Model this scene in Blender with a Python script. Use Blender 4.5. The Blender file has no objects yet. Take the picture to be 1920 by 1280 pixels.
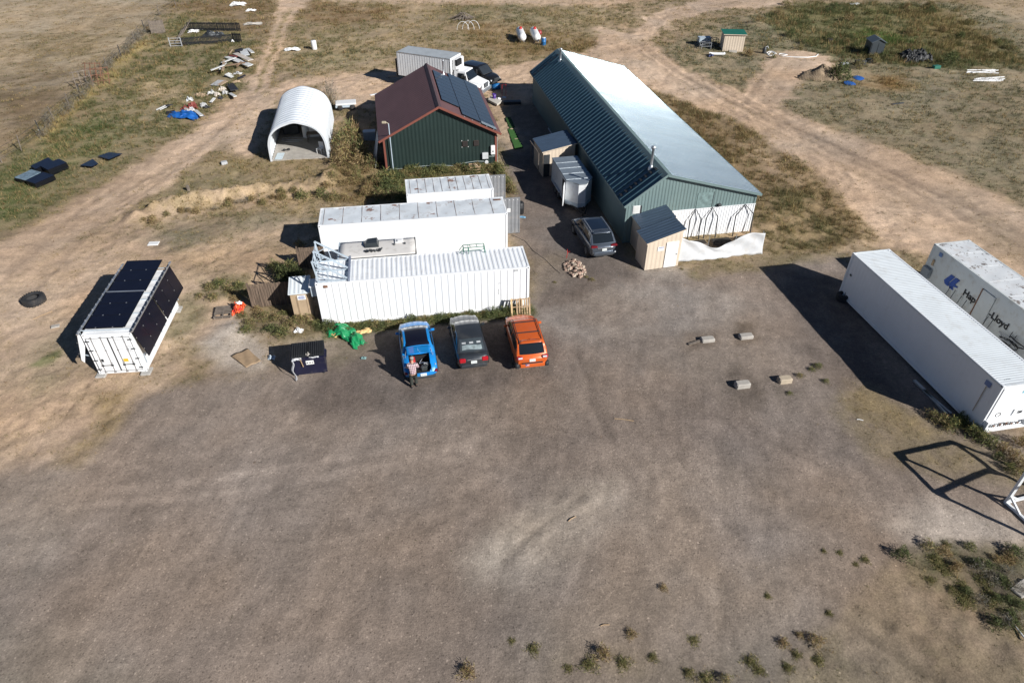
import bpy, bmesh, math, random
import numpy as np
from mathutils import Vector, Matrix

R = math.radians
random.seed(7)
rng = np.random.default_rng(11)
S = bpy.context.scene
COL = S.collection

# ------------------------------------------------------------------ camera, sky, sun, exposure
FPX, PITCH, ROLL, CAMH = 1289.91, R(37.96), R(0.23), 24.05     # drone camera, 24 m above the yard
cF = np.array([0, math.cos(PITCH), -math.sin(PITCH)])
_U = np.array([0, math.sin(PITCH), math.cos(PITCH)])
_R = np.array([1.0, 0, 0])
cR = _R * math.cos(ROLL) + _U * math.sin(ROLL)
cU = -_R * math.sin(ROLL) + _U * math.cos(ROLL)
cam = bpy.data.cameras.new('drone_camera')
camo = bpy.data.objects.new('drone_camera', cam)
COL.objects.link(camo)
camo.matrix_world = Matrix(((cR[0], cU[0], -cF[0], 0), (cR[1], cU[1], -cF[1], 0), (cR[2], cU[2], -cF[2], CAMH), (0, 0, 0, 1)))
cam.sensor_width = 36
cam.lens = FPX / 1920 * 36
cam.clip_start = 0.5
cam.clip_end = 5000
S.camera = camo

SUN_EL, SUN_AZ = R(30.4), math.atan2(-0.632, 0.775)              # direction from the yard to the sun
w = bpy.data.worlds.new('World')
S.world = w
w.use_nodes = True
nt = w.node_tree
bg = nt.nodes['Background']
sky = nt.nodes.new('ShaderNodeTexSky')
sky.sky_type = 'NISHITA'
sky.sun_disc = False
sky.sun_elevation = SUN_EL
sky.sun_rotation = math.pi / 2 - SUN_AZ
sky.altitude = 1500
sky.air_density = 0.7
sky.dust_density = 0.0
sky.ozone_density = 3.0
nt.links.new(sky.outputs[0], bg.inputs[0])
bg.inputs[1].default_value = 0.05
sl = bpy.data.lights.new('sun', 'SUN')
sl.energy = 5.0
sl.angle = R(0.5)
sl.color = (1.0, 0.975, 0.935)
so = bpy.data.objects.new('sun', sl)
COL.objects.link(so)
sd = Vector((math.cos(SUN_EL) * math.cos(SUN_AZ), math.cos(SUN_EL) * math.sin(SUN_AZ), math.sin(SUN_EL)))
so.rotation_euler = sd.to_track_quat('Z', 'Y').to_euler()
S.view_settings.view_transform = 'Standard'
S.view_settings.look = 'None'
S.view_settings.exposure = 0.40
S.view_settings.gamma = 1.0
S.cycles.max_bounces = 6
S.cycles.transparent_max_bounces = 8


def at(px, py, z=0.0):
    "photo pixel -> the point of the place at height z"
    d = cF + cR * (px - 960) / FPX + cU * (640 - py) / FPX
    t = (z - CAMH) / d[2]
    return Vector((d[0] * t, d[1] * t, z))


def atn(P, z=0.0):
    P = np.asarray(P, float)
    d = cF[None] + cR[None] * ((P[:, 0] - 960) / FPX)[:, None] + cU[None] * ((640 - P[:, 1]) / FPX)[:, None]
    t = (z - CAMH) / d[:, 2]
    return d[:, :2] * t[:, None]


# ------------------------------------------------------------------ object helpers
def tag(o, label, cat, group=None, kind=None):
    if label: o['label'] = label
    if cat: o['category'] = cat
    if group: o['group'] = group
    if kind: o['kind'] = kind
    return o


def thing(name, label, cat, loc=(0, 0, 0), rz=0.0, group=None):
    o = bpy.data.objects.new(name, None)
    COL.objects.link(o)
    o.empty_display_size = 0.3
    o.location = loc
    o.rotation_euler = (0, 0, rz)
    return tag(o, label, cat, group)


class MB:
    def __init__(s):
        s.v, s.f, s.m, s.sm = [], [], [], []

    def add(s, vs, fs, mat=0, smooth=False, M=None):
        n = len(s.v)
        for p in vs:
            p = Vector(p)
            s.v.append(M @ p if M is not None else p)
        for f in fs:
            s.f.append([i + n for i in f]); s.m.append(mat); s.sm.append(smooth)
        return s

    def hexa(s, c, mat=0, M=None):
        "8 corners: 4 below (ccw), 4 above"
        return s.add(c, [(3, 2, 1, 0), (4, 5, 6, 7), (0, 1, 5, 4), (1, 2, 6, 5), (2, 3, 7, 6), (3, 0, 4, 7)], mat, False, M)

    def box(s, c, d, mat=0, M=None):
        x, y, z = c; a, b, e = d[0] / 2, d[1] / 2, d[2] / 2
        return s.hexa([(x - a, y - b, z - e), (x + a, y - b, z - e), (x + a, y + b, z - e), (x - a, y + b, z - e),
                       (x - a, y - b, z + e), (x + a, y - b, z + e), (x + a, y + b, z + e), (x - a, y + b, z + e)], mat, M)

    def cbox(s, c, d, ch=0.02, mat=0, M=None):
        "box with chamfered upper and vertical edges"
        x, y, z = c; a, b, e = d[0] / 2, d[1] / 2, d[2] / 2
        vs = []
        for zz, k in ((-e, 0), (e - ch, 0), (e, 1)):
            A, B = a - ch * k, b - ch * k
            for px, py in ((-A + ch, -B), (A - ch, -B), (A, -B + ch), (A, B - ch), (A - ch, B), (-A + ch, B), (-A, B - ch), (-A, -B + ch)):
                vs.append((x + px, y + py, z + zz))
        fs = [tuple(range(7, -1, -1)), tuple(range(16, 24))]
        for r in (0, 8):
            for i in range(8):
                j = (i + 1) % 8
                fs.append((r + i, r + j, r + 8 + j, r + 8 + i))
        return s.add(vs, fs, mat, False, M)

    def bar(s, p, q, w=0.05, h=None, mat=0, up=(0, 0, 1)):
        p, q = Vector(p), Vector(q); h = h or w
        d = (q - p).normalized(); u = Vector(up)
        if abs(d.dot(u)) > 0.98: u = Vector((1, 0, 0))
        sx = d.cross(u).normalized() * (w / 2); uz = sx.cross(d).normalized() * (h / 2)
        c = [p - sx - uz, q - sx - uz, q + sx - uz, p + sx - uz, p - sx + uz, q - sx + uz, q + sx + uz, p + sx + uz]
        return s.add(c, [(0, 1, 2, 3), (7, 6, 5, 4), (4, 5, 1, 0), (5, 6, 2, 1), (6, 7, 3, 2), (7, 4, 0, 3)], mat)

    def tube(s, pts, r, n=8, mat=0, closed=False, r2=None):
        pts = [Vector(p) for p in pts]; k = len(pts); vs = []; prev = None
        for i, p in enumerate(pts):
            a = pts[(i - 1) % k] if (closed or i) else p
            b = pts[(i + 1) % k] if (closed or i < k - 1) else p
            d = (b - a).normalized()
            if prev is None:
                u = Vector((0, 0, 1)) if abs(d.z) < 0.9 else Vector((1, 0, 0))
                x = d.cross(u).normalized()
            else:
                x = (prev - d * prev.dot(d)).normalized()
            prev = x; y = d.cross(x)
            rr = r if r2 is None else r + (r2 - r) * i / max(1, k - 1)
            for j in range(n):
                t = 2 * math.pi * j / n
                vs.append(p + x * math.cos(t) * rr + y * math.sin(t) * rr)
        fs = []
        for i in range(k if closed else k - 1):
            for j in range(n):
                a, b = i * n + j, i * n + (j + 1) % n
                c, d_ = ((i + 1) % k) * n + (j + 1) % n, ((i + 1) % k) * n + j
                fs.append((a, b, c, d_))
        s.add(vs, fs, mat, True)
        if not closed:
            s.add(vs[:n], [tuple(range(n - 1, -1, -1))], mat); s.add(vs[-n:], [tuple(range(n))], mat)
        return s

    def lathe(s, prof, n=20, mat=0, M=None, smooth=True):
        "profile of (radius, z) turned round z"
        vs = []; k = len(prof)
        for r, z in prof:
            for j in range(n):
                t = 2 * math.pi * j / n
                vs.append((r * math.cos(t), r * math.sin(t), z))
        fs = []
        for i in range(k - 1):
            for j in range(n):
                fs.append((i * n + j, i * n + (j + 1) % n, (i + 1) * n + (j + 1) % n, (i + 1) * n + j))
        s.add(vs, fs, mat, smooth, M)
        if prof[0][0] > 1e-4: s.add(vs[:n], [tuple(range(n - 1, -1, -1))], mat, False, M)
        if prof[-1][0] > 1e-4: s.add(vs[-n:], [tuple(range(n))], mat, False, M)
        return s

    def prism(s, poly, axis, a, b, mat=0, M=None):
        "polygon extruded along an axis: 'y' takes (x,z), 'x' takes (y,z), 'z' takes (x,y)"
        k = len(poly)
        def P(p, t):
            return {'y': (p[0], t, p[1]), 'x': (t, p[0], p[1]), 'z': (p[0], p[1], t)}[axis]
        vs = [P(p, a) for p in poly] + [P(p, b) for p in poly]
        fs = [tuple(range(k - 1, -1, -1)), tuple(range(k, 2 * k))]
        for i in range(k):
            j = (i + 1) % k
            fs.append((i, j, k + j, k + i))
        return s.add(vs, fs, mat, False, M)

    def grid(s, fn, nu, nv, mat=0, smooth=True, thick=0.0):
        vs = [Vector(fn(i / nu, j / nv)) for j in range(nv + 1) for i in range(nu + 1)]
        W = nu + 1
        fs = [(j * W + i, j * W + i + 1, (j + 1) * W + i + 1, (j + 1) * W + i) for j in range(nv) for i in range(nu)]
        if thick:
            nrm = [Vector() for _ in vs]
            for f in fs:
                nn = (vs[f[1]] - vs[f[0]]).cross(vs[f[3]] - vs[f[0]])
                for i in f: nrm[i] += nn
            lo = [v - n.normalized() * thick for v, n in zip(vs, nrm)]
            N = len(vs)
            f2 = [tuple(reversed([i + N for i in f])) for f in fs]
            rim = [j for j in range(W)] + [j * W + nu for j in range(1, nv + 1)] + [nv * W + i for i in range(nu - 1, -1, -1)] + [j * W for j in range(nv - 1, 0, -1)]
            f3 = [(rim[(i + 1) % len(rim)], rim[i], rim[i] + N, rim[(i + 1) % len(rim)] + N) for i in range(len(rim))]
            return s.add(vs + lo, fs + f2 + f3, mat, smooth)
        return s.add(vs, fs, mat, smooth)

    def build(s, name, mats, parent=None, sharp=None, fix=True, label=None):
        me = bpy.data.meshes.new(name)
        me.from_pydata([tuple(p) for p in s.v], [], s.f)
        if not isinstance(mats, (list, tuple)): mats = [mats]
        for m_ in mats: me.materials.append(m_)
        me.polygons.foreach_set('material_index', s.m)
        me.polygons.foreach_set('use_smooth', s.sm)
        if fix and len(s.f) < 60000:
            bm = bmesh.new(); bm.from_mesh(me)
            bmesh.ops.recalc_face_normals(bm, faces=bm.faces)
            bm.to_mesh(me); bm.free()
        if sharp: me.set_sharp_from_angle(angle=R(sharp))
        me.update()
        o = bpy.data.objects.new(name, me)
        COL.objects.link(o)
        if parent is not None: o.parent = parent
        if label: o['label'] = label
        return o


def copy_tree(o, loc=None, rz=None, label=None, parent=None):
    c = o.copy(); COL.objects.link(c)
    if parent is not None: c.parent = parent
    for ch in list(o.children): copy_tree(ch, parent=c)
    if loc is not None: c.location = loc
    if rz is not None: c.rotation_euler = (0, 0, rz)
    if label: c['label'] = label
    return c


# ------------------------------------------------------------------ materials
def mat(name, col, rough=0.6, metal=0.0, var=0.10, scale=1.5, bump=0.0, bscale=30, coat=0.0, dirt=None, dirt_amt=0.0, dirt_scale=2.0,
        rust=None, rust_amt=0.0, rust_scale=1.2, spec=0.5, fine=0.0, stretch=None, rvar=0.0):
    m = bpy.data.materials.new(name); m.use_nodes = True
    nt = m.node_tree; N = nt.nodes; L = nt.links
    b = N['Principled BSDF']
    b.inputs['Roughness'].default_value = rough
    b.inputs['Metallic'].default_value = metal
    b.inputs['Specular IOR Level'].default_value = spec
    if coat:
        b.inputs['Coat Weight'].default_value = coat; b.inputs['Coat Roughness'].default_value = 0.04
    tc = N.new('ShaderNodeTexCoord'); vec = tc.outputs['Object']
    if stretch:
        mp = N.new('ShaderNodeMapping'); mp.inputs['Scale'].default_value = stretch
        L.new(vec, mp.inputs[0]); vec = mp.outputs[0]

    def noise(sc, det=5, rgh=0.6):
        n = N.new('ShaderNodeTexNoise'); n.inputs['Scale'].default_value = sc
        n.inputs['Detail'].default_value = det; n.inputs['Roughness'].default_value = rgh
        L.new(vec, n.inputs['Vector']); return n.outputs['Fac']

    def mr(src, a, bb, c, d):
        n = N.new('ShaderNodeMapRange'); n.inputs[1].default_value = a; n.inputs[2].default_value = bb
        n.inputs[3].default_value = c; n.inputs[4].default_value = d; L.new(src, n.inputs[0]); return n.outputs[0]

    def mixc(fac, A, B):
        n = N.new('ShaderNodeMix'); n.data_type = 'RGBA'
        L.new(fac, n.inputs[0])
        for k, x in ((6, A), (7, B)):
            if isinstance(x, tuple): n.inputs[k].default_value = (*x[:3], 1)
            else: L.new(x, n.inputs[k])
        return n.outputs[2]
    lo = tuple(max(0, c * (1 - var * 1.4)) for c in col); hi = tuple(min(1, c * (1 + var)) for c in col)
    c = mixc(mr(noise(scale), 0.3, 0.7, 0, 1), lo, hi)
    if fine: c = mixc(mr(noise(scale * 14, 3), 0.35, 0.65, 0, fine), c, tuple(x * 0.45 for x in col))
    if dirt: c = mixc(mr(noise(dirt_scale, 7, 0.65), 0.62 - 0.3 * dirt_amt, 0.72 - 0.15 * dirt_amt, 0, min(1, dirt_amt * 1.6)), c, dirt)
    if rust: c = mixc(mr(noise(rust_scale, 8, 0.7), 0.66 - 0.22 * rust_amt, 0.70 - 0.2 * rust_amt, 0, 0.9), c, rust)
    L.new(c, b.inputs['Base Color'])
    if rvar: L.new(mr(noise(scale * 2.3, 6, 0.7), 0.3, 0.7, max(0.05, rough - rvar), rough + rvar), b.inputs['Roughness'])
    if bump:
        bp = N.new('ShaderNodeBump'); bp.inputs['Strength'].default_value = bump; bp.inputs['Distance'].default_value = 0.02
        L.new(noise(bscale, 4), bp.inputs['Height']); L.new(bp.outputs[0], b.inputs['Normal'])
    return m


def glass_mat(name, col=(0.012, 0.016, 0.02)):
    return mat(name, col, rough=0.05, var=0.02, spec=0.6, coat=0.3)
# ------------------------------------------------------------------ the ground: one sheet, its zones painted in metres
_perm = rng.permutation(512)


def vnoise(x, y, seed=0):
    xi = np.floor(x).astype(int); yi = np.floor(y).astype(int)
    fx = x - xi; fy = y - yi
    fx = fx * fx * (3 - 2 * fx); fy = fy * fy * (3 - 2 * fy)
    def h(a, b): return _perm[(_perm[(a + seed * 37) & 511] + b) & 511] / 511.0
    return (h(xi, yi) * (1 - fx) + h(xi + 1, yi) * fx) * (1 - fy) + (h(xi, yi + 1) * (1 - fx) + h(xi + 1, yi + 1) * fx) * fy


def fbm(x, y, f, oct=4, seed=0):
    s = 0; a = 1; t = 0
    for o in range(oct):
        s = s + a * vnoise(x * f + 13.7 * o, y * f - 7.1 * o, seed + o); t += a; a *= 0.55; f *= 2.03
    return s / t


def poly_mask(x, y, P, feather):
    "1 inside the polygon, falling to 0 over the feather (metres)"
    out = np.zeros(len(x)); lo = P.min(0) - feather; hi = P.max(0) + feather
    k = np.where((x > lo[0]) & (x < hi[0]) & (y > lo[1]) & (y < hi[1]))[0]
    if not len(k): return out
    X, Y = x[k], y[k]; ins = np.zeros(len(k), bool); dm = np.full(len(k), 1e9)
    for i in range(len(P)):
        ax, ay = P[i]; bx, by = P[(i + 1) % len(P)]
        c = ((ay > Y) != (by > Y)) & (X < (bx - ax) * (Y - ay) / (by - ay + 1e-12) + ax)
        ins ^= c
        t = np.clip(((X - ax) * (bx - ax) + (Y - ay) * (by - ay)) / ((bx - ax) ** 2 + (by - ay) ** 2 + 1e-9), 0, 1)
        dm = np.minimum(dm, (X - ax - t * (bx - ax)) ** 2 + (Y - ay - t * (by - ay)) ** 2)
    d = np.sqrt(dm) * np.where(ins, 1, -1)
    t = np.clip(d / (2 * feather) + 0.5, 0, 1)
    out[k] = t * t * (3 - 2 * t)
    return out


def line_mask(x, y, P, wdt):
    out = np.zeros(len(x)); lo = P.min(0) - wdt * 2; hi = P.max(0) + wdt * 2
    k = np.where((x > lo[0]) & (x < hi[0]) & (y > lo[1]) & (y < hi[1]))[0]
    if not len(k): return out
    X, Y = x[k], y[k]; dm = np.full(len(k), 1e9)
    for i in range(len(P) - 1):
        ax, ay = P[i]; bx, by = P[i + 1]
        t = np.clip(((X - ax) * (bx - ax) + (Y - ay) * (by - ay)) / ((bx - ax) ** 2 + (by - ay) ** 2 + 1e-9), 0, 1)
        dm = np.minimum(dm, (X - ax - t * (bx - ax)) ** 2 + (Y - ay - t * (by - ay)) ** 2)
    out[k] = np.clip(1.5 - np.sqrt(dm) / wdt, 0, 1)
    return out


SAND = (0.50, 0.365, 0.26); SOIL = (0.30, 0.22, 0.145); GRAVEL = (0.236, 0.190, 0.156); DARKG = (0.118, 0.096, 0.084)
PALE = (0.36, 0.31, 0.265)
OLIVE = (0.112, 0.12, 0.05); GREEN = (0.078, 0.115, 0.035); TAN = (0.35, 0.26, 0.125); RUST = (0.19, 0.115, 0.055)
GREYG = (0.14, 0.145, 0.085); BRIGHT = (0.09, 0.18, 0.03); YEL = (0.42, 0.32, 0.14); MIX = (0.185, 0.16, 0.075)
# photo polygon, soil colour, strength, feather m, patchiness, plant cover, plant colour, plant height, gravel
Z = [
 ([(-600, -140), (360, -60), (320, 0), (300, 25), (262, 75), (190, 140), (120, 205), (40, 280), (-60, 340), (-900, 700)], (0.37, 0.29, 0.20), 1, 1.2, 0, 0.42, (0.25, 0.19, 0.11), 0.10, 0),
 ([(-60, 160), (60, 120), (150, 135), (140, 190), (60, 250), (-60, 290)], (0.14, 0.098, 0.058), 0.9, 6, 0.55, 0.5, (0.11, 0.085, 0.045), 0.12, 0),
 ([(60, 70), (200, 50), (250, 40), (190, 105), (70, 120)], (0.18, 0.135, 0.072), 0.8, 6, 0.6, 0.5, (0.13, 0.11, 0.05), 0.12, 0),
 ([(10, 290), (130, 190), (262, 75), (330, 20), (420, 30), (470, 60), (480, 120), (430, 180), (370, 222), (280, 280), (190, 340), (110, 385), (40, 425), (-60, 470), (-60, 350)], (0.25, 0.195, 0.115), 1, 1, 0.2, 0.75, OLIVE, 0.24, 0),
 ([(300, 10), (480, -10), (520, 0), (505, 60), (470, 60), (400, 40)], (0.16, 0.11, 0.06), 0.8, 3, 0.5, 0.55, RUST, 0.25, 0),
 ([(30, 300), (90, 250), (190, 215), (230, 240), (180, 290), (90, 345), (0, 430), (-60, 430)], (0.2, 0.18, 0.09), 0.7, 1.5, 0.3, 0.9, GREEN, 0.30, 0),
 ([(200, 160), (300, 95), (400, 100), (380, 150), (300, 170), (230, 190)], (0.25, 0.19, 0.11), 0.5, 3, 0.6, 0.85, OLIVE, 0.3, 0),
 ([(270, 165), (330, 150), (330, 185), (260, 190)], SAND, 0.7, 2, 0.7, 0.1, TAN, 0.15, 0),
 ([(70, 252), (130, 188), (190, 142), (258, 78), (274, 88), (205, 152), (145, 205), (95, 258)], (0.34, 0.26, 0.13), 1, 0.8, 0, 0.95, YEL, 0.42, 0),
 ([(520, 120), (560, 40), (600, -30), (1150, -30), (1130, 70), (1000, 120), (900, 120), (770, 100), (640, 125)], (0.29, 0.22, 0.135), 1, 2, 0.3, 0.55, MIX, 0.22, 0),
 ([(580, 0), (760, 15), (740, 45), (600, 45), (560, 30)], (0.2, 0.13, 0.07), 0.8, 2, 0.5, 0.7, RUST, 0.3, 0),
 ([(860, 35), (1000, 45), (1130, 75), (1130, 95), (960, 105), (890, 85)], (0.22, 0.15, 0.08), 0.8, 2, 0.5, 0.75, (0.22, 0.14, 0.06), 0.28, 0),
 ([(780, 15), (1000, 10), (1040, 45), (900, 40), (800, 40)], (0.23, 0.19, 0.11), 0.6, 2, 0.5, 0.7, GREYG, 0.25, 0),
 ([(540, 95), (700, 90), (690, 125), (560, 135)], (0.23, 0.19, 0.11), 0.6, 2, 0.4, 0.75, GREYG, 0.25, 0),
 ([(740, 20), (820, -10), (830, 30), (800, 60), (840, 100), (770, 95), (700, 80)], (0.4, 0.3, 0.2), 0.6, 2.5, 0.6, 0.2, TAN, 0.15, 0),
 ([(600, -8), (1200, -8), (1150, 12), (620, 4)], SAND, 0.9, 1.5, 0.2, 0.05, TAN, 0.15, 0),
 # right-hand grassland
 ([(1200, 100), (1310, 60), (1420, 30), (1640, 0), (2100, 20), (2300, 500), (2000, 420), (1930, 380), (1700, 290), (1560, 240), (1420, 190), (1290, 140)], (0.27, 0.215, 0.14), 1, 2, 0.2, 0.5, GREYG, 0.2, 0),
 ([(1480, 180), (1560, 190), (1920, 180), (2100, 300), (1990, 400), (1700, 290), (1560, 245)], (0.25, 0.2, 0.13), 0.8, 3, 0.4, 0.5, (0.2, 0.18, 0.11), 0.18, 0),
 ([(1290, 50), (1420, 25), (1560, 60), (1620, 130), (1560, 160), (1480, 105), (1400, 70)], (0.24, 0.2, 0.13), 0.8, 1.5, 0.3, 0.75, GREYG, 0.3, 0),
 ([(1430, 30), (1500, 5), (1760, 10), (1900, 90), (1930, 125), (1760, 130), (1640, 115), (1560, 105), (1480, 70)], (0.15, 0.13, 0.06), 1, 1.5, 0.2, 0.95, (0.105, 0.115, 0.045), 0.45, 0),
 ([(1690, 20), (1800, 20), (1880, 90), (1900, 115), (1780, 110)], (0.2, 0.14, 0.07), 0.7, 2, 0.5, 0.9, (0.2, 0.15, 0.06), 0.45, 0),
 ([(1595, 62), (1650, 55), (1710, 78), (1690, 88), (1620, 84)], (0.10, 0.14, 0.045), 0.9, 1.5, 0.3, 1.0, (0.10, 0.16, 0.04), 0.4, 0),
 ([(1630, 145), (1690, 143), (1710, 165), (1660, 172), (1625, 165)], (0.22, 0.13, 0.05), 0.9, 1.5, 0.3, 0.8, (0.24, 0.14, 0.05), 0.25, 0),
 ([(1210, 165), (1320, 205), (1410, 245), (1500, 300), (1590, 380), (1640, 440), (1570, 485), (1430, 478), (1420, 400), (1330, 290), (1230, 190)], (0.25, 0.18, 0.105), 1, 1.2, 0.15, 0.85, (0.19, 0.135, 0.065), 0.36, 0),
 ([(1400, 270), (1470, 290), (1500, 340), (1440, 330)], SAND, 0.7, 1.5, 0.7, 0.15, TAN, 0.2, 0),
 ([(1440, 350), (1530, 370), (1600, 430), (1560, 470), (1440, 470)], (0.18, 0.14, 0.08), 0.6, 1.5, 0.5, 0.85, OLIVE, 0.4, 0),
 # dirt roads
 ([(540, -20), (600, -20), (555, 20), (525, 90), (505, 160), (480, 190), (435, 245), (350, 322), (250, 388), (130, 455), (0, 545), (-200, 680), (-200, 560), (-40, 480), (60, 425), (120, 388), (205, 345), (292, 287), (388, 224), (440, 182), (480, 132), (505, 70), (520, 20)], SAND, 1, 0.5, 0.1, 0.03, TAN, 0.12, 0),
 ([(549, 14), (538, 40), (510, 125), (485, 170), (474, 172), (497, 105), (522, 35)], (0.27, 0.21, 0.12), 0.9, 0.4, 0.3, 0.6, MIX, 0.18, 0),
 ([(420, 262), (470, 190), (530, 155), (700, 132), (765, 118), (775, 140), (705, 185), (695, 205), (640, 200), (600, 160), (520, 185), (505, 240), (470, 298), (430, 300)], SAND, 1, 1, 0.1, 0.05, TAN, 0.12, 0),
 ([(560, 130), (760, 100), (760, 125), (600, 150)], (0.36, 0.27, 0.175), 0.6, 1.5, 0.5, 0.3, MIX, 0.15, 0),
 ([(1120, 50), (1180, 62), (1225, 22), (1330, -5), (1500, -18), (1490, 8), (1330, 20), (1255, 45), (1212, 78), (1292, 132), (1400, 180), (1560, 242), (1700, 292), (1930, 392), (2200, 520), (2200, 800), (1930, 570), (1760, 480), (1650, 452), (1545, 335), (1400, 235), (1255, 182), (1190, 150), (1110, 118), (1000, 135), (1010, 200), (920, 200), (900, 150), (935, 125), (1040, 105), (1110, 95)], SAND, 1, 0.7, 0.12, 0.04, TAN, 0.12, 0),
 ([(1375, 195), (1425, 135), (1445, 100), (1500, 92), (1550, 104), (1562, 122), (1505, 145), (1475, 195), (1455, 215)], SAND, 1, 0.6, 0.1, 0.03, TAN, 0.12, 0),
 ([(1760, -30), (1920, 48), (2100, 110), (2100, 60), (1850, -30)], (0.36, 0.275, 0.19), 0.8, 1.5, 0.2, 0.08, TAN, 0.1, 0),
 ([(1640, 440), (1760, 480), (1930, 570), (1990, 620), (1990, 700), (1800, 600), (1720, 450), (1600, 470)], SAND, 0.9, 1.2, 0.3, 0.1, TAN, 0.15, 0),
 ([(1840, 400), (1990, 470), (1990, 540), (1900, 520), (1840, 460)], SOIL, 0.6, 1.5, 0.6, 0.3, MIX, 0.12, 0),
 # left yard
 ([(-200, 700), (0, 540), (130, 450), (255, 390), (330, 470), (560, 410), (595, 470), (520, 520), (450, 560), (425, 640), (360, 640), (330, 720), (200, 800), (110, 880), (0, 910), (-200, 1000)], (0.44, 0.315, 0.218), 1, 0.8, 0.1, 0.20, MIX, 0.12, 0),
 ([(0, 540), (120, 470), (220, 480), (190, 560), (130, 640), (0, 700)], SAND, 0.6, 1.5, 0.6, 0.05, TAN, 0.1, 0),
 ([(40, 650), (140, 600), (150, 690), (60, 760)], GREYG, 0.35, 1.2, 0.7, 0.25, GREYG, 0.12, 0),
 ([(245, 452), (400, 415), (500, 398), (595, 408), (560, 430), (420, 440), (320, 474)], (0.22, 0.18, 0.125), 0.7, 0.8, 0.4, 0.28, GREYG, 0.12, 0.4),
 ([(330, 480), (540, 440), (590, 480), (540, 510), (420, 525), (340, 520)], (0.27, 0.19, 0.12), 0.6, 1, 0.5, 0.18, MIX, 0.12, 0),
 ([(255, 388), (360, 312), (430, 285), (470, 300), (625, 300), (720, 330), (765, 345), (765, 375), (600, 385), (560, 395), (420, 360), (290, 395)], (0.3, 0.22, 0.135), 1, 0.7, 0.2, 0.45, (0.24, 0.19, 0.09), 0.2, 0),
 ([(330, 335), (450, 305), (470, 345), (340, 375), (290, 380)], (0.24, 0.19, 0.11), 0.6, 1, 0.5, 0.6, OLIVE, 0.2, 0),
 ([(240, 412), (300, 385), (420, 362), (520, 350), (610, 345), (630, 362), (560, 388), (400, 398), (280, 428)], (0.40, 0.288, 0.19), 0.85, 0.5, 0.35, 0.42, TAN, 0.24, 0),
 ([(620, 305), (720, 335), (765, 375), (640, 385), (620, 345)], (0.26, 0.18, 0.105), 0.8, 0.7, 0.3, 0.65, (0.2, 0.14, 0.06), 0.35, 0),
 ([(690, 335), (780, 320), (940, 308), (965, 345), (920, 338), (765, 350), (765, 375), (690, 385)], (0.17, 0.13, 0.075), 0.9, 0.6, 0.1, 0.9, (0.10, 0.115, 0.04), 0.38, 0),
 # the gravel lot
 ([(-300, 1500), (-300, 930), (60, 880), (130, 862), (200, 800), (255, 745), (330, 718), (520, 692), (540, 640), (600, 635), (690, 604), (950, 582), (1000, 562), (992, 482), (957, 440), (975, 372), (955, 315), (935, 262), (960, 200), (1010, 190), (1080, 300), (1190, 500), (1330, 512), (1440, 482), (1580, 480), (1700, 600), (1800, 740), (1960, 860), (2200, 900), (2200, 1080), (1930, 1015), (1760, 1012), (1690, 1060), (1560, 1170), (1470, 1330), (1460, 1500)], GRAVEL, 1, 0.9, 0, 0.004, OLIVE, 0.10, 1),
 ([(380, 700), (480, 640), (540, 690), (520, 720), (400, 730)], (0.27, 0.215, 0.17), 0.7, 0.8, 0.4, 0.05, TAN, 0.1, 0.7),
 ([(560, 745), (600, 690), (690, 615), (960, 600), (1010, 640), (1160, 560), (1190, 510), (1150, 460), (1010, 470), (1000, 560), (1055, 640), (1035, 700), (930, 735), (800, 755), (660, 790), (590, 785)], DARKG, 0.8, 1.0, 0.25, 0, OLIVE, 0.1, 1),
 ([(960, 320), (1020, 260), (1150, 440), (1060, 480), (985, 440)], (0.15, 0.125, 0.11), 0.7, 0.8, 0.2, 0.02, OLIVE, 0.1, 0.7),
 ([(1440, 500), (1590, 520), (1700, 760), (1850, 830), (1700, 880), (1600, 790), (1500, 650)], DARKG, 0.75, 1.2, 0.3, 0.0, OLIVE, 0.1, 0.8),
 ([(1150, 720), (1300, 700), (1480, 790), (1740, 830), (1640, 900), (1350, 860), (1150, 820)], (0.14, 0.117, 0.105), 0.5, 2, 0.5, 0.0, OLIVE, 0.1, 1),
 ([(1010, 760), (1140, 640), (1180, 760), (1080, 900), (960, 930)], (0.155, 0.13, 0.115), 0.5, 2, 0.5, 0, OLIVE, 0.1, 1),
 ([(1270, 600), (1420, 590), (1480, 690), (1350, 720), (1220, 690)], (0.28, 0.225, 0.18), 0.7, 1.2, 0.4, 0.0, TAN, 0.1, 0.8),
 ([(370, 640), (430, 592), (470, 610), (510, 650), (500, 688), (400, 692)], (0.42, 0.37, 0.32), 0.8, 0.7, 0.3, 0.0, TAN, 0.1, 1),
 ([(1010, 590), (1160, 525), (1260, 540), (1420, 545), (1360, 610), (1200, 625), (1050, 650)], (0.32, 0.28, 0.245), 0.6, 1.0, 0.6, 0.0, TAN, 0.1, 1),
 ([(1000, 490), (1050, 470), (1060, 520), (1005, 560)], (0.26, 0.21, 0.16), 0.7, 0.7, 0.4, 0.12, TAN, 0.1, 0.8),
 ([(870, 1050), (960, 970), (1060, 910), (1150, 900), (1160, 950), (1090, 1020), (1040, 1090), (960, 1110), (890, 1090)], (0.47, 0.405, 0.335), 0.85, 1.0, 0.55, 0.0, TAN, 0.1, 0.6),
 ([(1640, 985), (1760, 935), (1930, 985), (1930, 1020), (1700, 1025)], (0.42, 0.365, 0.315), 0.9, 0.8, 0.2, 0.01, OLIVE, 0.1, 1),
 ([(1000, 1150), (1300, 1050), (1560, 1120), (1480, 1330), (900, 1400)], (0.245, 0.205, 0.165), 0.6, 1.5, 0.4, 0.01, OLIVE, 0.1, 0.6),
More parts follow.
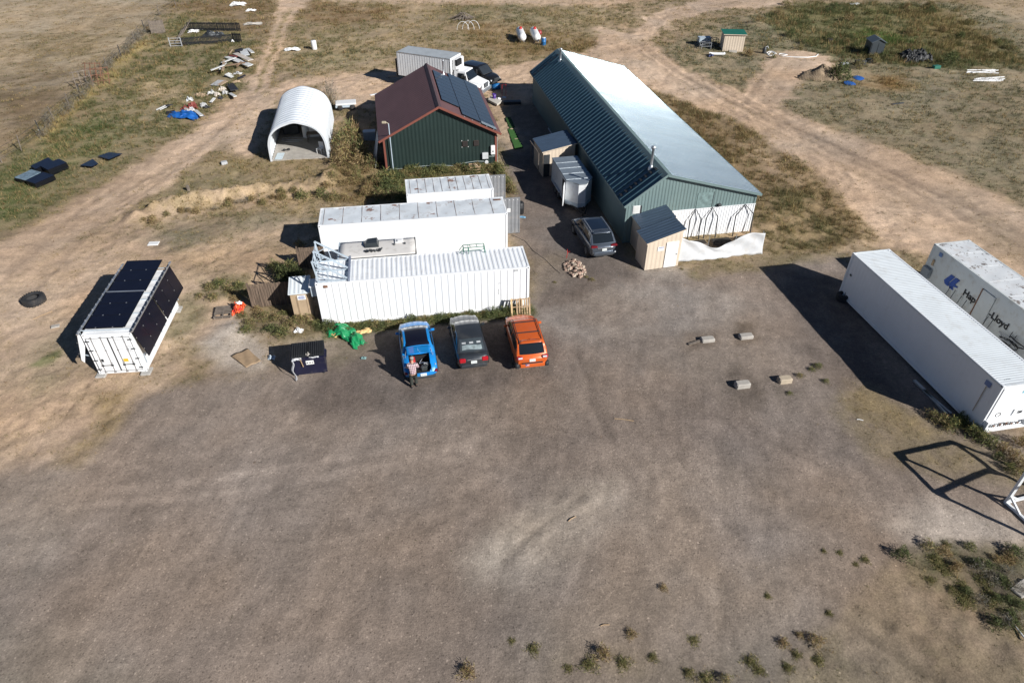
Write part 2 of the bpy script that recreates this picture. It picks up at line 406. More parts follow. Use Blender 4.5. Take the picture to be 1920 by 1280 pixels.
 ([(1480, 1330), (1560, 1170), (1690, 1070), (1800, 1140), (2100, 1300), (2100, 1500), (1400, 1500)], (0.255, 0.2, 0.145), 1, 0.8, 0.2, 0.10, OLIVE, 0.08, 0.2),
 ([(-300, 1500), (-300, 1100), (100, 1180), (300, 1300), (340, 1500)], (0.2, 0.175, 0.14), 0.7, 1.5, 0.4, 0.02, OLIVE, 0.06, 0.7),
 ([(-100, 900), (120, 870), (160, 960), (60, 1080), (-100, 1050)], (0.25, 0.21, 0.165), 0.6, 1.2, 0.5, 0.04, TAN, 0.07, 0.5),
 ([(-200, 900), (300, 760), (560, 780), (800, 900), (500, 1000), (-200, 1050)], (0.265, 0.21, 0.17), 0.6, 2, 0.7, 0.0, TAN, 0.1, 0.9),
 ([(1000, 900), (1250, 860), (1600, 900), (1650, 1100), (1200, 1250), (1000, 1100)], (0.245, 0.19, 0.145), 0.6, 2, 0.8, 0.0, TAN, 0.1, 0.8),
 ([(1080, 640), (1250, 620), (1330, 700), (1200, 800), (1080, 760)], (0.26, 0.2, 0.155), 0.5, 1.5, 0.8, 0.0, TAN, 0.1, 0.9),
 ([(1355, 690), (1400, 690), (1440, 740), (1420, 770), (1370, 745)], (0.10, 0.078, 0.06), 0.75, 0.4, 0.5, 0.02, RUST, 0.08, 0.3),
 ([(1380, 605), (1425, 610), (1430, 640), (1385, 645)], (0.12, 0.09, 0.065), 0.7, 0.35, 0.5, 0.0, RUST, 0.08, 0.3),
 ([(1285, 620), (1360, 620), (1350, 655), (1290, 660)], (0.15, 0.11, 0.08), 0.6, 0.4, 0.5, 0.0, RUST, 0.08, 0.3),
 ([(1455, 725), (1500, 728), (1500, 745), (1465, 745)], (0.11, 0.09, 0.07), 0.6, 0.4, 0.4, 0.02, RUST, 0.08, 0.3),
 ([(1050, 1240), (1130, 1215), (1300, 1255), (1560, 1190), (1620, 1290), (1200, 1320), (1050, 1290)], (0.2, 0.165, 0.12), 0.5, 0.9, 0.75, 0.30, (0.19, 0.165, 0.08), 0.11, 0.5),
 # weeds at the edges of the lot
 ([(180, 745), (240, 730), (232, 800), (150, 880), (105, 870), (190, 800)], (0.26, 0.19, 0.11), 0.7, 0.6, 0.2, 0.45, (0.27, 0.19, 0.08), 0.16, 0),
 ([(1600, 720), (1650, 730), (1740, 790), (1850, 835), (1740, 885), (1640, 865), (1560, 770)], (0.24, 0.18, 0.11), 0.7, 0.9, 0.45, 0.62, (0.36, 0.26, 0.12), 0.12, 0.3),
 ([(1740, 850), (1840, 825), (1960, 860), (1960, 930), (1850, 905), (1760, 890)], (0.2, 0.155, 0.1), 0.7, 0.7, 0.3, 0.5, (0.28, 0.21, 0.1), 0.16, 0.3),
 ([(598, 608), (950, 581), (1005, 575), (1008, 592), (940, 597), (760, 612), (610, 640)], (0.13, 0.115, 0.06), 0.9, 0.3, 0, 1.0, (0.10, 0.12, 0.042), 0.42, 0),
 ([(600, 640), (690, 612), (720, 640), (640, 690), (600, 680)], (0.18, 0.15, 0.11), 0.6, 0.7, 0.4, 0.25, OLIVE, 0.12, 0.4),
 ([(1268, 498), (1430, 470), (1590, 482), (1440, 502), (1300, 524)], (0.2, 0.155, 0.1), 0.8, 0.6, 0.2, 0.55, (0.17, 0.14, 0.065), 0.16, 0.3),
 ([(440, 582), (540, 585), (600, 608), (592, 640), (520, 642), (450, 625)], (0.23, 0.175, 0.115), 0.8, 0.5, 0.3, 0.55, (0.13, 0.12, 0.05), 0.28, 0),
 ([(380, 520), (470, 510), (470, 545), (450, 565), (390, 560)], (0.2, 0.16, 0.1), 0.7, 0.5, 0.2, 0.7, OLIVE, 0.32, 0),
 ([(320, 560), (370, 545), (380, 600), (340, 640), (310, 640)], (0.2, 0.17, 0.1), 0.6, 0.6, 0.3, 0.5, OLIVE, 0.16, 0),
 ([(55, 690), (110, 650), (115, 665), (75, 695)], (0.12, 0.14, 0.05), 0.8, 0.25, 0.2, 0.8, GREEN, 0.1, 0),
 ([(1700, 1040), (1760, 1015), (1960, 1030), (1960, 1180), (1870, 1160), (1770, 1110)], (0.13, 0.115, 0.08), 0.8, 0.6, 0.3, 0.6, (0.085, 0.095, 0.045), 0.2, 0),
 ([(1820, 1080), (1890, 1070), (1900, 1130), (1850, 1140)], (0.05, 0.045, 0.038), 0.8, 0.5, 0.3, 0.5, (0.05, 0.05, 0.035), 0.2, 0),
 ([(918, 190), (948, 190), (992, 282), (962, 290), (932, 252)], (0.36, 0.27, 0.19), 1, 0.35, 0, 0.06, OLIVE, 0.1, 0),
 ([(1190, 480), (1290, 500), (1270, 530), (1200, 520)], (0.3, 0.26, 0.22), 0.6, 0.5, 0.3, 0.02, OLIVE, 0.1, 1),
]
# wheel ruts and scuffs: photo polyline, width m, multiplier
RUTS = [
 ([(556, 10), (537, 45), (516, 110), (494, 165), (470, 195)], 0.34, 1.30), ([(538, 14), (520, 45), (496, 110), (476, 160), (452, 195)], 0.34, 1.30),
 ([(200, 920), (330, 905), (450, 890), (700, 850), (860, 838), (930, 850), (960, 880)], 0.22, 1.16),
 ([(180, 945), (400, 930), (560, 900), (800, 860), (920, 868)], 0.2, 1.13),
 ([(150, 955), (420, 945), (640, 905), (860, 872), (935, 885)], 0.14, 0.90),
 ([(170, 860), (240, 870), (300, 885)], 0.15, 1.15),
 ([(1040, 560), (1080, 640), (1120, 760), (1180, 900)], 0.2, 0.9),
 ([(1150, 720), (1180, 800), (1250, 900)], 0.2, 1.12),
 ([(940, 1060), (1000, 1000), (1090, 930)], 0.18, 0.78),
 ([(960, 1075), (1030, 1005), (1120, 935)], 0.14, 1.15),
 ([(1340, 1270), (1350, 1180), (1355, 1080)], 0.22, 0.84),
 ([(1370, 1270), (1378, 1180), (1382, 1090)], 0.12, 0.9),
 ([(1540, 1140), (1640, 1200), (1760, 1280)], 0.16, 0.78),
 ([(1560, 1110), (1680, 1180), (1830, 1280)], 0.2, 0.86),
 ([(1480, 1180), (1560, 1240), (1620, 1290)], 0.2, 0.84),
 ([(1140, 1120), (1090, 1170), (1040, 1230)], 0.1, 1.12),
 ([(700, 1100), (600, 1180), (480, 1270)], 0.25, 1.07),
 ([(230, 1180), (160, 1240), (120, 1290)], 0.3, 1.08),
 ([(500, 960), (640, 930), (760, 900)], 0.3, 0.93),
 ([(880, 940), (760, 1000), (640, 1080)], 0.4, 0.95),
 ([(660, 1020), (820, 960), (1000, 880), (1120, 780)], 0.5, 1.06),
 ([(1240, 1010), (1340, 1100), (1420, 1200)], 0.4, 1.06),
 ([(120, 395), (250, 320), (400, 225)], 0.5, 0.84), ([(60, 460), (230, 370), (420, 240), (500, 150)], 0.5, 0.86),
 ([(90, 440), (260, 350), (420, 225)], 0.5, 1.08), ([(0, 520), (140, 430), (280, 350), (440, 225)], 0.4, 0.9),
 ([(430, 200), (490, 185), (640, 160), (760, 125)], 0.5, 0.9),
 ([(1200, 80), (1260, 130), (1400, 205), (1600, 290), (1930, 440)], 0.5, 0.82), ([(1220, 120), (1330, 190), (1500, 270), (1700, 370), (1930, 500)], 0.5, 0.86),
 ([(1190, 110), (1290, 170), (1480, 265), (1720, 390), (1930, 510)], 0.4, 1.08), ([(1600, 300), (1700, 350), (1930, 470)], 0.4, 0.85),
 ([(1300, 160), (1420, 215), (1560, 270), (1800, 370)], 0.4, 0.9),
 ([(1180, 60), (1230, 28), (1330, 8), (1480, -5)], 0.6, 0.86), ([(1150, 75), (1205, 55), (1260, 30), (1400, 5)], 0.6, 0.9),
 ([(1400, 195), (1430, 150), (1460, 110)], 0.4, 0.84), ([(1440, 205), (1465, 160), (1500, 125)], 0.4, 0.86),
 ([(1660, 385), (1680, 375), (1710, 378), (1720, 400), (1700, 425), (1670, 430)], 0.3, 0.84),
 ([(1800, 400), (1860, 420), (1920, 440)], 0.4, 0.85), ([(1640, 450), (1750, 470), (1850, 520)], 0.4, 0.88),
 ([(290, 455), (370, 430), (430, 412)], 0.1, 1.25),
 ([(130, 770), (160, 738), (165, 720)], 0.08, 0.6),
]
ZW = [(atn(z[0]),) + tuple(z[1:]) for z in Z]
RW = [(atn(r[0]), r[1], r[2]) for r in RUTS]
# bundles of wheel strands that follow a lane: centre line, strands, spread m, contrast
LANES = [([(0, 560), (130, 425), (260, 345), (400, 235), (490, 150)], 12, 2.6, .17), ([(1180, 55), (1240, 110), (1400, 205), (1600, 300), (1930, 460)], 14, 2.6, .18), ([(1200, 60), (1260, 24), (1380, 4), (1500, -6)], 8, 1.8, .15),
 ([(1390, 205), (1430, 150), (1470, 112), (1530, 112)], 8, 1.6, .16), ([(430, 230), (520, 175), (640, 155), (770, 122)], 9, 2.0, .13), ([(950, 150), (1040, 112), (1150, 80), (1210, 50)], 8, 2.0, .13), ([(1640, 300), (1720, 380), (1800, 460), (1930, 560)], 7, 2.6, .14),
 ([(-50, 930), (300, 900), (640, 860), (900, 800), (1040, 660), (1020, 480)], 12, 3.2, .055), ([(-50, 1010), (350, 970), (760, 900), (1000, 820), (1150, 660)], 10, 3.0, .05), ([(1850, 1290), (1560, 1130), (1330, 960), (1150, 780), (1060, 600)], 13, 3.0, .06),
 ([(1350, 1290), (1340, 1100), (1240, 900), (1110, 700)], 10, 2.6, .055), ([(300, 1290), (620, 1080), (900, 940), (1100, 780)], 9, 3.2, .05), ([(1000, 1290), (1100, 1080), (1160, 860), (1120, 700)], 8, 2.4, .055), ([(1300, 720), (1450, 850), (1700, 950), (1930, 980)], 7, 2.2, .07), ([(1000, 470), (975, 380), (975, 260)], 6, 1.0, .08)]
lr_ = random.Random(77)
for P_, n_, sp_, ct in LANES:
    Wl = atn(P_); T = np.linspace(0, len(Wl) - 1, 26); cx = np.interp(T, range(len(Wl)), Wl[:, 0]); cy = np.interp(T, range(len(Wl)), Wl[:, 1])
    for _ in range(3): cx[1:-1] = (cx[:-2] + cx[1:-1] * 2 + cx[2:]) / 4; cy[1:-1] = (cy[:-2] + cy[1:-1] * 2 + cy[2:]) / 4
    tx, ty = np.gradient(cx), np.gradient(cy); l_ = np.hypot(tx, ty); nx, ny = -ty / l_, tx / l_
    for i in range(n_):
        o0 = lr_.uniform(-sp_, sp_) + .5 * math.sin(i); wv = lr_.uniform(.1, .7) * np.sin(T * lr_.uniform(.3, 1.2) + lr_.uniform(0, 6)); a_ = lr_.randint(0, 8); b_ = lr_.randint(14, 26)
        RW.append((np.stack([cx + nx * (o0 + wv), cy + ny * (o0 + wv)], 1)[a_:b_], lr_.uniform(.10, .24), 1 + ct * lr_.choice((-1, -1, -.8, .5, .7) if ct > .1 else (-.7, 1, 1.2)) * lr_.uniform(.6, 1.3)))
BERM = atn([(262, 405), (300, 392), (360, 378), (420, 368), (480, 360), (540, 352), (600, 345), (622, 338)])
KNOLLS = [(280, 155, 0.45, 1.5), (303, 130, 0.35, 1.2), (545, 158, 0.1, 1), (606, 345, 0.35, 1.2), (560, 360, 0.3, 1.0), (1420, 50, 0.5, 2.0), (1388, 645, -0.05, 0.6),
          (430, 618, 0.18, 0.7), (590, 640, 0.1, 0.6), (370, 715, 0.05, 1), (660, 335, 0.35, 1.2), (690, 355, 0.3, 1.0)]
KW = [(at(a, b), h, r_) for a, b, h, r_ in KNOLLS]


def terrain(x, y):
    "soil colour, plant cover, plant colour, plant height, gravel, ground height"
    n = len(x)
    wx = x + (fbm(x, y, 0.5, 4, 1) - 0.5) * 2.2 + (fbm(x, y, 3.0, 2, 9) - 0.5) * 0.5
    wy = y + (fbm(x, y, 0.5, 4, 5) - 0.5) * 2.2 + (fbm(x, y, 3.0, 2, 3) - 0.5) * 0.5
    tight = np.clip((y - 8) / 60, 0.35, 1.6)
    wx = x + (wx - x) * tight; wy = y + (wy - y) * tight
    col = np.tile(np.array(SOIL), (n, 1)); cov = np.full(n, 0.5); vc = np.tile(np.array(MIX), (n, 1)); vh = np.full(n, 0.2); gr = np.zeros(n)
    pat = fbm(x, y, 0.45, 5, 21)
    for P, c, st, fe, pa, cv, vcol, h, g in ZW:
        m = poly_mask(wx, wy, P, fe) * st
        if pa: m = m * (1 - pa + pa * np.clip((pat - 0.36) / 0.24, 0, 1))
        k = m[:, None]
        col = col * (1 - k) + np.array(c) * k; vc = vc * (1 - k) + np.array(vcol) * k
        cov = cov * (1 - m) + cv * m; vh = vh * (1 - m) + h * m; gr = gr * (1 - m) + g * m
    mul = np.ones(n); z = np.zeros(n)
    for P, wd, ml in RW:
        m = line_mask(x + (wx - x) * 0.2, y + (wy - y) * 0.2, P, wd)
        m = m * (0.45 + 0.55 * fbm(x, y, 1.3, 3, 31))
        if ml > 1.29:                                   # worn wheel tracks: bare sand, no plants
            col = col * (1 - m[:, None]) + np.array(SAND) * m[:, None]; cov = cov * (1 - m); ml = 1.02
        mul *= 1 + (ml - 1) * m * 1.25
        z -= 0.03 * m * (ml < 0.87) * (wd < 0.35)
    lowf = fbm(x, y, 0.11, 4, 41); mid = fbm(x, y, 0.9, 4, 51)
    # driven-over streaks that run with the lanes of the lot
    streak = fbm(x * 0.35 + y * 0.9, x * 3.2 - y * 0.7, 0.55, 4, 61)
    tyre = fbm(x * 0.5 + y * 0.85, x * 7.0 - y * 1.2, 0.8, 3, 67)
    mul *= (1 + (lowf - 0.5) * (0.56 - 0.22 * gr)) * (0.82 + 0.36 * mid) * (1 + gr * ((streak - 0.5) * 0.32 + (tyre - 0.5) * 0.22))
    hue = (fbm(x, y, 0.2, 3, 71) - 0.5)[:, None]
    col = col * mul[:, None] * (1 + hue * np.array([0.16, 0.02, -0.14]))
    d = np.full(n, 1e9)
    for i in range(len(BERM) - 1):
        ax, ay = BERM[i]; bx, by = BERM[i + 1]
        t = np.clip(((x - ax) * (bx - ax) + (y - ay) * (by - ay)) / ((bx - ax) ** 2 + (by - ay) ** 2), 0, 1)
        d = np.minimum(d, np.hypot(x - ax - t * (bx - ax), y - ay - t * (by - ay)))
    z += 0.85 * np.exp(-(d / 0.8) ** 2) * np.clip(1.9 * fbm(x, y, 0.75, 4, 81) - 0.35, 0.05, 1.4)
    for p, h, r_ in KW:
        z += h * np.exp(-((x - p.x) ** 2 + (y - p.y) ** 2) / (r_ * r_)) * (0.6 + 0.8 * fbm(x, y, 1.2, 3, 91))
    rough = np.clip(1.15 - gr, 0.25, 1)
    z += rough * ((fbm(x, y, 0.45, 4, 101) - 0.5) * 0.30 + (fbm(x, y, 2.3, 3, 111) - 0.5) * 0.12)
    z += gr * (streak - 0.5) * 0.035
    return np.clip(col, 0.01, 0.9), cov, vc, vh, gr, z


def axis(segs):
    out = []
    for a, b, s in segs: out.append(np.arange(a, b, s))
    return np.concatenate(out + [np.array([segs[-1][1]])])


gx = axis([(-3000, -400, 650), (-400, -160, 30), (-160, -90, 1.6), (-90, -30, 0.4), (-30, 28, 0.16), (28, 90, 0.4), (90, 160, 1.6), (160, 400, 30), (400, 3000, 650)])
gy = axis([(-600, -60, 180), (-60, 4, 4), (4, 48, 0.16), (48, 80, 0.26), (80, 128, 0.4), (128, 200, 1.6), (200, 500, 30), (500, 4000, 500)])
GX, GY = np.meshgrid(gx, gy)
px_, py_ = GX.ravel(), GY.ravel()
gcol, gcov, gvc, gvh, ggr, gz = terrain(px_, py_)
far = np.clip((np.hypot(px_, py_) - 160) / 100, 0, 1)
gz = gz * (1 - far)
# soil under dense plants takes some of the litter colour
cl_ = fbm(px_, py_, 0.7, 4, 131); fi_ = fbm(px_, py_, 2.6, 3, 141)
k = (np.clip(gcov * 1.2 - 0.04, 0, 1) * 0.85 * np.clip((cl_ * 0.6 + fi_ * 0.4 - 0.38) / 0.2, 0, 1))[:, None]
gcol = gcol * (1 + 0.16 * np.clip(gcov, 0, 1) * (1 - k[:, 0]))[:, None] * (1 - k) + gvc * k
nx_, ny_ = len(gx), len(gy)
me = bpy.data.meshes.new('ground')
me.vertices.add(len(px_))
me.vertices.foreach_set('co', np.stack([px_, py_, gz], 1).astype(np.float32).ravel())
ii = (np.arange(ny_ - 1)[:, None] * nx_ + np.arange(nx_ - 1)[None]).ravel()
quads = np.stack([ii, ii + 1, ii + nx_ + 1, ii + nx_], 1).astype(np.int32)
me.loops.add(quads.size); me.loops.foreach_set('vertex_index', quads.ravel())
me.polygons.add(len(quads)); me.polygons.foreach_set('loop_start', np.arange(0, quads.size, 4, dtype=np.int32))
me.polygons.foreach_set('use_smooth', np.ones(len(quads), bool))
me.update(calc_edges=True)
ca = me.attributes.new('soil', 'FLOAT_COLOR', 'POINT')
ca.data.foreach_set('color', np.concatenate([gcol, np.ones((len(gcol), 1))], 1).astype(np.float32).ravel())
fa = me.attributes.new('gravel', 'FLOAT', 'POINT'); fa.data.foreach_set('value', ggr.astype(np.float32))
ground = bpy.data.objects.new('ground', me); COL.objects.link(ground)
tag(ground, 'bare dirt yard with grey gravel, sandy tracks and dry grassland', 'ground', kind='structure')

gm = bpy.data.materials.new('earth'); gm.use_nodes = True
nt = gm.node_tree; N = nt.nodes; L = nt.links; B = N['Principled BSDF']
B.inputs['Roughness'].default_value = 0.95; B.inputs['Specular IOR Level'].default_value = 0.15


def nd(t, **kw):
    n = N.new(t)
    for k_, v_ in kw.items(): setattr(n, k_, v_)
    return n


def math_(op, a, b):
    n = nd('ShaderNodeMath', operation=op)
    for i, x in enumerate((a, b)):
        if isinstance(x, (int, float)): n.inputs[i].default_value = x
        else: L.new(x, n.inputs[i])
    return n.outputs[0]


def rangef(src, a, b, c, d):
    n = nd('ShaderNodeMapRange'); L.new(src, n.inputs[0])
    for i, v_ in enumerate((a, b, c, d)): n.inputs[i + 1].default_value = v_
    return n.outputs[0]


tc = nd('ShaderNodeTexCoord'); ob = tc.outputs['Object']
def gn(sc, det, rg=0.6):
    n = nd('ShaderNodeTexNoise'); n.inputs['Scale'].default_value = sc; n.inputs['Detail'].default_value = det; n.inputs['Roughness'].default_value = rg
    L.new(ob, n.inputs['Vector']); return n.outputs['Fac']
a1 = nd('ShaderNodeAttribute', attribute_name='soil'); a2 = nd('ShaderNodeAttribute', attribute_name='gravel')
n1, n2, n3 = gn(1.3, 8, 0.66), gn(5.5, 6, 0.75), gn(15, 3, 0.8)
vo = nd('ShaderNodeTexVoronoi'); vo.inputs['Scale'].default_value = 9.5; L.new(ob, vo.inputs['Vector'])
sx = nd('ShaderNodeSeparateColor'); L.new(vo.outputs['Color'], sx.inputs[0])
vo2 = nd('ShaderNodeTexVoronoi'); vo2.inputs['Scale'].default_value = 3.1; L.new(ob, vo2.inputs['Vector'])
sx2 = nd('ShaderNodeSeparateColor'); L.new(vo2.outputs['Color'], sx2.inputs[0])
val = math_('MULTIPLY', rangef(n1, 0.3, 0.7, 0.82, 1.18), rangef(n2, 0.3, 0.7, 0.78, 1.22))
val = math_('MULTIPLY', val, rangef(n3, 0.3, 0.7, 0.78, 1.22))
# single stones: a few pale, a few dark
core = math_('LESS_THAN', vo.outputs['Distance'], 0.34)
pale = math_('MULTIPLY', math_('MULTIPLY', math_('GREATER_THAN', sx.outputs[0], 0.90), core), math_('ADD', math_('MULTIPLY', a2.outputs['Fac'], 0.7), 0.15))
dark = math_('MULTIPLY', math_('MULTIPLY', math_('LESS_THAN', sx.outputs[1], 0.16), core), math_('ADD', math_('MULTIPLY', a2.outputs['Fac'], 0.5), 0.3))
big = math_('MULTIPLY', math_('GREATER_THAN', sx2.outputs[0], 0.975), math_('LESS_THAN', vo2.outputs['Distance'], 0.13))
val = math_('MULTIPLY', val, math_('SUBTRACT', 1.0, math_('MULTIPLY', dark, 0.42)))
val = math_('ADD', val, math_('MULTIPLY', pale, 0.55))
val = math_('ADD', val, math_('MULTIPLY', big, 0.8))
mu = nd('ShaderNodeVectorMath', operation='SCALE'); L.new(a1.outputs['Color'], mu.inputs[0]); L.new(val, mu.inputs['Scale'])
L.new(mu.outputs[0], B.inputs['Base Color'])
bp = nd('ShaderNodeBump'); bp.inputs['Strength'].default_value = 0.5; bp.inputs['Distance'].default_value = 0.06
hs = math_('ADD', math_('MULTIPLY', n2, 0.9), math_('MULTIPLY', n3, 0.45)); hs = math_('ADD', hs, math_('MULTIPLY', n1, 1.2))
L.new(hs, bp.inputs['Height']); L.new(bp.outputs[0], B.inputs['Normal'])
me.materials.append(gm)


# footprints kept free of grass: (x, y, yaw, half length, half width)
CLEAR = []


GXA, GYA = gx, gy
gz2 = gz.reshape(len(gy), len(gx))
def gz_at(x, y):
    i = int(np.clip(np.searchsorted(GXA, x) - 1, 0, len(GXA) - 2)); j = int(np.clip(np.searchsorted(GYA, y) - 1, 0, len(GYA) - 2))
    a = (x - GXA[i]) / (GXA[i + 1] - GXA[i]); b = (y - GYA[j]) / (GYA[j + 1] - GYA[j])
    return float((gz2[j, i] * (1 - a) + gz2[j, i + 1] * a) * (1 - b) + (gz2[j + 1, i] * (1 - a) + gz2[j + 1, i + 1] * a) * b)
# ------------------------------------------------------------------ shared materials
RUSTC = (0.20, 0.085, 0.045)
M = {}
M['white'] = mat('white_paint', (0.80, 0.81, 0.82), 0.45, var=0.03, scale=0.5, dirt=(0.66, 0.63, 0.59), dirt_amt=0.12, dirt_scale=0.9)
M['whiteroof'] = mat('weathered_white_roof', (0.80, 0.82, 0.84), 0.5, var=0.08, scale=0.7, dirt=(0.60, 0.58, 0.55), dirt_amt=0.25, dirt_scale=1.6)
M['rustroof'] = mat('rusty_roof_paint', (0.62, 0.66, 0.69), 0.5, var=0.08, scale=0.9, rust=RUSTC, rust_amt=0.30, rust_scale=1.1, dirt=(0.36, 0.32, 0.29), dirt_amt=0.3)
M['peel'] = mat('peeling_roof', (0.66, 0.68, 0.69), 0.5, var=0.06, scale=1.0, rust=(0.16, 0.13, 0.11), rust_amt=0.5, rust_scale=2.6, dirt=(0.45, 0.4, 0.36), dirt_amt=0.3)
M['reefer'] = mat('reefer_white', (0.74, 0.76, 0.78), 0.4, var=0.03, scale=0.6, dirt=(0.6, 0.58, 0.54), dirt_amt=0.15)
M['reeferroof'] = mat('reefer_roof', (0.66, 0.70, 0.72), 0.45, var=0.04, scale=0.8, dirt=(0.5, 0.5, 0.48), dirt_amt=0.3)
M['oldreefer'] = mat('aged_reefer_white', (0.56, 0.59, 0.585), 0.5, var=0.05, scale=0.7, dirt=(0.40, 0.38, 0.33), dirt_amt=0.35)
M['rust'] = mat('rusted_steel', (0.20, 0.10, 0.06), 0.85, var=0.35, scale=4)
M['seam'] = mat('stained_seam', (0.30, 0.22, 0.18), 0.8, var=0.5, scale=3)
M['steel'] = mat('galvanised_steel', (0.55, 0.57, 0.59), 0.4, metal=0.75, var=0.12, scale=3)
M['bluesteel'] = mat('pale_painted_steel', (0.42, 0.49, 0.55), 0.5, var=0.12, scale=3)
M['darksteel'] = mat('dark_steel', (0.05, 0.055, 0.06), 0.5, metal=0.3, var=0.2)
M['greydoor'] = mat('grey_door', (0.20, 0.205, 0.215), 0.6, var=0.12, scale=2, dirt=(0.26, 0.23, 0.2), dirt_amt=0.3)
M['black'] = mat('black_plastic', (0.015, 0.016, 0.018), 0.55, var=0.2)
M['rubber'] = mat('tyre_rubber', (0.022, 0.022, 0.024), 0.85, var=0.3, dirt=(0.12, 0.1, 0.08), dirt_amt=0.25)
M['solar'] = mat('solar_cells', (0.006, 0.007, 0.016), 0.3, var=0.15, coat=0.12, spec=0.35)
M['solarframe'] = mat('solar_frame', (0.02, 0.022, 0.028), 0.4, metal=0.6)
M['alu'] = mat('aluminium_rail', (0.62, 0.64, 0.66), 0.35, metal=0.8)
M['concrete'] = mat('concrete', (0.40, 0.37, 0.33), 0.9, var=0.14, scale=3, bump=0.3, bscale=25, fine=0.15)
M['slab'] = mat('concrete_slab', (0.40, 0.385, 0.36), 0.9, var=0.12, scale=0.8, dirt=(0.22, 0.2, 0.17), dirt_amt=0.4)
M['wood'] = mat('raw_wood', (0.42, 0.29, 0.17), 0.8, var=0.2, scale=3, fine=0.2)
M['oldwood'] = mat('weathered_wood', (0.20, 0.165, 0.135), 0.9, var=0.3, scale=4, fine=0.3)
M['fencewood'] = mat('brown_fence_wood', (0.175, 0.125, 0.09), 0.9, var=0.5, scale=2.2, fine=0.4, stretch=(6, 1, 0.5))
M['ply'] = mat('tan_sheathing', (0.42, 0.31, 0.20), 0.75, var=0.10, scale=1.5, dirt=(0.26, 0.19, 0.12), dirt_amt=0.3)
M['tanwall'] = mat('tan_siding', (0.60, 0.50, 0.39), 0.7, var=0.05, scale=1, dirt=(0.42, 0.34, 0.26), dirt_amt=0.2)
M['navyroof'] = mat('slate_blue_metal_roof', (0.055, 0.085, 0.13), 0.42, metal=0.1, var=0.12, scale=1, stretch=(1, 6, 1))
M['glass'] = glass_mat('dark_glass')
M['paper'] = mat('white_sign_face', (0.80, 0.80, 0.78), 0.5, var=0.02)
M['bluep'] = mat('blue_print', (0.03, 0.08, 0.32), 0.5, var=0.05)
M['blackp'] = mat('black_print', (0.018, 0.018, 0.02), 0.5, var=0.05)
M['greyp'] = mat('grey_print', (0.42, 0.43, 0.44), 0.6, var=0.05)
M['yellowp'] = mat('yellow_print', (0.70, 0.45, 0.03), 0.5, var=0.05)
M['red'] = mat('red_plastic', (0.50, 0.025, 0.02), 0.4, var=0.1)
M['orange'] = mat('orange_red_plastic', (0.75, 0.10, 0.03), 0.4, var=0.15)
M['plastic'] = mat('white_plastic', (0.76, 0.76, 0.75), 0.35, var=0.04)
M['bluebarrel'] = mat('blue_plastic', (0.02, 0.14, 0.36), 0.4, var=0.12)
M['lime'] = mat('white_film', (0.56, 0.57, 0.58), 0.55, var=0.08, dirt=(0.42, 0.38, 0.33), dirt_amt=0.25)
M['ivory'] = mat('camper_roof_membrane', (0.66, 0.635, 0.60), 0.6, var=0.05, scale=0.8, dirt=(0.34, 0.31, 0.27), dirt_amt=0.3)


def text_mesh(name, body, size, m, parent, loc, rot, thick=0.004, ax=1.0, bold=0.0):
    cu = bpy.data.curves.new(name, 'FONT'); cu.body = body; cu.size = size
    cu.extrude = thick; cu.resolution_u = 3; cu.offset = bold
    o = bpy.data.objects.new(name, cu); COL.objects.link(o)
    dg = bpy.context.evaluated_depsgraph_get()
    me = bpy.data.meshes.new_from_object(o.evaluated_get(dg))
    bpy.data.objects.remove(o); bpy.data.curves.remove(cu)
    me.name = name; me.materials.clear(); me.materials.append(m)
    ob_ = bpy.data.objects.new(name, me); COL.objects.link(ob_)
    ob_.parent = parent; ob_.location = loc; ob_.rotation_euler = rot; ob_.scale = (ax, 1, 1)
    return ob_


def corr_pts(a, b, pitch, depth):
    "trapezoid corrugation along a..b: list of (position, offset)"
    n = max(1, round((b - a) / pitch)); p = (b - a) / n; out = []
    for i in range(n):
        s = a + i * p
        out += [(s + 0.02 * p, 0), (s + 0.36 * p, 0), (s + 0.52 * p, depth), (s + 0.86 * p, depth)]
    out = [(a, 0)] + out + [(b, 0)]
    return out


def corr_sheet(mb, pts, f0, f1, mat_=0):
    "sheet through f0(s, off) and f1(s, off)"
    n = len(pts); vs = [f0(*p) for p in pts] + [f1(*p) for p in pts]
    return mb.add(vs, [(i, i + 1, n + i + 1, n + i) for i in range(n - 1)], mat_)


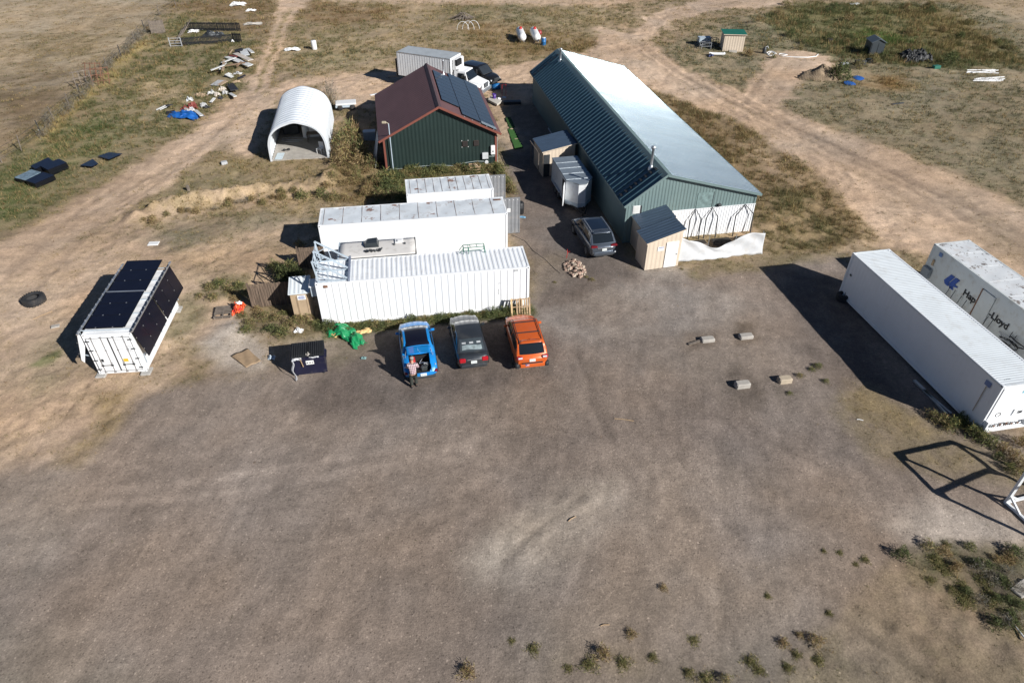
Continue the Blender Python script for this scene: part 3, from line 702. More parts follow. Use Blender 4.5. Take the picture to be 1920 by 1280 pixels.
def container(label, corner, yaw, L=12.19, H=2.9, Wd=2.44, z0=0.0, side='corr', pitch=0.39, depth=0.030, roof='corr', rp=0.28, ms='white', mr='whiteroof', group='shipping containers', seam=None):
    "corner: near-left foot; x runs along the length, y to the far side"
    t = thing('shipping_container', label, 'container', (corner[0], corner[1], z0), R(yaw), group)
    fr = MB()
    for x in (0.07, L - 0.07):
        for y in (0.07, Wd - 0.07): fr.box((x, y, H / 2), (0.14, 0.14, H - 0.24))
    for z in (0.08, H - 0.05):
        hh = 0.16 if z < 1 else 0.09
        for y in (0.05, Wd - 0.05): fr.box((L / 2, y, z), (L - 0.281, 0.1, hh))
        for x in (0.05, L - 0.05): fr.box((x, Wd / 2, z), (0.1, Wd - 0.281, hh))
    fr.box((L / 2, Wd / 2, 0.1), (L - 0.22, Wd - 0.22, 0.1))
    fr.build('frame', M[ms], t)
    for y, nm in ((0.03, 'side_wall'), (Wd - 0.03, 'side_wall')):
        sg = 1 if y < 1 else -1
        mb = MB()
        pts = corr_pts(0.14, L - 0.14, pitch, depth if side == 'corr' else 0.006)
        f = lambda z: (lambda s, o: (s, y + sg * o, z))
        corr_sheet(mb, pts, f(0.16), f(H - 0.095))
        mb.box((L / 2, y + sg * 0.06, H / 2), (L - 0.3, 0.02, H - 0.3))
        mb.build(nm, M[ms], t, fix=False)
    for x in (0.03, L - 0.03):
        mb = MB(); mb.box((x, Wd / 2, H / 2), (0.04, Wd - 0.281, H - 0.26)); mb.build('end_wall', M[ms], t)
    rf = MB()
    if roof == 'corr':
        pts = corr_pts(0.1, L - 0.1, rp, -0.08 * rp)
        f = lambda y: (lambda s, o: (s, y, H - 0.012 + o))
        corr_sheet(rf, pts, f(0.1), f(Wd - 0.1))
        rf.box((0.05, Wd / 2, H - 0.004), (0.1, Wd - 0.35, 0.016)); rf.box((L - 0.05, Wd / 2, H - 0.004), (0.1, Wd - 0.35, 0.016))
    else:
        rf.grid(lambda u, v: (0.1 + u * (L - 0.2), 0.1 + v * (Wd - 0.2), H - 0.012 + 0.018 * math.sin(u * 47) * math.sin(v * 7 + u * 9)), 60, 8)
    r_ = rf.build('roof', M[mr], t, fix=False)
    if seam:
        sm = MB(); x = 0.3
        while x < L - 0.1:
            sm.box((x, Wd / 2, H + 0.006), (0.02, Wd - 0.24, 0.010), 0); x += seam
        sm.build('roof_seam', M['seam'] if mr == 'rustroof' else M[mr], r_)
    for x in (0.085, L - 0.085):
        for y in (0.08, Wd - 0.08):
            for z in (0.055, H - 0.055):
                c = MB(); c.cbox((x, y, z), (0.185, 0.17, 0.124), 0.012, 0)
                sgx = -1 if x < 1 else 1; sgy = -1 if y < 1 else 1
                c.box((x + sgx * 0.0925, y, z), (0.006, 0.07, 0.045), 1); c.box((x, y + sgy * 0.085, z), (0.09, 0.006, 0.05), 1)
                c.build('corner_casting', [M[ms], M['darksteel']], t)
    return t


# ------------------------------------------------------------------ A: the ribbed white container the cars face
A = container('long white corrugated shipping container behind the blue, grey and orange parked cars', (-11.03, 32.24), 8.92)
for px, zz in ((0.55, 2.66), (11.4, 2.74)):
    mb = MB(); mb.box((px, 0.018, zz), (0.24, 0.012, 0.16)); mb.build('rust_patch' if px < 1 else 'number_plate', M['rust'] if px < 1 else M['greyp'], A)
mb = MB(); mb.tube([(10.35, 0.02, 1.15), (10.35, -0.02, 1.35), (10.35, 0.02, 1.55)], 0.012, 6); mb.build('lashing_hook', M['darksteel'], A)
mb = MB(); mb.tube([(10.3, 0.0, 1.95), (10.46, 0.0, 1.95)], 0.012, 6); mb.build('lashing_hook', M['darksteel'], A)

# B: the smooth white one behind, roof streaked with rust, its door swung open
def swung_door(t, L, H, Wd, paper):
    d = MB(); pts = corr_pts(0.06, 1.14, 0.3, 0.035)
    corr_sheet(d, pts, lambda s, o: (s, -0.02 + o, 0.14), lambda s, o: (s, -0.02 + o, H - 0.12))
    d.box((0.6, 0.035, H / 2), (1.18, 0.03, H - 0.24))
    for z in (0.12, H - 0.12): d.box((0.6, 0.01, z), (1.2, 0.07, 0.06))
    for x in (0.03, 1.17): d.box((x, 0.01, H / 2), (0.06, 0.07, H - 0.32))
    o = d.build('door', M['greydoor'], t, fix=False, label='grey container door swung wide open'); o.location = (L, Wd - 0.09, 0.0)
    for i in range(4):
        rv = MB(); rv.lathe([(0.0, 0.012), (0.028, 0.006), (0.03, 0)], 8, 0, Matrix.Translation((0.16 + i * 0.29, -0.03, H - 0.23)) @ Matrix.Rotation(R(90), 4, 'X'))
        rv.build('bolt', M['plastic'], o)
    if paper:
        p = MB(); p.box((0.42, -0.028, 1.9), (0.21, 0.006, 0.28)); p.build('paper_notice', M['paper'], o)
    lr = MB(); lr.tube([(0.95, 0.07, 0.1), (0.95, 0.07, H - 0.1)], 0.017, 8); lr.tube([(0.35, 0.07, 0.1), (0.35, 0.07, H - 0.1)], 0.017, 8)
    lr.build('lock_rod', M['steel'], o)
CB_ = container('long smooth white container with rust streaked grey roof behind the camper', (-12.37, 38.96), 8.63, side='flat', roof='flat', mr='rustroof', seam=1.22)
swung_door(CB_, 12.19, 2.9, 2.44, True)
mb = MB(); mb.box((11.75, 2.0, 2.925), (0.5, 0.2, 0.01)); mb.build('rust_patch', M['rust'], CB_)
C0 = container('short white container with pale rusty roof beside the dark green building', (-7.3, 43.45), 9.6, L=6.06, side='flat', roof='flat', mr='rustroof', seam=0.55)
swung_door(C0, 6.06, 2.9, 2.44, False)

# ------------------------------------------------------------------ D: plain white reefer on the right, machinery end towards the lot
D = container('long plain white refrigerated container casting a wide shadow on the gravel', (22.6, 23.71), 10.85 + 90, z0=0.13, side='flat', pitch=0.3, roof='corr', rp=0.15, ms='reefer', mr='reeferroof', group='refrigerated containers on the right')
# its length axis runs away from us: local y points left, so the visible side is y = 2.44 after the mirror below
D.location = (25.0, 24.17, 0.13); D.rotation_euler = (0, 0, R(100.85))
lip = MB()
def lipf(u, v):
    s = 12.1 * u + 0.05
    return (s, 2.442 + 0.012 * (v > 0.5), 2.9 - v * (0.05 + 0.035 * (1 + math.sin(s * 3.1) * math.sin(s * 1.13 + 1))))
lip.grid(lipf, 90, 2, 0, True, 0.01); lip.build('dented_edge', M['reeferroof'], D, fix=False)
mb = MB(); mb.box((0.72, 2.447, 2.45), (0.34, 0.012, 0.26)); mb.build('blue_sticker', mat('faded_blue', (0.16, 0.22, 0.40), 0.6), D)
mb = MB(); mb.box((0.73, 2.444, 1.5), (0.05, 0.005, 1.6)); mb.build('rust_streak', mat('rust_run', (0.42, 0.36, 0.30), 0.8), D)
mb = MB(); mb.box((11.7, 2.447, 1.62), (0.16, 0.01, 0.12)); mb.build('vent', M['darksteel'], D)
# machinery end at local x = 0 (faces the lot)
e = MB()
e.box((-0.02, 1.22, 2.05), (0.04, 2.2, 1.40), 0)
for z in (2.62, 2.45, 2.22, 1.98, 1.72): e.box((-0.045, 1.22, z), (0.012, 2.1, 0.015), 1)
e.box((-0.02, 0.44, 1.06), (0.04, 0.64, 0.58), 0); e.box((-0.02, 1.93, 1.06), (0.04, 0.76, 0.58), 0)
e.box((-0.02, 1.155, 0.81), (0.04, 0.79, 0.08), 0); e.box((-0.02, 1.155, 1.315), (0.04, 0.79, 0.07), 0)
e.box((-0.02, 0.88, 1.06), (0.04, 0.24, 0.42), 0)
e.box((-0.12, 1.22, 0.74), (0.24, 2.3, 0.05), 0); e.box((-0.12, 1.22, 0.20), (0.24, 2.3, 0.12), 0)
e.box((-0.12, 0.1, 0.48), (0.24, 0.08, 0.46), 0); e.box((-0.12, 2.34, 0.48), (0.24, 0.08, 0.46), 0)
e.box((0.16, 1.22, 0.46), (0.05, 2.2, 0.42), 2)
e.build('machinery_panel', [M['white'], M['greyp'], M['darksteel']], D)
wi = MB(); wi.box((0.05, 1.27, 1.06), (0.05, 0.53, 0.40)); wi.build('access_opening', M['black'], D)
gl = MB(); gl.box((-0.05, 0.66, 1.06), (0.02, 0.24, 0.2), 0); gl.box((-0.065, 0.66, 1.06), (0.01, 0.18, 0.14), 1); gl.build('control_box', [M['greyp'], M['darksteel']], D)
ci = MB()
for a in range(14):
    t0, t1 = a / 14 * 2 * math.pi, (a + 0.8) / 14 * 2 * math.pi
    ci.bar((-0.05, 1.85 + 0.13 * math.cos(t0), 1.06 + 0.13 * math.sin(t0)), (-0.05, 1.85 + 0.13 * math.cos(t1), 1.06 + 0.13 * math.sin(t1)), 0.02)
ci.build('vent_ring', M['darksteel'], D)
cp = MB(); rr = random.Random(4)
for i in range(16):
    y = 0.35 + i * 0.11
    cp.tube([(-0.1, y, 0.3), (-0.16, y + 0.06, 0.42 + rr.random() * 0.15), (-0.1, y + 0.16, 0.34)], 0.03, 6, i % 3)
cp.build('compressor_pipe', [M['steel'], M['rust'], M['darksteel']], D)
ms_ = MB(); ms_.box((-0.046, 0.95, 2.42), (0.01, 0.5, 0.16)); ms_.build('maker_plate', mat('cyan_print', (0.15, 0.5, 0.62), 0.5), D)
# stencilled numbers on the roof near the end: rows of small dashes
dn = MB(); rr = random.Random(9)
for i in range(12): dn.box((0.22 + 0.05 * rr.random(), 0.5 + i * 0.055, 2.902), (0.07, 0.02, 0.004))
for i in range(4): dn.box((0.42, 1.75 + i * 0.09, 2.902), (0.04, 0.03, 0.004))
dn.build('stencil_marks', M['darksteel'], D)
for x in (0.35, 0.36):
    y = 0.3 if x < 0.355 else 2.1
    b_ = MB(); b_.box((0, 0, 0.065), (0.5, 0.35, 0.13)); o = b_.build('support_block', M['concrete'])
    P_ = D.matrix_basis @ Vector((x, y, 0)); o.location = (P_.x, P_.y, 0.0); o.rotation_euler = (0, 0, R(100.85))
    tag(o, 'grey concrete block under the %s corner of the white refrigerated container' % ('outer' if y < 1 else 'left front'), 'block', 'blocks under the refrigerated container')

# ------------------------------------------------------------------ E: older reefer with the shipping line's name
ea = R(101.5)
Ea = np.array([math.cos(ea), math.sin(ea)]); Er = np.array([math.sin(ea), -math.cos(ea)])
E_ = container('old white refrigerated container lettered Hapag-Lloyd with peeling roof', (0, 0), 0, z0=0.13, side='flat', pitch=0.6, roof='flat', ms='oldreefer', mr='peel', group='refrigerated containers on the right', seam=1.5)
fe = np.array([25.73, 36.81]); ne = fe - Ea * 12.19 + Er * 2.44
E_.location = (ne[0], ne[1], 0.13); E_.rotation_euler = (0, 0, ea)
LW = 2.443       # the lettered side (local y); s counts from the far end
def on_side(s, z): return (12.19 - s, LW, z - 0.13)
lg = MB()
def arrow(pts, m_=0):
    n = len(pts); P0 = [Vector(on_side(*p)) for p in pts]; P1 = [p + Vector((0, 0.008, 0)) for p in P0]
    lg.add(P0 + P1, [tuple(range(n)), tuple(range(2 * n - 1, n - 1, -1))] + [(i, (i + 1) % n, n + (i + 1) % n, n + i) for i in range(n)], m_)
arrow([(1.74, 1.52), (2.05, 2.08), (2.37, 2.09), (2.18, 1.69), (2.13, 1.58), (2.23, 1.39), (2.17, 1.33), (1.88, 1.34)])
arrow([(2.27, 1.76), (2.44, 2.1), (2.78, 2.11), (2.58, 1.71), (2.82, 1.68), (2.81, 1.61), (2.52, 1.52), (2.61, 1.32), (2.3, 1.3), (2.18, 1.58)])
lg.build('emblem', M['bluep'], E_)
for body, s, z, sz, ax in (('Hap', 3.3, 1.5, 0.56, 1.06), ('-Lloyd', 5.4, 1.44, 0.56, 0.98)):
    text_mesh('lettering', body, sz, M['blackp'], E_, on_side(s, z), (R(90), 0, R(180)), 0.004, ax, 0.014)
dr = MB(); dr.box((12.19 - 4.88, LW + 0.015, 1.45), (0.95, 0.03, 2.0)); o = dr.build('side_door', M['oldreefer'], E_)
hj = MB(); hj.box((12.19 - 4.39, LW + 0.03, 1.45), (0.06, 0.06, 2.04)); hj.build('hinge_strip', M['rust'], o)
bx = MB(); bx.cbox((12.19 - 0.4, LW + 0.12, 1.15), (0.62, 0.24, 0.62), 0.02); bx.build('electrical_cabinet', mat('cabinet_grey', (0.24, 0.27, 0.29), 0.5), E_)
bk = MB(); bk.box((12.19 - 0.5, LW + 0.02, 1.85), (0.16, 0.03, 0.4)); bk.build('backing_board', M['ply'], E_)
stk = MB(); stk.box((12.19 - 0.78, LW + 0.006, 2.56), (0.26, 0.012, 0.24)); stk.build('blue_sticker', mat('sticker_blue', (0.13, 0.22, 0.42), 0.5), E_)
# ladder racks leaning along its side
def pole_rack(s, wdt, hgt, nm, label):
    t = thing(nm, label, 'rack', (0, 0, 0), 0, 'thin pole racks leaning on the lettered container')
    base = E_.matrix_basis
    mb = MB()
    for k_ in (0, 1):
        p0 = base @ Vector((12.19 - s - k_ * wdt, LW + 0.35, -0.13)); p1 = base @ Vector((12.19 - s - k_ * wdt, LW + 0.06, hgt))
        mb.tube([p0, p1], 0.018, 6)
    for z_ in (0.3, 0.6):
        p0 = base @ Vector((12.19 - s, LW + 0.24, z_)); p1 = base @ Vector((12.19 - s - wdt, LW + 0.24, z_)); mb.tube([p0, p1], 0.014, 6)
    c = sum((Vector(v) for v in mb.v), Vector()) / len(mb.v); c.z = 0
    mb.v = [v - c for v in mb.v]; mb.build('pole_frame', M['darksteel'], t); t.location = c
pole_rack(2.41, 0.42, 1.35, 'pole_rack', 'dark pole rack leaning under the blue arrow emblem')
pole_rack(3.38, 0.42, 1.30, 'pole_rack', 'dark pole rack leaning under the letters Hap')
pole_rack(5.5, 0.35, 1.35, 'pole_rack', 'dark pole rack leaning below the hyphen of the lettering')
pole_rack(7.2, 0.3, 1.5, 'pole_rack', 'dark pole rack leaning under the last letter d')
# pile of grey hose behind the lettering's end
hp = MB(); rr = random.Random(3)
for i in range(9):
    r0 = 0.35 + rr.random() * 0.3; cx, cz = rr.random() * 0.9, 0.15 + i * 0.15
    hp.tube([(cx + r0 * math.cos(a_), 0.12 + 0.1 * math.sin(a_ * 2 + i), cz + 0.25 * r0 * math.sin(a_)) for a_ in np.linspace(0, 6.28, 14)[:-1]], 0.03, 6, i % 2, True)
o = hp.build('hose_bundle', [M['black'], M['greyp']]); P_ = E_.matrix_basis @ Vector((12.19 - 7.0, LW + 0.35, -0.13)); o.location = (P_.x, P_.y, 0.02); o.rotation_euler = (0, 0, ea + R(180))
tag(o, 'tangled black and grey hose bundle heaped against the lettered container', 'hose')

# ------------------------------------------------------------------ C: 20-foot container carrying solar panels
Cc = container('white twenty foot container with solar panels on its roof and side', (-21.94, 27.74), 95.83 - 90, L=6.06, H=2.59, z0=0.1, side='flat', pitch=0.4, roof='flat', ms='white', mr='white')
# re-orient: length axis away from us; local y points left
Cc.location = (-19.51, 27.99, 0.1); Cc.rotation_euler = (0, 0, R(95.83))
# doors on the near end (local x = 0), with rods, hinges, labels
for k_ in (0, 1):
    y0 = 0.14 + k_ * 1.09
    d = MB(); d.box((-0.025, y0 + 0.535, 1.29), (0.05, 1.05, 2.2), 0)
    gk = MB()
    for yy in (y0 + 0.012, y0 + 1.06): gk.box((-0.055, yy, 1.29), (0.012, 0.024, 2.2))
    for zz in (0.2, 2.38): gk.box((-0.055, y0 + 0.535, zz), (0.012, 1.02, 0.024))
    o = d.build('door', M['white'], Cc)
    gk.build('door_seal', M['darksteel'], o)
    for yy in (0.3, 0.78):
        lr = MB(); lr.tube([(-0.085, y0 + yy, 0.12), (-0.085, y0 + yy, 2.47)], 0.02, 8)
        for zz in (0.14, 0.75, 1.6, 2.44): lr.box((-0.075, y0 + yy, zz), (0.05, 0.09, 0.05))
        lr.build('lock_rod', M['steel'], o)
        hd_ = MB(); hd_.bar((-0.1, y0 + yy, 0.62), (-0.1, y0 + yy + (0.34 if yy < 0.5 else -0.34), 0.62), 0.03); hd_.box((-0.1, y0 + yy, 0.62), (0.04, 0.1, 0.1)); hd_.build('handle', M['darksteel'], o)
    for zz in (0.35, 0.95, 1.6, 2.2):
        hg = MB(); hg.box((-0.06, y0 + (0.04 if k_ == 0 else 1.03), zz), (0.035, 0.2, 0.06)); hg.build('hinge', M['darksteel'], o)
tp = MB(); tp.box((-0.056, 0.78, 0.88), (0.006, 0.24, 0.2)); tp.build('yellow_label', M['yellowp'], Cc)
tp = MB(); tp.box((-0.056, 1.98, 0.93), (0.006, 0.2, 0.2)); tp.build('dark_label', M['darksteel'], Cc)
sm = MB(); rr = random.Random(2)
for zz, y0, y1 in ((2.22, 0.3, 0.95), (2.08, 0.3, 0.55), (2.05, 0.75, 0.95), (1.78, 0.7, 0.9), (1.62, 0.72, 0.85), (1.78, 0.28, 0.55), (1.7, 0.28, 0.55), (1.62, 0.28, 0.55), (1.54, 0.28, 0.55), (1.46, 0.28, 0.55), (2.25, 1.85, 2.05)):
    y = y0
    while y < y1:
        wd = 0.03 + 0.03 * rr.random(); sm.box((-0.055, y, zz), (0.004, wd, 0.045)); y += wd + 0.025
sm.build('small_print', M['greyp'], Cc)
def solar_strip(parent, mtx, n, wlen, wid, name='solar_panel'):
    "n panels side by side along local x, in the plane of mtx"
    for i in range(n):
        p = MB(); x = i * (wid + 0.015)
        p.box((x + wid / 2, wlen / 2, 0.0), (wid, wlen, 0.035), 0)
        p.box((x + wid / 2, wlen / 2, 0.019), (wid - 0.03, wlen - 0.03, 0.006), 1)
        o = p.build(name, [M['solarframe'], M['solar']], parent); o.matrix_local = mtx
        cl = MB()
        for yy in (wlen * 0.3, wlen * 0.72): cl.box((x, yy, 0.03), (0.05, 0.05, 0.02))
        c_ = cl.build('clamp', M['alu'], o)
pw = 1.045
for x0 in (-0.02, 3.30):
    solar_strip(Cc, Matrix.Translation((x0 + 0.26, 0.30, 2.80)) @ Matrix.Rotation(R(-1.2), 4, 'Y') @ Matrix.Rotation(R(1.0), 4, 'X'), 3, 1.98, pw)
    # panels hung off the right-hand wall, foot kicked out
    solar_strip(Cc, Matrix.Translation((x0 - 0.05, -0.46, 1.08)) @ Matrix.Rotation(R(77), 4, 'X'), 3, 1.72, pw)
    # panels hung off the left-hand wall
    solar_strip(Cc, Matrix.Translation((x0 - 0.05, 2.60, 2.68)) @ Matrix.Rotation(R(-77), 4, 'X'), 3, 1.72, pw)
rl = MB()
for y in (-0.10, 2.56):
    rl.bar((-0.1, y, 2.70), (6.75, y, 2.70), 0.09, 0.07)
    for x in np.linspace(0.1, 6.5, 14): rl.box((x, y, 2.76), (0.06, 0.07, 0.05))
rl.bar((3.48, 0.32, 2.86), (3.48, 2.28, 2.90), 0.10, 0.04)
rl.build('mounting_rail', M['alu'], Cc)
st_ = MB()
for x in (0.3, 1.7, 3.0, 3.6, 4.9, 6.2):
    for y, y2 in ((-0.03, -0.44), (2.47, 2.95)):
        st_.bar((x, y, 0.95), (x, y2, 1.12), 0.04); st_.bar((x, y, 0.95), (x, y, 0.35), 0.03); st_.bar((x, y2, 1.08), (x, -0.1 if y < 1 else 2.6, 2.62), 0.035)
    st_.bar((x, -0.05, 2.62), (x, 2.5, 2.66), 0.04)
st_.build('bracket', M['bluesteel'], Cc)
skp = MB(); skp.prism([(2.47, 2.62), (2.60, 2.68), (2.98, 1.05), (2.86, 0.85), (2.48, 1.9)], 'x', -0.05, -0.02); skp.build('end_plate', M['white'], Cc)
for k_, (x, y) in enumerate(((0.15, 0.2), (0.15, 2.25), (5.9, 0.2))):
    b_ = MB(); b_.cbox((0, 0, 0.05), (0.6, 0.5, 0.1), 0.02); P_ = Cc.matrix_basis @ Vector((x - 0.1, y - (0.15 if y < 1 else -0.1), 0))
    o = b_.build('support_block', M['slab']); o.location = (P_.x, P_.y, 0); o.rotation_euler = (0, 0, R(96))
    tag(o, 'flat concrete block under the %s corner of the solar container' % ('right front', 'left front', 'right rear')[k_], 'block', 'blocks under the solar container')
# ------------------------------------------------------------------ the long teal metal building
M['teal'] = mat('teal_metal_siding', (0.155, 0.215, 0.212), 0.45, var=0.06, scale=0.6)
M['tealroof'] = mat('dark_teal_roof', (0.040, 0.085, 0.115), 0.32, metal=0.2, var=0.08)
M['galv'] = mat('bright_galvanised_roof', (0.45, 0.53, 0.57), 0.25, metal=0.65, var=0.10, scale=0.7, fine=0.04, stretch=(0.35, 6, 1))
BA = R(101.18)
BL = thing('metal_building', 'long teal metal building with a shiny silver roof slope and white skirt panels', 'building', (7.681, 41.97, 0), R(11.18))
LB, WB, HE, HR, VR = 29.32, 9.345, 3.05, 4.92, 0.266
XR = WB * VR


def sided(mb, p0, p1, z0, zt, pitch=0.23, dep=0.02, mat_=0):
    "vertical ribbed sheet from p0 to p1 (xy), top height zt(s) with s in 0..1"
    p0, p1 = Vector((*p0, 0)), Vector((*p1, 0)); d = p1 - p0; ln = d.length; d.normalize(); nrm = Vector((d.y, -d.x, 0))
    pts = corr_pts(0, ln, pitch, dep)
    corr_sheet(mb, pts, lambda s, o: p0 + d * s + nrm * o + Vector((0, 0, z0)), lambda s, o: p0 + d * s + nrm * o + Vector((0, 0, zt(s / ln))), mat_)


def zt_gable(u): return HE + (HR - HE) * (u / VR if u < VR else (1 - u) / (1 - VR)) - 0.02
mb = MB(); sided(mb, (0, 0), (XR, 0), 0.1, lambda u: zt_gable(u * VR)); sided(mb, (XR, 0), (WB, 0), 0.1, lambda u: zt_gable(VR + u * (1 - VR)))
mb.prism([(0.03, 0), (WB - 0.03, 0), (WB - 0.03, HE - 0.06), (XR, HR - 0.08), (0.03, HE - 0.06)], 'y', 0.012, 0.08)
mb.build('gable_wall', M['teal'], BL, fix=False)
mb = MB(); sided(mb, (WB, LB), (XR, LB), 0.1, lambda u: zt_gable(1 - u * (1 - VR))); sided(mb, (XR, LB), (0, LB), 0.1, lambda u: zt_gable(VR * (1 - u)))
mb.build('gable_wall', M['teal'], BL, fix=False)
mb = MB(); sided(mb, (0, LB), (0, 0), 0.0, lambda u: HE); mb.box((0.06, LB / 2, 1.5), (0.06, LB - 0.2, 2.9)); mb.build('side_wall', M['teal'], BL, fix=False)
mb = MB(); sided(mb, (WB, 0), (WB, LB), 0.0, lambda u: HE); mb.build('side_wall', M['teal'], BL, fix=False)
# left slope: standing ribs run up the slope, wide pans between
sl_ = MB(); n = 52; p_ = (LB + 0.5) / n
def slopeL(y, u, o): # u 0 eave -> 1 ridge
    d = Vector((XR + 0.25, 0, HR - HE + 0.2)).normalized(); nn = Vector((-d.z, 0, d.x))
    return Vector((-0.25, y, HE - 0.12)) + Vector((XR + 0.25, 0, HR - HE + 0.2)) * u + nn * o
pts = []
for i in range(n):
    y = -0.25 + i * p_
    pts += [(y, 0), (y + p_ * 0.72, 0), (y + p_ * 0.76, 0.075), (y + p_ * 0.90, 0.075), (y + p_ * 0.95, 0)]
pts.append((LB + 0.25, 0))
corr_sheet(sl_, pts, lambda s, o: slopeL(s, 0, o), lambda s, o: slopeL(s, 0.93, o))
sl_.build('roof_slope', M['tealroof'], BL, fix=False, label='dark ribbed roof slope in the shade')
sr = MB(); n = 110; p_ = (LB + 0.5) / n; pts = []
for i in range(n):
    y = -0.25 + i * p_
    hr = 0.005 + 0.020 * math.exp(-((y - 22.5) / 3.6) ** 2)          # sun glare built into the shape: ribs made taller towards the far end
    pts += [(y, 0), (y + p_ * 0.62, 0.0), (y + p_ * 0.62 + hr * 0.42, hr), (y + p_ * 0.80, hr), (y + p_ * 0.95, 0.0)]
pts.append((LB + 0.25, 0))
def slopeR(y, u, o): return Vector((WB + 0.25 - u * (WB + 0.25 - XR), y, HE - 0.06 + u * (HR - HE + 0.13) + o + 0.006 * math.sin(y * 2.1 + u * 3) ))
corr_sheet(sr, pts, lambda s, o: slopeR(s, 0, o), lambda s, o: slopeR(s, 0.97, o))
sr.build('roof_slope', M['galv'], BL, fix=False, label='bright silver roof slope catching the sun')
rc = MB(); rc.prism([(XR - 0.34, HR - 0.14), (XR, HR + 0.11), (XR + 0.3, HR + 0.04), (XR, HR + 0.05)], 'y', -0.27, LB + 0.27)
rc.build('ridge_cap', M['teal'], BL)
ft = MB()
for y in (-0.27, LB + 0.27):
    ft.bar((-0.27, y, HE - 0.15), (XR, y, HR + 0.02), 0.05, 0.16); ft.bar((XR, y, HR + 0.02), (WB + 0.27, y, HE - 0.12), 0.05, 0.16)
ft.bar((-0.26, -0.25, HE - 0.18), (-0.26, LB + 0.25, HE - 0.18), 0.06, 0.12); ft.bar((WB + 0.27, -0.25, HE - 0.12), (WB + 0.27, LB + 0.25, HE - 0.12), 0.06, 0.12)
for x in (0.0, WB): ft.box((x, -0.02, 1.5), (0.12, 0.07, 2.9))
ft.build('trim', M['teal'], BL)
# long dashes of snow guards near the front and back of the dark slope
sg = MB()
for y in (1.15, LB - 1.1):
    for u in np.linspace(0.08, 0.9, 8):
        p0 = slopeL(y, u, 0.07); sg.box(p0, (0.16, 0.34, 0.03), 0, None)
sg.build('snow_guard', M['black'], BL)
wn = MB(); wn.box((0.68, -0.035, 2.54), (0.5, 0.05, 0.56), 0); wn.box((0.68, -0.065, 2.54), (0.42, 0.012, 0.48), 1)
wn.build('window', [M['plastic'], mat('window_film', (0.62, 0.62, 0.59), 0.3)], BL)
wn = MB(); wn.box((1.0, -0.05, 2.5), (0.09, 0.09, 0.6)); wn.build('window_shutter', M['darksteel'], BL)
pt = MB(); pt.box((5.55, -0.035, 2.8), (1.12, 0.03, 1.1), 0); pt.bar((6.13, -0.04, 2.24), (6.13, -0.04, 3.36), 0.04, 0.04, 1); pt.build('vent_panel', [mat('scuffed_teal', (0.20, 0.285, 0.28), 0.6, var=0.3, scale=3, fine=0.5), M['darksteel']], BL)
lp = MB(); lp.cbox((6.66, -0.12, 2.38), (0.26, 0.2, 0.16), 0.03); lp.build('wall_lamp', M['darksteel'], BL)
d = MB(); d.box((1.9, -0.03, 1.0), (0.9, 0.04, 2.0)); d.build('door', M['darksteel'], BL)
sk = MB(); sided(sk, (3.3, -0.05), (9.42, -0.05), 0.05, lambda u: 2.18 - 0.05 * u, 0.2, 0.03)
sk.box((6.36, -0.06, 2.19), (6.14, 0.05, 0.04)); sk.build('skirt_panel', M['white'], BL, fix=False)
pj_ = MB(); sided(pj_, (9.42, -0.06), (9.42, 0.5), 0.05, lambda u: 2.12, 0.2, 0.03); pj_.build('skirt_panel', M['white'], BL, fix=False)
def flue(px, py, nm, H=1.25):
    m_ = MB()
    m_.lathe([(0.22, -0.35), (0.2, -0.1), (0.11, 0.05), (0.085, 0.1), (0.085, H), (0.15, H + 0.02), (0.15, H + 0.14), (0.05, H + 0.2)], 14)
    o = m_.build('flue_pipe', M['steel'], BL); return o
o = flue(0, 0, ''); o.location = slopeL(1.7, 0.86, 0.06)
o = flue(0, 0, '', 0.9); o.location = slopeL(LB - 2.6, 0.86, 0.06)
gp = MB(); gp.tube([(-0.12, LB - 7.5, 0.06), (-0.12, 12.0, 0.06)], 0.05, 8); gp.build('base_pipe', M['bluesteel'], BL)

# tan shed at the front of it
def lean_shed(name, label, fr_l, fr_r, depth, h_l, h_r, roof_m, wall_m, over=0.12, door=None, back=(0, 0)):
    "front edge from fr_l to fr_r; the single slope rises left to right"
    a = Vector((fr_l[0], fr_l[1], 0)); b = Vector((fr_r[0], fr_r[1], 0)); w_ = (b - a).length; rz = math.atan2(b.y - a.y, b.x - a.x)
    t = thing(name, label, 'shed', a, rz)
    for (p0, p1, z0, z1) in (((0, 0), (w_, 0), h_l, h_r), ((w_, 0), (w_, depth), h_r, h_r), ((w_, depth), (0, depth), h_r, h_l), ((0, depth), (0, 0), h_l, h_l)):
        mb = MB(); sided(mb, p0, p1, 0.02, lambda u: z0 + (z1 - z0) * u, 0.3, 0.012)
        mb.build('wall', wall_m, t, fix=False)
    core = MB(); core.prism([(0.03, 0.02), (w_ - 0.03, 0.02), (w_ - 0.03, h_r - 0.06), (0.03, h_l - 0.06)], 'y', 0.03, depth - 0.03); core.build('core_frame', wall_m, t)
    rf = MB(); pts = corr_pts(-over, depth + over, 0.3, 0.02); k_ = (h_r - h_l) / w_
    corr_sheet(rf, pts, lambda s, o: (-over, s, h_l - over * k_ + 0.08 + o), lambda s, o: (w_ + over, s, h_r + over * k_ + 0.08 + o))
    rf.hexa([(-over, -over, h_l - over * k_ - 0.0), (w_ + over, -over, h_r + over * k_ - 0.0), (w_ + over, depth + over, h_r + over * k_), (-over, depth + over, h_l - over * k_),
             (-over, -over, h_l - over * k_ + 0.075), (w_ + over, -over, h_r + over * k_ + 0.075), (w_ + over, depth + over, h_r + over * k_ + 0.075), (-over, depth + over, h_l - over * k_ + 0.075)], 1)
    rf.build('roof', [roof_m, wall_m], t, fix=False)
    return t, w_
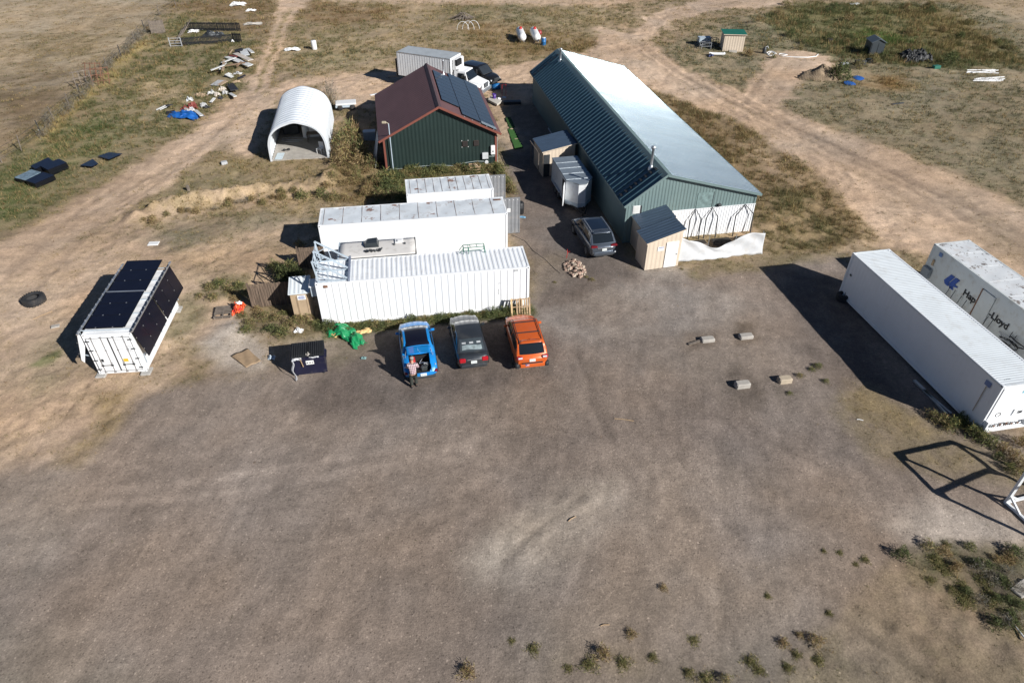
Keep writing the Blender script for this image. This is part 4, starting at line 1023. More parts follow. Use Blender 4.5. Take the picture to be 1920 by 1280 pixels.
sh, shw = lean_shed('tan_shed', 'tan shed with white door and blue sign in front of the long teal building', (8.65, 38.44), (10.95, 39.05), 1.55, 2.02, 2.66, M['navyroof'], M['tanwall'])
d = MB(); d.box((1.75, -0.03, 0.98), (0.86, 0.05, 1.86), 0); o = d.build('door', M['plastic'], sh)
k_ = MB(); k_.lathe([(0.0, 0.06), (0.035, 0.05), (0.035, 0.02), (0.015, 0.0)], 10, 0, Matrix.Translation((2.1, -0.055, 0.98)) @ Matrix.Rotation(R(90), 4, 'X')); k_.build('handle', M['darksteel'], o)
sg = MB(); sg.box((0.95, -0.025, 1.5), (0.44, 0.02, 0.30), 0); o = sg.build('sign', M['paper'], sh)
ln = MB(); rr = random.Random(5)
for zz, hgt, m_ in ((1.60, 0.05, 0), (1.52, 0.03, 1), (1.46, 0.03, 1), (1.40, 0.03, 1)):
    x = 0.78
    while x < 1.12:
        wd = 0.02 + rr.random() * 0.04; ln.box((x + wd / 2, -0.038, zz), (wd, 0.004, hgt), m_); x += wd + 0.015
ln.build('sign_print', [M['bluep'], M['greyp']], o)
# covered passage between the shed and the building
ps, _ = lean_shed('covered_porch', 'blue roofed covered porch joining the tan shed to the teal building', (8.55, 40.35), (10.65, 40.8), 1.9, 2.05, 2.6, M['navyroof'], M['tanwall'])
# lean-to on the left of the building with the open white trailer below it
lt, _ = lean_shed('lean_to_shed', 'tan lean-to shed with slate blue roof against the left wall of the teal building', (2.45, 52.75), (5.05, 53.4), 2.75, 2.1, 2.55, M['navyroof'], M['tanwall'])
dk = MB(); dk.box((0.3, -0.04, 0.95), (0.5, 0.03, 1.85)); dk.build('doorway', M['darksteel'], lt)
po = MB(); po.tube([(-0.35, 2.4, 0), (-0.35, 2.4, 2.0)], 0.03, 8); po.tube([(-0.35, 0.1, 0), (-0.35, 0.1, 2.0)], 0.03, 8); po.tube([(-0.36, 0.0, 2.02), (-0.36, 2.75, 2.02)], 0.03, 8); po.build('post', M['oldwood'], lt)
# white film fence and the three hoop frames in front of the skirt
fb = thing('plastic_sheet', 'sagging white plastic sheet strung in front of the hoop frames', 'sheet', (0, 0, 0))
FA, FB = Vector((11.0, 39.7, 0)), Vector((16.95, 40.85, 0))
def film(u, v):
    p = FA.lerp(FB, u); top = 1.42 - 0.62 * math.exp(-((u - 0.42) / 0.22) ** 2) + 0.12 * math.sin(u * 9)
    if u < 0.12: top = 1.75 - u * 3
    z = v * top; q = Vector((-0.19, 0.98, 0)) * (0.05 * math.sin(u * 23 + v * 8) * v + 0.05 * math.sin(u * 8.5 + 1.3) + 0.035 * math.sin(u * 41 - v * 9) * (1 - v * .5) - 0.25 * (1 - v) ** 2)
    return p + q + Vector((0, 0, z + 0.01))
m_ = MB(); m_.grid(film, 90, 12, 0, True, 0.006); m_.build('film', M['lime'], fb, fix=False)
m_ = MB()
for u in (0.0, 0.36, 0.68, 1.0):
    p = FA.lerp(FB, u) + Vector((-0.04, 0.22, 0)); m_.tube([p, p + Vector((0, 0, 1.5 if u else 1.75))], 0.025, 8)
m_.build('stake', M['steel'], fb)
def hoop(u, label, x0, wdt=1.05):
    t = thing('hoop_frame', label, 'frame', (7.681, 41.97, 0), R(11.18), 'hoop frames by the white skirt panels')
    m_ = MB(); a_ = (x0, -0.50, 0.02); e_ = (x0 + wdt, -0.55, 0.02)
    sL, sR, top = (x0 + 0.02, -0.30, 1.5), (x0 + wdt + 0.02, -0.32, 1.56), (x0 + wdt * 0.52, -0.12, 2.22); y = -0.7
    m_.tube([a_, sL, top, sR, e_], 0.042, 8);
    m_.build('pipe', M['darksteel'], t); return t
hoop(0, 'dark pipe hoop frame nearest the tan shed', 4.55, .8); hoop(0, 'dark pipe hoop frame in the middle of the white skirt', 5.75, .85); hoop(0, 'dark pipe hoop frame at the outer corner of the teal building', 7.95, 1.3)
for i, (px, py) in enumerate(((1235, 452), (1290, 446), (1345, 442))):
    m_ = MB(); rr = random.Random(i)
    m_.hexa([(-0.7, -0.3, 0), (0.7, -0.3, 0), (0.7, 0.3, 0), (-0.7, 0.3, 0), (-0.68, -0.28, 0.25), (0.68, -0.28, 0.25), (0.68, 0.28, 0.25), (-0.68, 0.28, 0.25)])
    m_.box((0, 0, 0.255), (1.3, 0.5, 0.05), 1)
    o = m_.build('planter_box', [M['oldwood'], mat('potting_soil', (0.03, 0.025, 0.02), 0.95, var=0.3, scale=8)]); q = BL.matrix_basis @ Vector((4.9 + i * 1.8, -1.25, 0)); o.location = (q.x, q.y, 0.0); o.rotation_euler = (0, 0, R(11))
    tag(o, ('dark planter box behind the plastic sheet next to the tan shed', 'dark planter box behind the sagging middle of the plastic sheet', 'dark planter box behind the outer end of the plastic sheet')[i], 'planter', 'planter boxes behind the plastic sheet')

# ------------------------------------------------------------------ the dark green barn with the maroon roof
M['green'] = mat('dark_green_siding', (0.016, 0.030, 0.027), 0.45, var=0.08, scale=0.7)
M['maroon'] = mat('maroon_shingle', (0.125, 0.064, 0.066), 0.7, var=0.10, scale=0.8, stretch=(1.5, 0.5, 1))
M['redtrim'] = mat('brick_red_trim', (0.20, 0.065, 0.045), 0.55, var=0.08)
GB = thing('green_barn', 'dark green metal barn with maroon roof half covered by solar panels', 'building', (-10.40, 53.60, 0), R(10.63))
GW, GL_, GE, GR = 9.14, 10.8, 2.85, 5.16
def zg(u): return GE + (GR - GE) * (1 - abs(2 * u - 1)) - 0.02
for y, a_, b_ in ((0, (0, 0), (GW, 0)), (GL_, (GW, GL_), (0, GL_))):
    mb = MB(); h_ = tuple((np.array(a_) + np.array(b_)) / 2)
    sided(mb, a_, h_, 0.1, lambda u: zg(u / 2), 0.3, 0.018); sided(mb, h_, b_, 0.1, lambda u: zg(0.5 + u / 2), 0.3, 0.018)
    s_ = 1 if y == 0 else -1
    mb.prism([(0.03, 0), (GW - 0.03, 0), (GW - 0.03, GE - 0.05), (GW / 2, GR - 0.08), (0.03, GE - 0.05)], 'y', y + s_ * 0.02, y + s_ * 0.08)
    mb.build('gable_wall', M['green'], GB, fix=False)
for a_, b_ in (((0, GL_), (0, 0)), ((GW, 0), (GW, GL_))):
    mb = MB(); sided(mb, a_, b_, 0.0, lambda u: GE, 0.3, 0.018); mb.build('side_wall', M['green'], GB, fix=False)
k_ = (GR - GE) / (GW / 2); ov = 0.42
for sgn in (-1, 1):
    mb = MB(); x0 = GW / 2; x1 = GW / 2 + sgn * (GW / 2 + ov)
    pts = corr_pts(-0.35, GL_ + 0.35, 0.45, 0.012)
    corr_sheet(mb, pts, lambda s, o: (x1, s, GE - ov * k_ + 0.10 + o), lambda s, o: (x0, s, GR + 0.10 + o))
    mb.hexa([(min(x0, x1), -0.35, (GR if x0 < x1 else GE - ov * k_)), (max(x0, x1), -0.35, (GE - ov * k_ if x0 < x1 else GR)), (max(x0, x1), GL_ + 0.35, (GE - ov * k_ if x0 < x1 else GR)), (min(x0, x1), GL_ + 0.35, (GR if x0 < x1 else GE - ov * k_)),
             (min(x0, x1), -0.35, (GR if x0 < x1 else GE - ov * k_) + 0.09), (max(x0, x1), -0.35, (GE - ov * k_ if x0 < x1 else GR) + 0.09), (max(x0, x1), GL_ + 0.35, (GE - ov * k_ if x0 < x1 else GR) + 0.09), (min(x0, x1), GL_ + 0.35, (GR if x0 < x1 else GE - ov * k_) + 0.09)], 1)
    mb.build('roof_slope', [M['maroon'], M['redtrim']], GB, fix=False)
rc = MB(); rc.prism([(GW / 2 - 0.22, GR + 0.02), (GW / 2, GR + 0.19), (GW / 2 + 0.22, GR + 0.02)], 'y', -0.37, GL_ + 0.37); rc.build('ridge_cap', mat('ridge_vent', (0.075, 0.045, 0.05), 0.7), GB)
tr = MB()
for x in (0.0, GW): tr.box((x, -0.03, 1.42), (0.16, 0.1, 2.8))
for y in (-0.37,):
    tr.bar((-ov, y, GE - ov * k_ + 0.05), (GW / 2, y, GR + 0.05), 0.04, 0.17); tr.bar((GW / 2, y, GR + 0.05), (GW + ov, y, GE - ov * k_ + 0.05), 0.04, 0.17)
tr.build('trim', M['redtrim'], GB)
# solar array on the right-hand slope: rows along the ridge, stepping in at the front
sa = math.atan(k_)
def roofM(u, y): # u metres down from the ridge
    return Matrix.Translation((GW / 2 + u * math.cos(sa), y, GR + 0.10 - u * math.sin(sa))) @ Matrix.Rotation(sa, 4, 'Y')
def arr(u0, u1, y0, y1, n):
    for i in range(n):
        p = MB(); w_ = (y1 - y0) / n
        p.box(((u1 - u0) / 2, w_ / 2, 0.10), (u1 - u0 - 0.012, w_ - 0.012, 0.035), 0); p.box(((u1 - u0) / 2, w_ / 2, 0.119), (u1 - u0 - 0.04, w_ - 0.04, 0.005), 1)
        o = p.build('solar_panel', [M['solarframe'], M['barnsolar']], GB); o.matrix_local = roofM(u0, y0 + i * w_)
M['barnsolar'] = mat('blue_grey_solar_cells', (0.018, 0.026, 0.042), 0.28, var=0.1, coat=0.35)
arr(0.42, 2.02, 1.55, 9.6, 8); arr(2.04, 3.7, 0.0, 10.9, 11); arr(3.72, 5.1, -0.3, 11.1, 11)
ed = MB(); ed.box((0, 0, 0), (1.38, 0.5, 0.02)); o = ed.build('frosted_film', mat('scuffed_panel_edge', (0.24, 0.29, 0.33), 0.5, var=0.4, scale=6, fine=0.6), GB); o.matrix_local = roofM(4.42, -0.02) @ Matrix.Translation((0, 0, 0.135))
rl = MB()
for u in (2.2, 2.9, 3.6, 4.2, 4.85): rl.box((u, 0, 0), (0.07, 0.08, 0.06))
o = rl.build('clamp', M['alu'], GB); o.matrix_local = roofM(0, -0.34) @ Matrix.Translation((0, 0, 0.08))
fl = MB(); fl.lathe([(0.16, -0.1), (0.1, 0.06), (0.06, 0.1), (0.06, 1.15), (0.10, 1.16), (0.10, 1.26), (0.02, 1.3)], 12); o = fl.build('flue_pipe', M['steel'], GB); o.location = (GW / 2 + 1.45, 10.2, GR - 0.62)
for x in (6.56, 7.5):
    v = MB(); v.box((x, -0.05, 1.97), (0.42, 0.09, 0.44), 0)
    for i in range(5): v.box((x, -0.105, 1.81 + i * 0.08), (0.36, 0.02, 0.03), 1)
    if x < 7:
        for dx in (-0.26, 0.26):
            for dz in (-0.27, 0.27): v.box((x + dx, -0.05, 1.97 + dz), (0.05, 0.05, 0.05), 2)
    v.build('vent', [mat('vent_brown', (0.05, 0.035, 0.03), 0.6), M['black'], M['plastic']], GB)
iv = MB(); iv.cbox((8.86, -0.13, 1.33), (0.36, 0.2, 0.74), 0.03, 0); iv.box((8.86, -0.235, 1.22), (0.1, 0.012, 0.12), 1); iv.build('inverter', [M['plastic'], M['darksteel']], GB)
iv = MB(); iv.cbox((8.2, -0.12, 0.86), (0.52, 0.22, 0.5), 0.03, 0); iv.build('electrical_box', mat('light_grey_box', (0.52, 0.54, 0.55), 0.45), GB)
iv = MB(); iv.tube([(8.5, -0.06, 0.75), (9.0, -0.06, 0.7)], 0.02, 6); iv.tube([(8.75, -0.06, 0.95), (8.8, -0.06, 0.8), (9.0, -0.06, 0.78), (9.1, -0.06, 0.9)], 0.02, 6)
iv.tube([(0.0, -0.12, 0.24), (1.0, -0.12, 0.24), (2.4, -0.12, 0.32), (4.0, -0.12, 0.34), (5.7, -0.12, 0.14), (6.3, -0.12, 0.34), (7.4, -0.12, 0.42), (8.1, -0.12, 0.36)], 0.025, 6)
iv.tube([(9.25, -0.05, 0.0), (9.25, -0.05, 2.5)], 0.025, 6); iv.build('conduit', mat('pale_conduit', (0.33, 0.38, 0.37), 0.5), GB)
iv = MB(); iv.lathe([(0.13, 0), (0.17, 0.02), (0.17, 0.06), (0.13, 0.08)], 16, 0, Matrix.Translation((8.3, -0.1, 0.28)) @ Matrix.Rotation(R(90), 4, 'X')); iv.build('hose_reel', M['lime'], GB)
# lamp pole leaning by the corner
lpole = thing('lamp_pole', 'slim pole with a small lamp head at the left corner of the green barn', 'lamp', at(738, 324))
m_ = MB(); top = Vector((0.02, -0.05, 4.15)); m_.tube([(0, 0, 0), top], 0.045, 8); m_.build('pole', M['bluesteel'], lpole)
m_ = MB(); m_.tube([top, top + Vector((-0.2, -0.02, 0.12))], 0.03, 6); m_.cbox((top.x - 0.34, top.y - 0.03, top.z + 0.12), (0.34, 0.2, 0.14), 0.03); m_.build('lamp_head', mat('lamp_tan', (0.42, 0.36, 0.26), 0.5), lpole)
# white sheeting hung along its left eave, and a freezer box in the shade there
hs = MB(); hs.grid(lambda u, v: (0.12 * math.sin(u * 17) * (1 - v) - 0.5 * (1 - v), u * 2.6, v * 2.3 + 0.05), 24, 10, 0, True, 0.01)
o = hs.build('hanging_sheet', M['lime'], fix=False); q = GB.matrix_basis @ Vector((-0.45, 0.8, 0)); o.location = q; o.rotation_euler = (0, 0, R(10.6)); tag(o, 'rumpled pale sheet hanging at the left wall of the green barn', 'sheet')
fz = thing('chest_freezer', 'pale chest freezer in the shade left of the green barn', 'freezer', at(694, 262), R(10)); m_ = MB(); m_.cbox((0, 0, 0.38), (1.1, 0.6, 0.76), 0.03); m_.build('cabinet', M['bluesteel'], fz); m_ = MB(); m_.cbox((0, 0, 0.80), (1.14, 0.64, 0.08), 0.02); m_.build('lid', M['plastic'], fz)
# crate of firewood in front of the gable
cr = thing('firewood_crate', 'slatted crate of split firewood against the green barn wall', 'crate', at(890, 322), R(12)); m_ = MB()
for z in (0.1, 0.32, 0.54):
    for y in (-0.36, 0.36): m_.box((0, y, z), (0.85, 0.03, 0.09))
    for x in (-0.42, 0.42): m_.box((x, 0, z), (0.03, 0.7, 0.09))
m_.build('slat', M['wood'], cr); m_ = MB(); rr = random.Random(8)
for i in range(26):
    x, y, z = rr.uniform(-.3, .3), rr.uniform(-.25, .25), rr.uniform(.05, .6); a_ = rr.uniform(0, 3)
    m_.tube([(x, y, z), (x + 0.25 * math.cos(a_), y + 0.2 * math.sin(a_), z + rr.uniform(-.05, .1))], 0.055, 6)
m_.build('firewood', mat('split_wood', (0.5, 0.38, 0.26), 0.85, var=0.25, scale=6), cr)

# ------------------------------------------------------------------ arched steel shelter
QH = thing('arched_shelter', 'silver arched steel shelter with an open front and concrete floor', 'shelter', (-20.55, 55.62, 0), R(9.3))
QW, QL, QHH = 4.75, 9.2, 3.25
def arch(u):
    "straight legs, then a full arch with a slight peak"
    prof = [(0, 0), (0.02, 0.9), (0.10, 1.65), (0.42, 2.35), (0.95, 2.80), (1.6, 3.07), (QW / 2, 3.25)]
    pr = prof + [(QW - x, z) for x, z in prof[-2::-1]]
    s = [0]
    for i in range(1, len(pr)): s.append(s[-1] + math.hypot(pr[i][0] - pr[i - 1][0], pr[i][1] - pr[i - 1][1]))
    t = u * s[-1]
    for i in range(1, len(pr)):
        if t <= s[i] + 1e-6:
            k = (t - s[i - 1]) / (s[i] - s[i - 1])
            # smooth with a hermite blend of neighbours
            p0 = pr[max(0, i - 2)]; p1 = pr[i - 1]; p2 = pr[i]; p3 = pr[min(len(pr) - 1, i + 1)]
            f = lambda a, b, c, d: 0.5 * (2 * b + (c - a) * k + (2 * a - 5 * b + 4 * c - d) * k * k + (3 * b - a - 3 * c + d) * k ** 3)
            return f(p0[0], p1[0], p2[0], p3[0]), f(p0[1], p1[1], p2[1], p3[1])
    return pr[-1]
AP = [arch(i / 48) for i in range(49)]
m_ = MB(); ypts = corr_pts(0, QL, 0.58, 0.10); n = len(ypts)
vs = []
for i, (x, z) in enumerate(AP):
    a0 = AP[max(0, i - 1)]; a1 = AP[min(48, i + 1)]; tx, tz = a1[0] - a0[0], a1[1] - a0[1]; l_ = math.hypot(tx, tz); nx, nz = -tz / l_, tx / l_
    for y, o in ypts: vs.append((x + nx * o, y, z + nz * o))
fs = [(i * n + j, i * n + j + 1, (i + 1) * n + j + 1, (i + 1) * n + j) for i in range(48) for j in range(n - 1)]
m_.add(vs, fs, 0, False); M['arch'] = mat('galvalume_arch', (0.72, 0.76, 0.80), 0.34, metal=0.25, var=0.06, scale=0.8, fine=0.05)
m_.build('arch_shell', M['arch'], QH, fix=False)
m_ = MB()
for i in range(48):
    (x0, z0), (x1, z1) = AP[i], AP[i + 1]; m_.bar((x0, -0.02, z0), (x1, -0.02, z1), 0.05, 0.16)
m_.build('front_trim', M['arch'], QH)
m_ = MB(); sided(m_, (QW - 0.1, QL - 0.1), (0.1, QL - 0.1), 0.02, lambda u: float(np.interp(0.1 + u * (QW - 0.2), [p[0] for p in AP[::1]], [p[1] for p in AP])) - 0.06, 0.3, 0.02); m_.build('back_wall', M['arch'], QH, fix=False)
m_ = MB(); m_.box((QW / 2, QL / 2 - 0.1, 0.04), (QW - 0.08, QL - 0.25, 0.08)); m_.build('floor_slab', M['concrete'], QH)
def inq(x, y, z=0.08): return QH.matrix_basis @ Vector((x, y, z))
ap = thing('white_cabinet', 'white cabinet standing at the right inside the arched shelter', 'cabinet', inq(3.3, 5.2), R(9)); m_ = MB(); m_.cbox((0, 0, 0.7), (0.85, 0.7, 1.4), 0.03); m_.build('body', M['plastic'], ap); m_ = MB(); m_.box((0, -0.36, 0.7), (0.8, 0.02, 1.3)); m_.build('door', M['plastic'], ap)
wh = thing('water_heater', 'pale round tank beside the white cabinet in the shelter', 'tank', inq(2.55, 4.9), 0); m_ = MB(); m_.lathe([(0.27, 0), (0.28, 0.03), (0.28, 1.0), (0.2, 1.08), (0.04, 1.1)], 18); m_.build('tank', M['plastic'], wh)
wt = thing('work_table', 'low bench with clutter inside the arched shelter', 'table', inq(3.5, 3.9), R(9)); m_ = MB(); m_.box((0, 0, 0.72), (1.5, 0.7, 0.05)); m_.build('table_top', M['oldwood'], wt)
for x in (-0.7, 0.7):
    for y in (-0.3, 0.3): m_ = MB(); m_.box((x, y, 0.35), (0.06, 0.06, 0.69)); m_.build('leg', M['oldwood'], wt)
ch = thing('plastic_chair', 'white plastic chair at the right edge of the shelter floor', 'chair', inq(4.05, 1.0), R(-20)); m_ = MB(); m_.cbox((0, 0, 0.43), (0.5, 0.48, 0.05), 0.02); m_.build('seat', M['plastic'], ch); m_ = MB(); m_.cbox((0, 0.25, 0.7), (0.48, 0.05, 0.5), 0.02); m_.build('backrest', M['plastic'], ch)
for x in (-0.22, 0.22):
    for y in (-0.2, 0.2): m_ = MB(); m_.box((x, y, 0.2), (0.04, 0.04, 0.4)); m_.build('leg', M['plastic'], ch)
fb_ = thing('foam_board', 'pale blue foam board lying at the left front of the shelter floor', 'board', inq(0.62, 0.75), R(5)); m_ = MB(); m_.box((0, 0, 0.04), (0.6, 1.3, 0.05)); m_.build('board', mat('pale_blue', (0.5, 0.58, 0.62), 0.6), fb_)
for i, (x, y) in enumerate(((0.9, 1.9), (1.25, 2.0))):
    b_ = MB(); b_.lathe([(0.05, 0), (0.13, 0.06), (0.15, 0.14), (0.06, 0.2)], 10); o = b_.build('boot', M['rubber']); o.location = inq(x, y); tag(o, 'dark work boot on the shelter floor, the %s of the two' % ('left', 'right')[i], 'boot', 'boots on the shelter floor')
for i, (x, y, a_, r_) in enumerate(((1.5, 4.6, 0.3, 0.75), (1.3, 4.2, 0.5, 0.6))):
    b_ = MB(); b_.tube([(r_ * 1.5 * math.cos(t), r_ * 0.45 * math.sin(t), 0.02) for t in np.linspace(0.2, 5.6, 20)], 0.03, 6); o = b_.build('hose', M['greyp']); o.location = inq(x, y); tag(o, ('long loop of pale hose across the back of the shelter floor', 'short loop of pale hose nearer the shelter opening')[i], 'hose', 'hoses on the shelter floor')
eq = thing('dark_machine', 'dark machine at the left back of the arched shelter', 'machine', inq(1.2, 6.2), R(9)); m_ = MB(); m_.cbox((0, 0, 0.5), (1.4, 1.2, 0.8), 0.06); m_.build('housing', M['darksteel'], eq); m_ = MB(); m_.lathe([(0.3, 0), (0.3, 0.5), (0.2, 0.6)], 14, 0, Matrix.Translation((0.1, 0.1, 0.9))); m_.build('drum', M['black'], eq)
# ------------------------------------------------------------------ vehicles (local +y is forward, origin on the ground at the centre)
M['windglass'] = mat('windscreen_glass', (0.03, 0.036, 0.042), 0.06, var=0.1, coat=0.5, spec=0.8)
M['tail'] = mat('red_lamp_glass', (0.42, 0.012, 0.02), 0.15, var=0.15, coat=0.6)
M['lampclear'] = mat('clear_lamp', (0.62, 0.64, 0.66), 0.1, var=0.1, coat=0.6)
M['plate'] = mat('number_plate_white', (0.66, 0.70, 0.68), 0.4, var=0.1, scale=9)
M['rim'] = mat('alloy_rim', (0.35, 0.36, 0.38), 0.3, metal=0.8)
M['bumper'] = mat('dark_bumper', (0.03, 0.031, 0.034), 0.6, var=0.1)


def smoothc(keys, n):
    "catmull-rom through (t, value...) keys, sampled at n+1 points"
    ks = np.array(keys, float); out = []
    ts = np.linspace(ks[0, 0], ks[-1, 0], n + 1)
    for t in ts:
        i = min(max(np.searchsorted(ks[:, 0], t) - 1, 0), len(ks) - 2)
        k = (t - ks[i, 0]) / (ks[i + 1, 0] - ks[i, 0]); p0, p1, p2, p3 = ks[max(i - 1, 0)], ks[i], ks[i + 1], ks[min(i + 2, len(ks) - 1)]
        d1 = (p2 - p0) / max(p2[0] - p0[0], 1e-6) * (p2[0] - p1[0]); d2 = (p3 - p1) / max(p3[0] - p1[0], 1e-6) * (p2[0] - p1[0])
        out.append((2 * k ** 3 - 3 * k * k + 1) * p1 + (k ** 3 - 2 * k * k + k) * d1 + (-2 * k ** 3 + 3 * k * k) * p2 + (k ** 3 - k * k) * d2)
    return np.array(out)


def wheel(t, x, y, r, w_, rim=None):
    s = 1 if x > 0 else -1
    piv = bpy.data.objects.new('wheel', None)
    mt = Matrix.Translation((x, y, r)) @ Matrix.Rotation(R(90) * s, 4, 'Y')
    m_ = MB(); m_.lathe([(r * 0.60, -w_ / 2), (r * 0.9, -w_ / 2), (r, -w_ / 2 + 0.03), (r, w_ / 2 - 0.03), (r * 0.93, w_ / 2), (r * 0.64, w_ / 2), (r * 0.6, w_ / 2 - 0.03)], 26, 0, mt)
    wo = m_.build('wheel', M['rubber'], t, sharp=40)
    m_ = MB(); m_.lathe([(0.02, w_ / 2 - 0.05), (r * 0.14, w_ / 2 - 0.02), (r * 0.16, w_ / 2 - 0.05)], 12, 0, mt)
    for i in range(5):
        a_ = i * 2 * math.pi / 5; c_, s_ = math.cos(a_), math.sin(a_)
        m_.add([mt @ Vector(p) for p in ((0.06 * c_ - 0.04 * s_, 0.06 * s_ + 0.04 * c_, w_ / 2 - 0.035), (0.06 * c_ + 0.04 * s_, 0.06 * s_ - 0.04 * c_, w_ / 2 - 0.035), (r * 0.62 * c_ + 0.05 * s_, r * 0.62 * s_ - 0.05 * c_, w_ / 2 - 0.02), (r * 0.62 * c_ - 0.05 * s_, r * 0.62 * s_ + 0.05 * c_, w_ / 2 - 0.02))], [(0, 1, 2, 3)])
    m_.lathe([(r * 0.56, w_ / 2 - 0.02), (r * 0.65, w_ / 2 - 0.005), (r * 0.66, w_ / 2 - 0.03)], 26, 0, mt); m_.lathe([(0.0, w_ / 2 - 0.08), (r * 0.62, w_ / 2 - 0.08)], 26, 1, mt)
    m_.build('rim', [rim or M['rim'], M['black']], wo)
    bpy.data.objects.remove(piv)


def car(name, label, cat, loc, rz, L, W, H, side, cab, paint, roofm=None, group='parked cars', gc=0.20, wheel_r=0.33, wheels=None, opening=None, roof_rails=False, crossbars=False, sill=None, spoiler=False, parts=None):
    """side: keys (y from rear 0..1, bottom z, top z, half width factor); cab: (D rear glass base y, C roof rear, B roof front, A windscreen base), roof z"""
    t = thing(name, label, cat, loc, rz, group)
    Y = lambda u: -L / 2 + u * L
    sec = smoothc(side, 40); sec[:, 0] = np.linspace(side[0][0], side[-1][0], 41)
    HB = MB(); ring = []
    prof = [(0.0, 0), (0.80, 0), (0.93, 0.10), (0.985, 0.30), (1.0, 0.52), (0.985, 0.72), (0.945, 0.90), (0.86, 0.985), (0.60, 1.02), (0.30, 1.035), (0.0, 1.04)]
    for u, zb, zt, hw in sec:
        row = []
        for px, pz in prof: row.append((px * hw * W / 2, Y(u) - 0.30 * (px * hw) ** 2 * max(0, (u - 0.80) / 0.20) ** 1.5 + 0.10 * (px * hw) ** 2 * max(0, (0.12 - u) / 0.12), zb + (zt - zb) * pz))
        ring.append(row)
    k = len(prof)
    def skip(i, j):
        if not opening: return False
        return opening[0] <= (sec[i][0] + sec[i + 1][0]) / 2 <= opening[1] and j >= 8
    for s in (1, -1):
        vs = [(s * p[0], p[1], p[2]) for row in ring for p in row]
        fs = [(i * k + j, i * k + j + 1, (i + 1) * k + j + 1, (i + 1) * k + j) for i in range(40) for j in range(k - 1) if not skip(i, j)]
        HB.add(vs, fs, 0, True)
        for i in (0, 40): HB.add(vs[i * k:(i + 1) * k], [tuple(range(k))], 0, False)
    HB.build('body', paint, t, sharp=38, fix=True)
    # greenhouse
    yD, yC, yB, yA = [Y(v) for v in cab[:4]]; zr = H
    def topz(y): return float(np.interp(y, [Y(v) for v in sec[:, 0]], sec[:, 2])) * 1.03
    def hwid(y): return float(np.interp(y, [Y(v) for v in sec[:, 0]], sec[:, 3])) * W / 2
    zD, zA = topz(yD) - 0.01, topz(yA) - 0.01
    path = [(yD, zD), (yD + (yC - yD) * 0.5, zD + (zr - 0.05 - zD) * 0.56), (yC, zr - 0.045), (yC + (yB - yC) * 0.35, zr), (yC + (yB - yC) * 0.75, zr), (yB, zr - 0.035), (yB + (yA - yB) * 0.5, zA + (zr - 0.04 - zA) * 0.56), (yA, zA)]
    nv = 36; pth = smoothc([(i, a, b) for i, (a, b) in enumerate(path)], nv)[:, 1:]
    nv_ = len(pth)
    def halfw(v):
        y, z = pth[v]; fr = np.clip((z - 0.9 * zD) / (zr - 0.9 * zD), 0, 1)
        return hwid(y) * 0.90 * (1 - fr) + (W / 2) * (1 - gc) * fr
    def toppt(u, vi, off=0.0):
        "u -1..1 across, vi path index (float)"
        i = int(min(vi, nv_ - 2)); f = vi - i
        y = pth[i][0] * (1 - f) + pth[i + 1][0] * f; z = pth[i][1] * (1 - f) + pth[i + 1][1] * f
        hw = halfw(i) * (1 - f) + halfw(i + 1) * f
        e = 1 - u * u; endb = 0.10 * (1 if vi > nv * 0.7 else (-1 if vi < nv * 0.28 else 0))
        g = min(1, abs(vi - nv / 2) / (nv / 2)); dy = pth[i + 1] - pth[i]; nl = math.hypot(*dy); ny, nz = -dy[1] / nl, dy[0] / nl
        return Vector((u * hw, y + endb * e * g + ny * off, z + 0.035 * e + nz * off))
    CB = MB(); nu = 12
    CB.grid(lambda a, b: toppt(a * 2 - 1, b * (nv_ - 1)), nu, nv_ - 1)
    def sidept(s, h, vi, off=0.0):
        p = toppt(s, vi); zb = topz(p.y) - 0.02; xb = hwid(p.y) * 0.93; x = abs(p.x) + (xb - abs(p.x)) * h; x += 0.035 * math.sin(h * math.pi)
        return Vector((s * (x + off), p.y, p.z + (zb - p.z) * h))
    for s in (-1, 1): CB.grid(lambda a, b: sidept(s, b, a * (nv_ - 1)), nv_ - 1, 5)
    CB.build('cabin', roofm or paint, t, sharp=40, fix=True) if not parts or 'cabin' not in parts else None
    iC = nv * 2 / 7; iB = nv * 5 / 7
    g_ = MB(); g_.grid(lambda a, b: toppt((a * 2 - 1) * 0.90, iB + 0.8 + b * (nv - iB - 1.4), 0.008), 10, 8, 0, True); g_.build('windscreen', M['windglass'], t, fix=False)
    g_ = MB(); g_.grid(lambda a, b: toppt((a * 2 - 1) * 0.88, 1.0 + b * (iC - 1.6), 0.008), 10, 8, 0, True); g_.build('rear_window', M['glass'] if not (parts and 'rearglass' in parts) else parts['rearglass'], t, fix=False)
    for s in (-1, 1):
        mid = nv * 0.50
        for a0, a1 in ((nv * 0.20, mid - 0.5), (mid + 0.5, nv * 0.80)):
            g_ = MB(); g_.grid(lambda a, b: sidept(s, 0.14 + 0.74 * b, a0 + (a1 - a0) * a, 0.010), 12, 4, 0, True); g_.build('side_window', M['glass'], t, fix=False)
        mr_ = MB(); p = sidept(s, 0.95, nv * 0.83); mr_.cbox((p.x + s * 0.12, p.y, p.z + 0.06), (0.2, 0.1, 0.13), 0.03, 0); mr_.build('mirror', paint, t)
        wy = wheels or (0.185, 0.80)
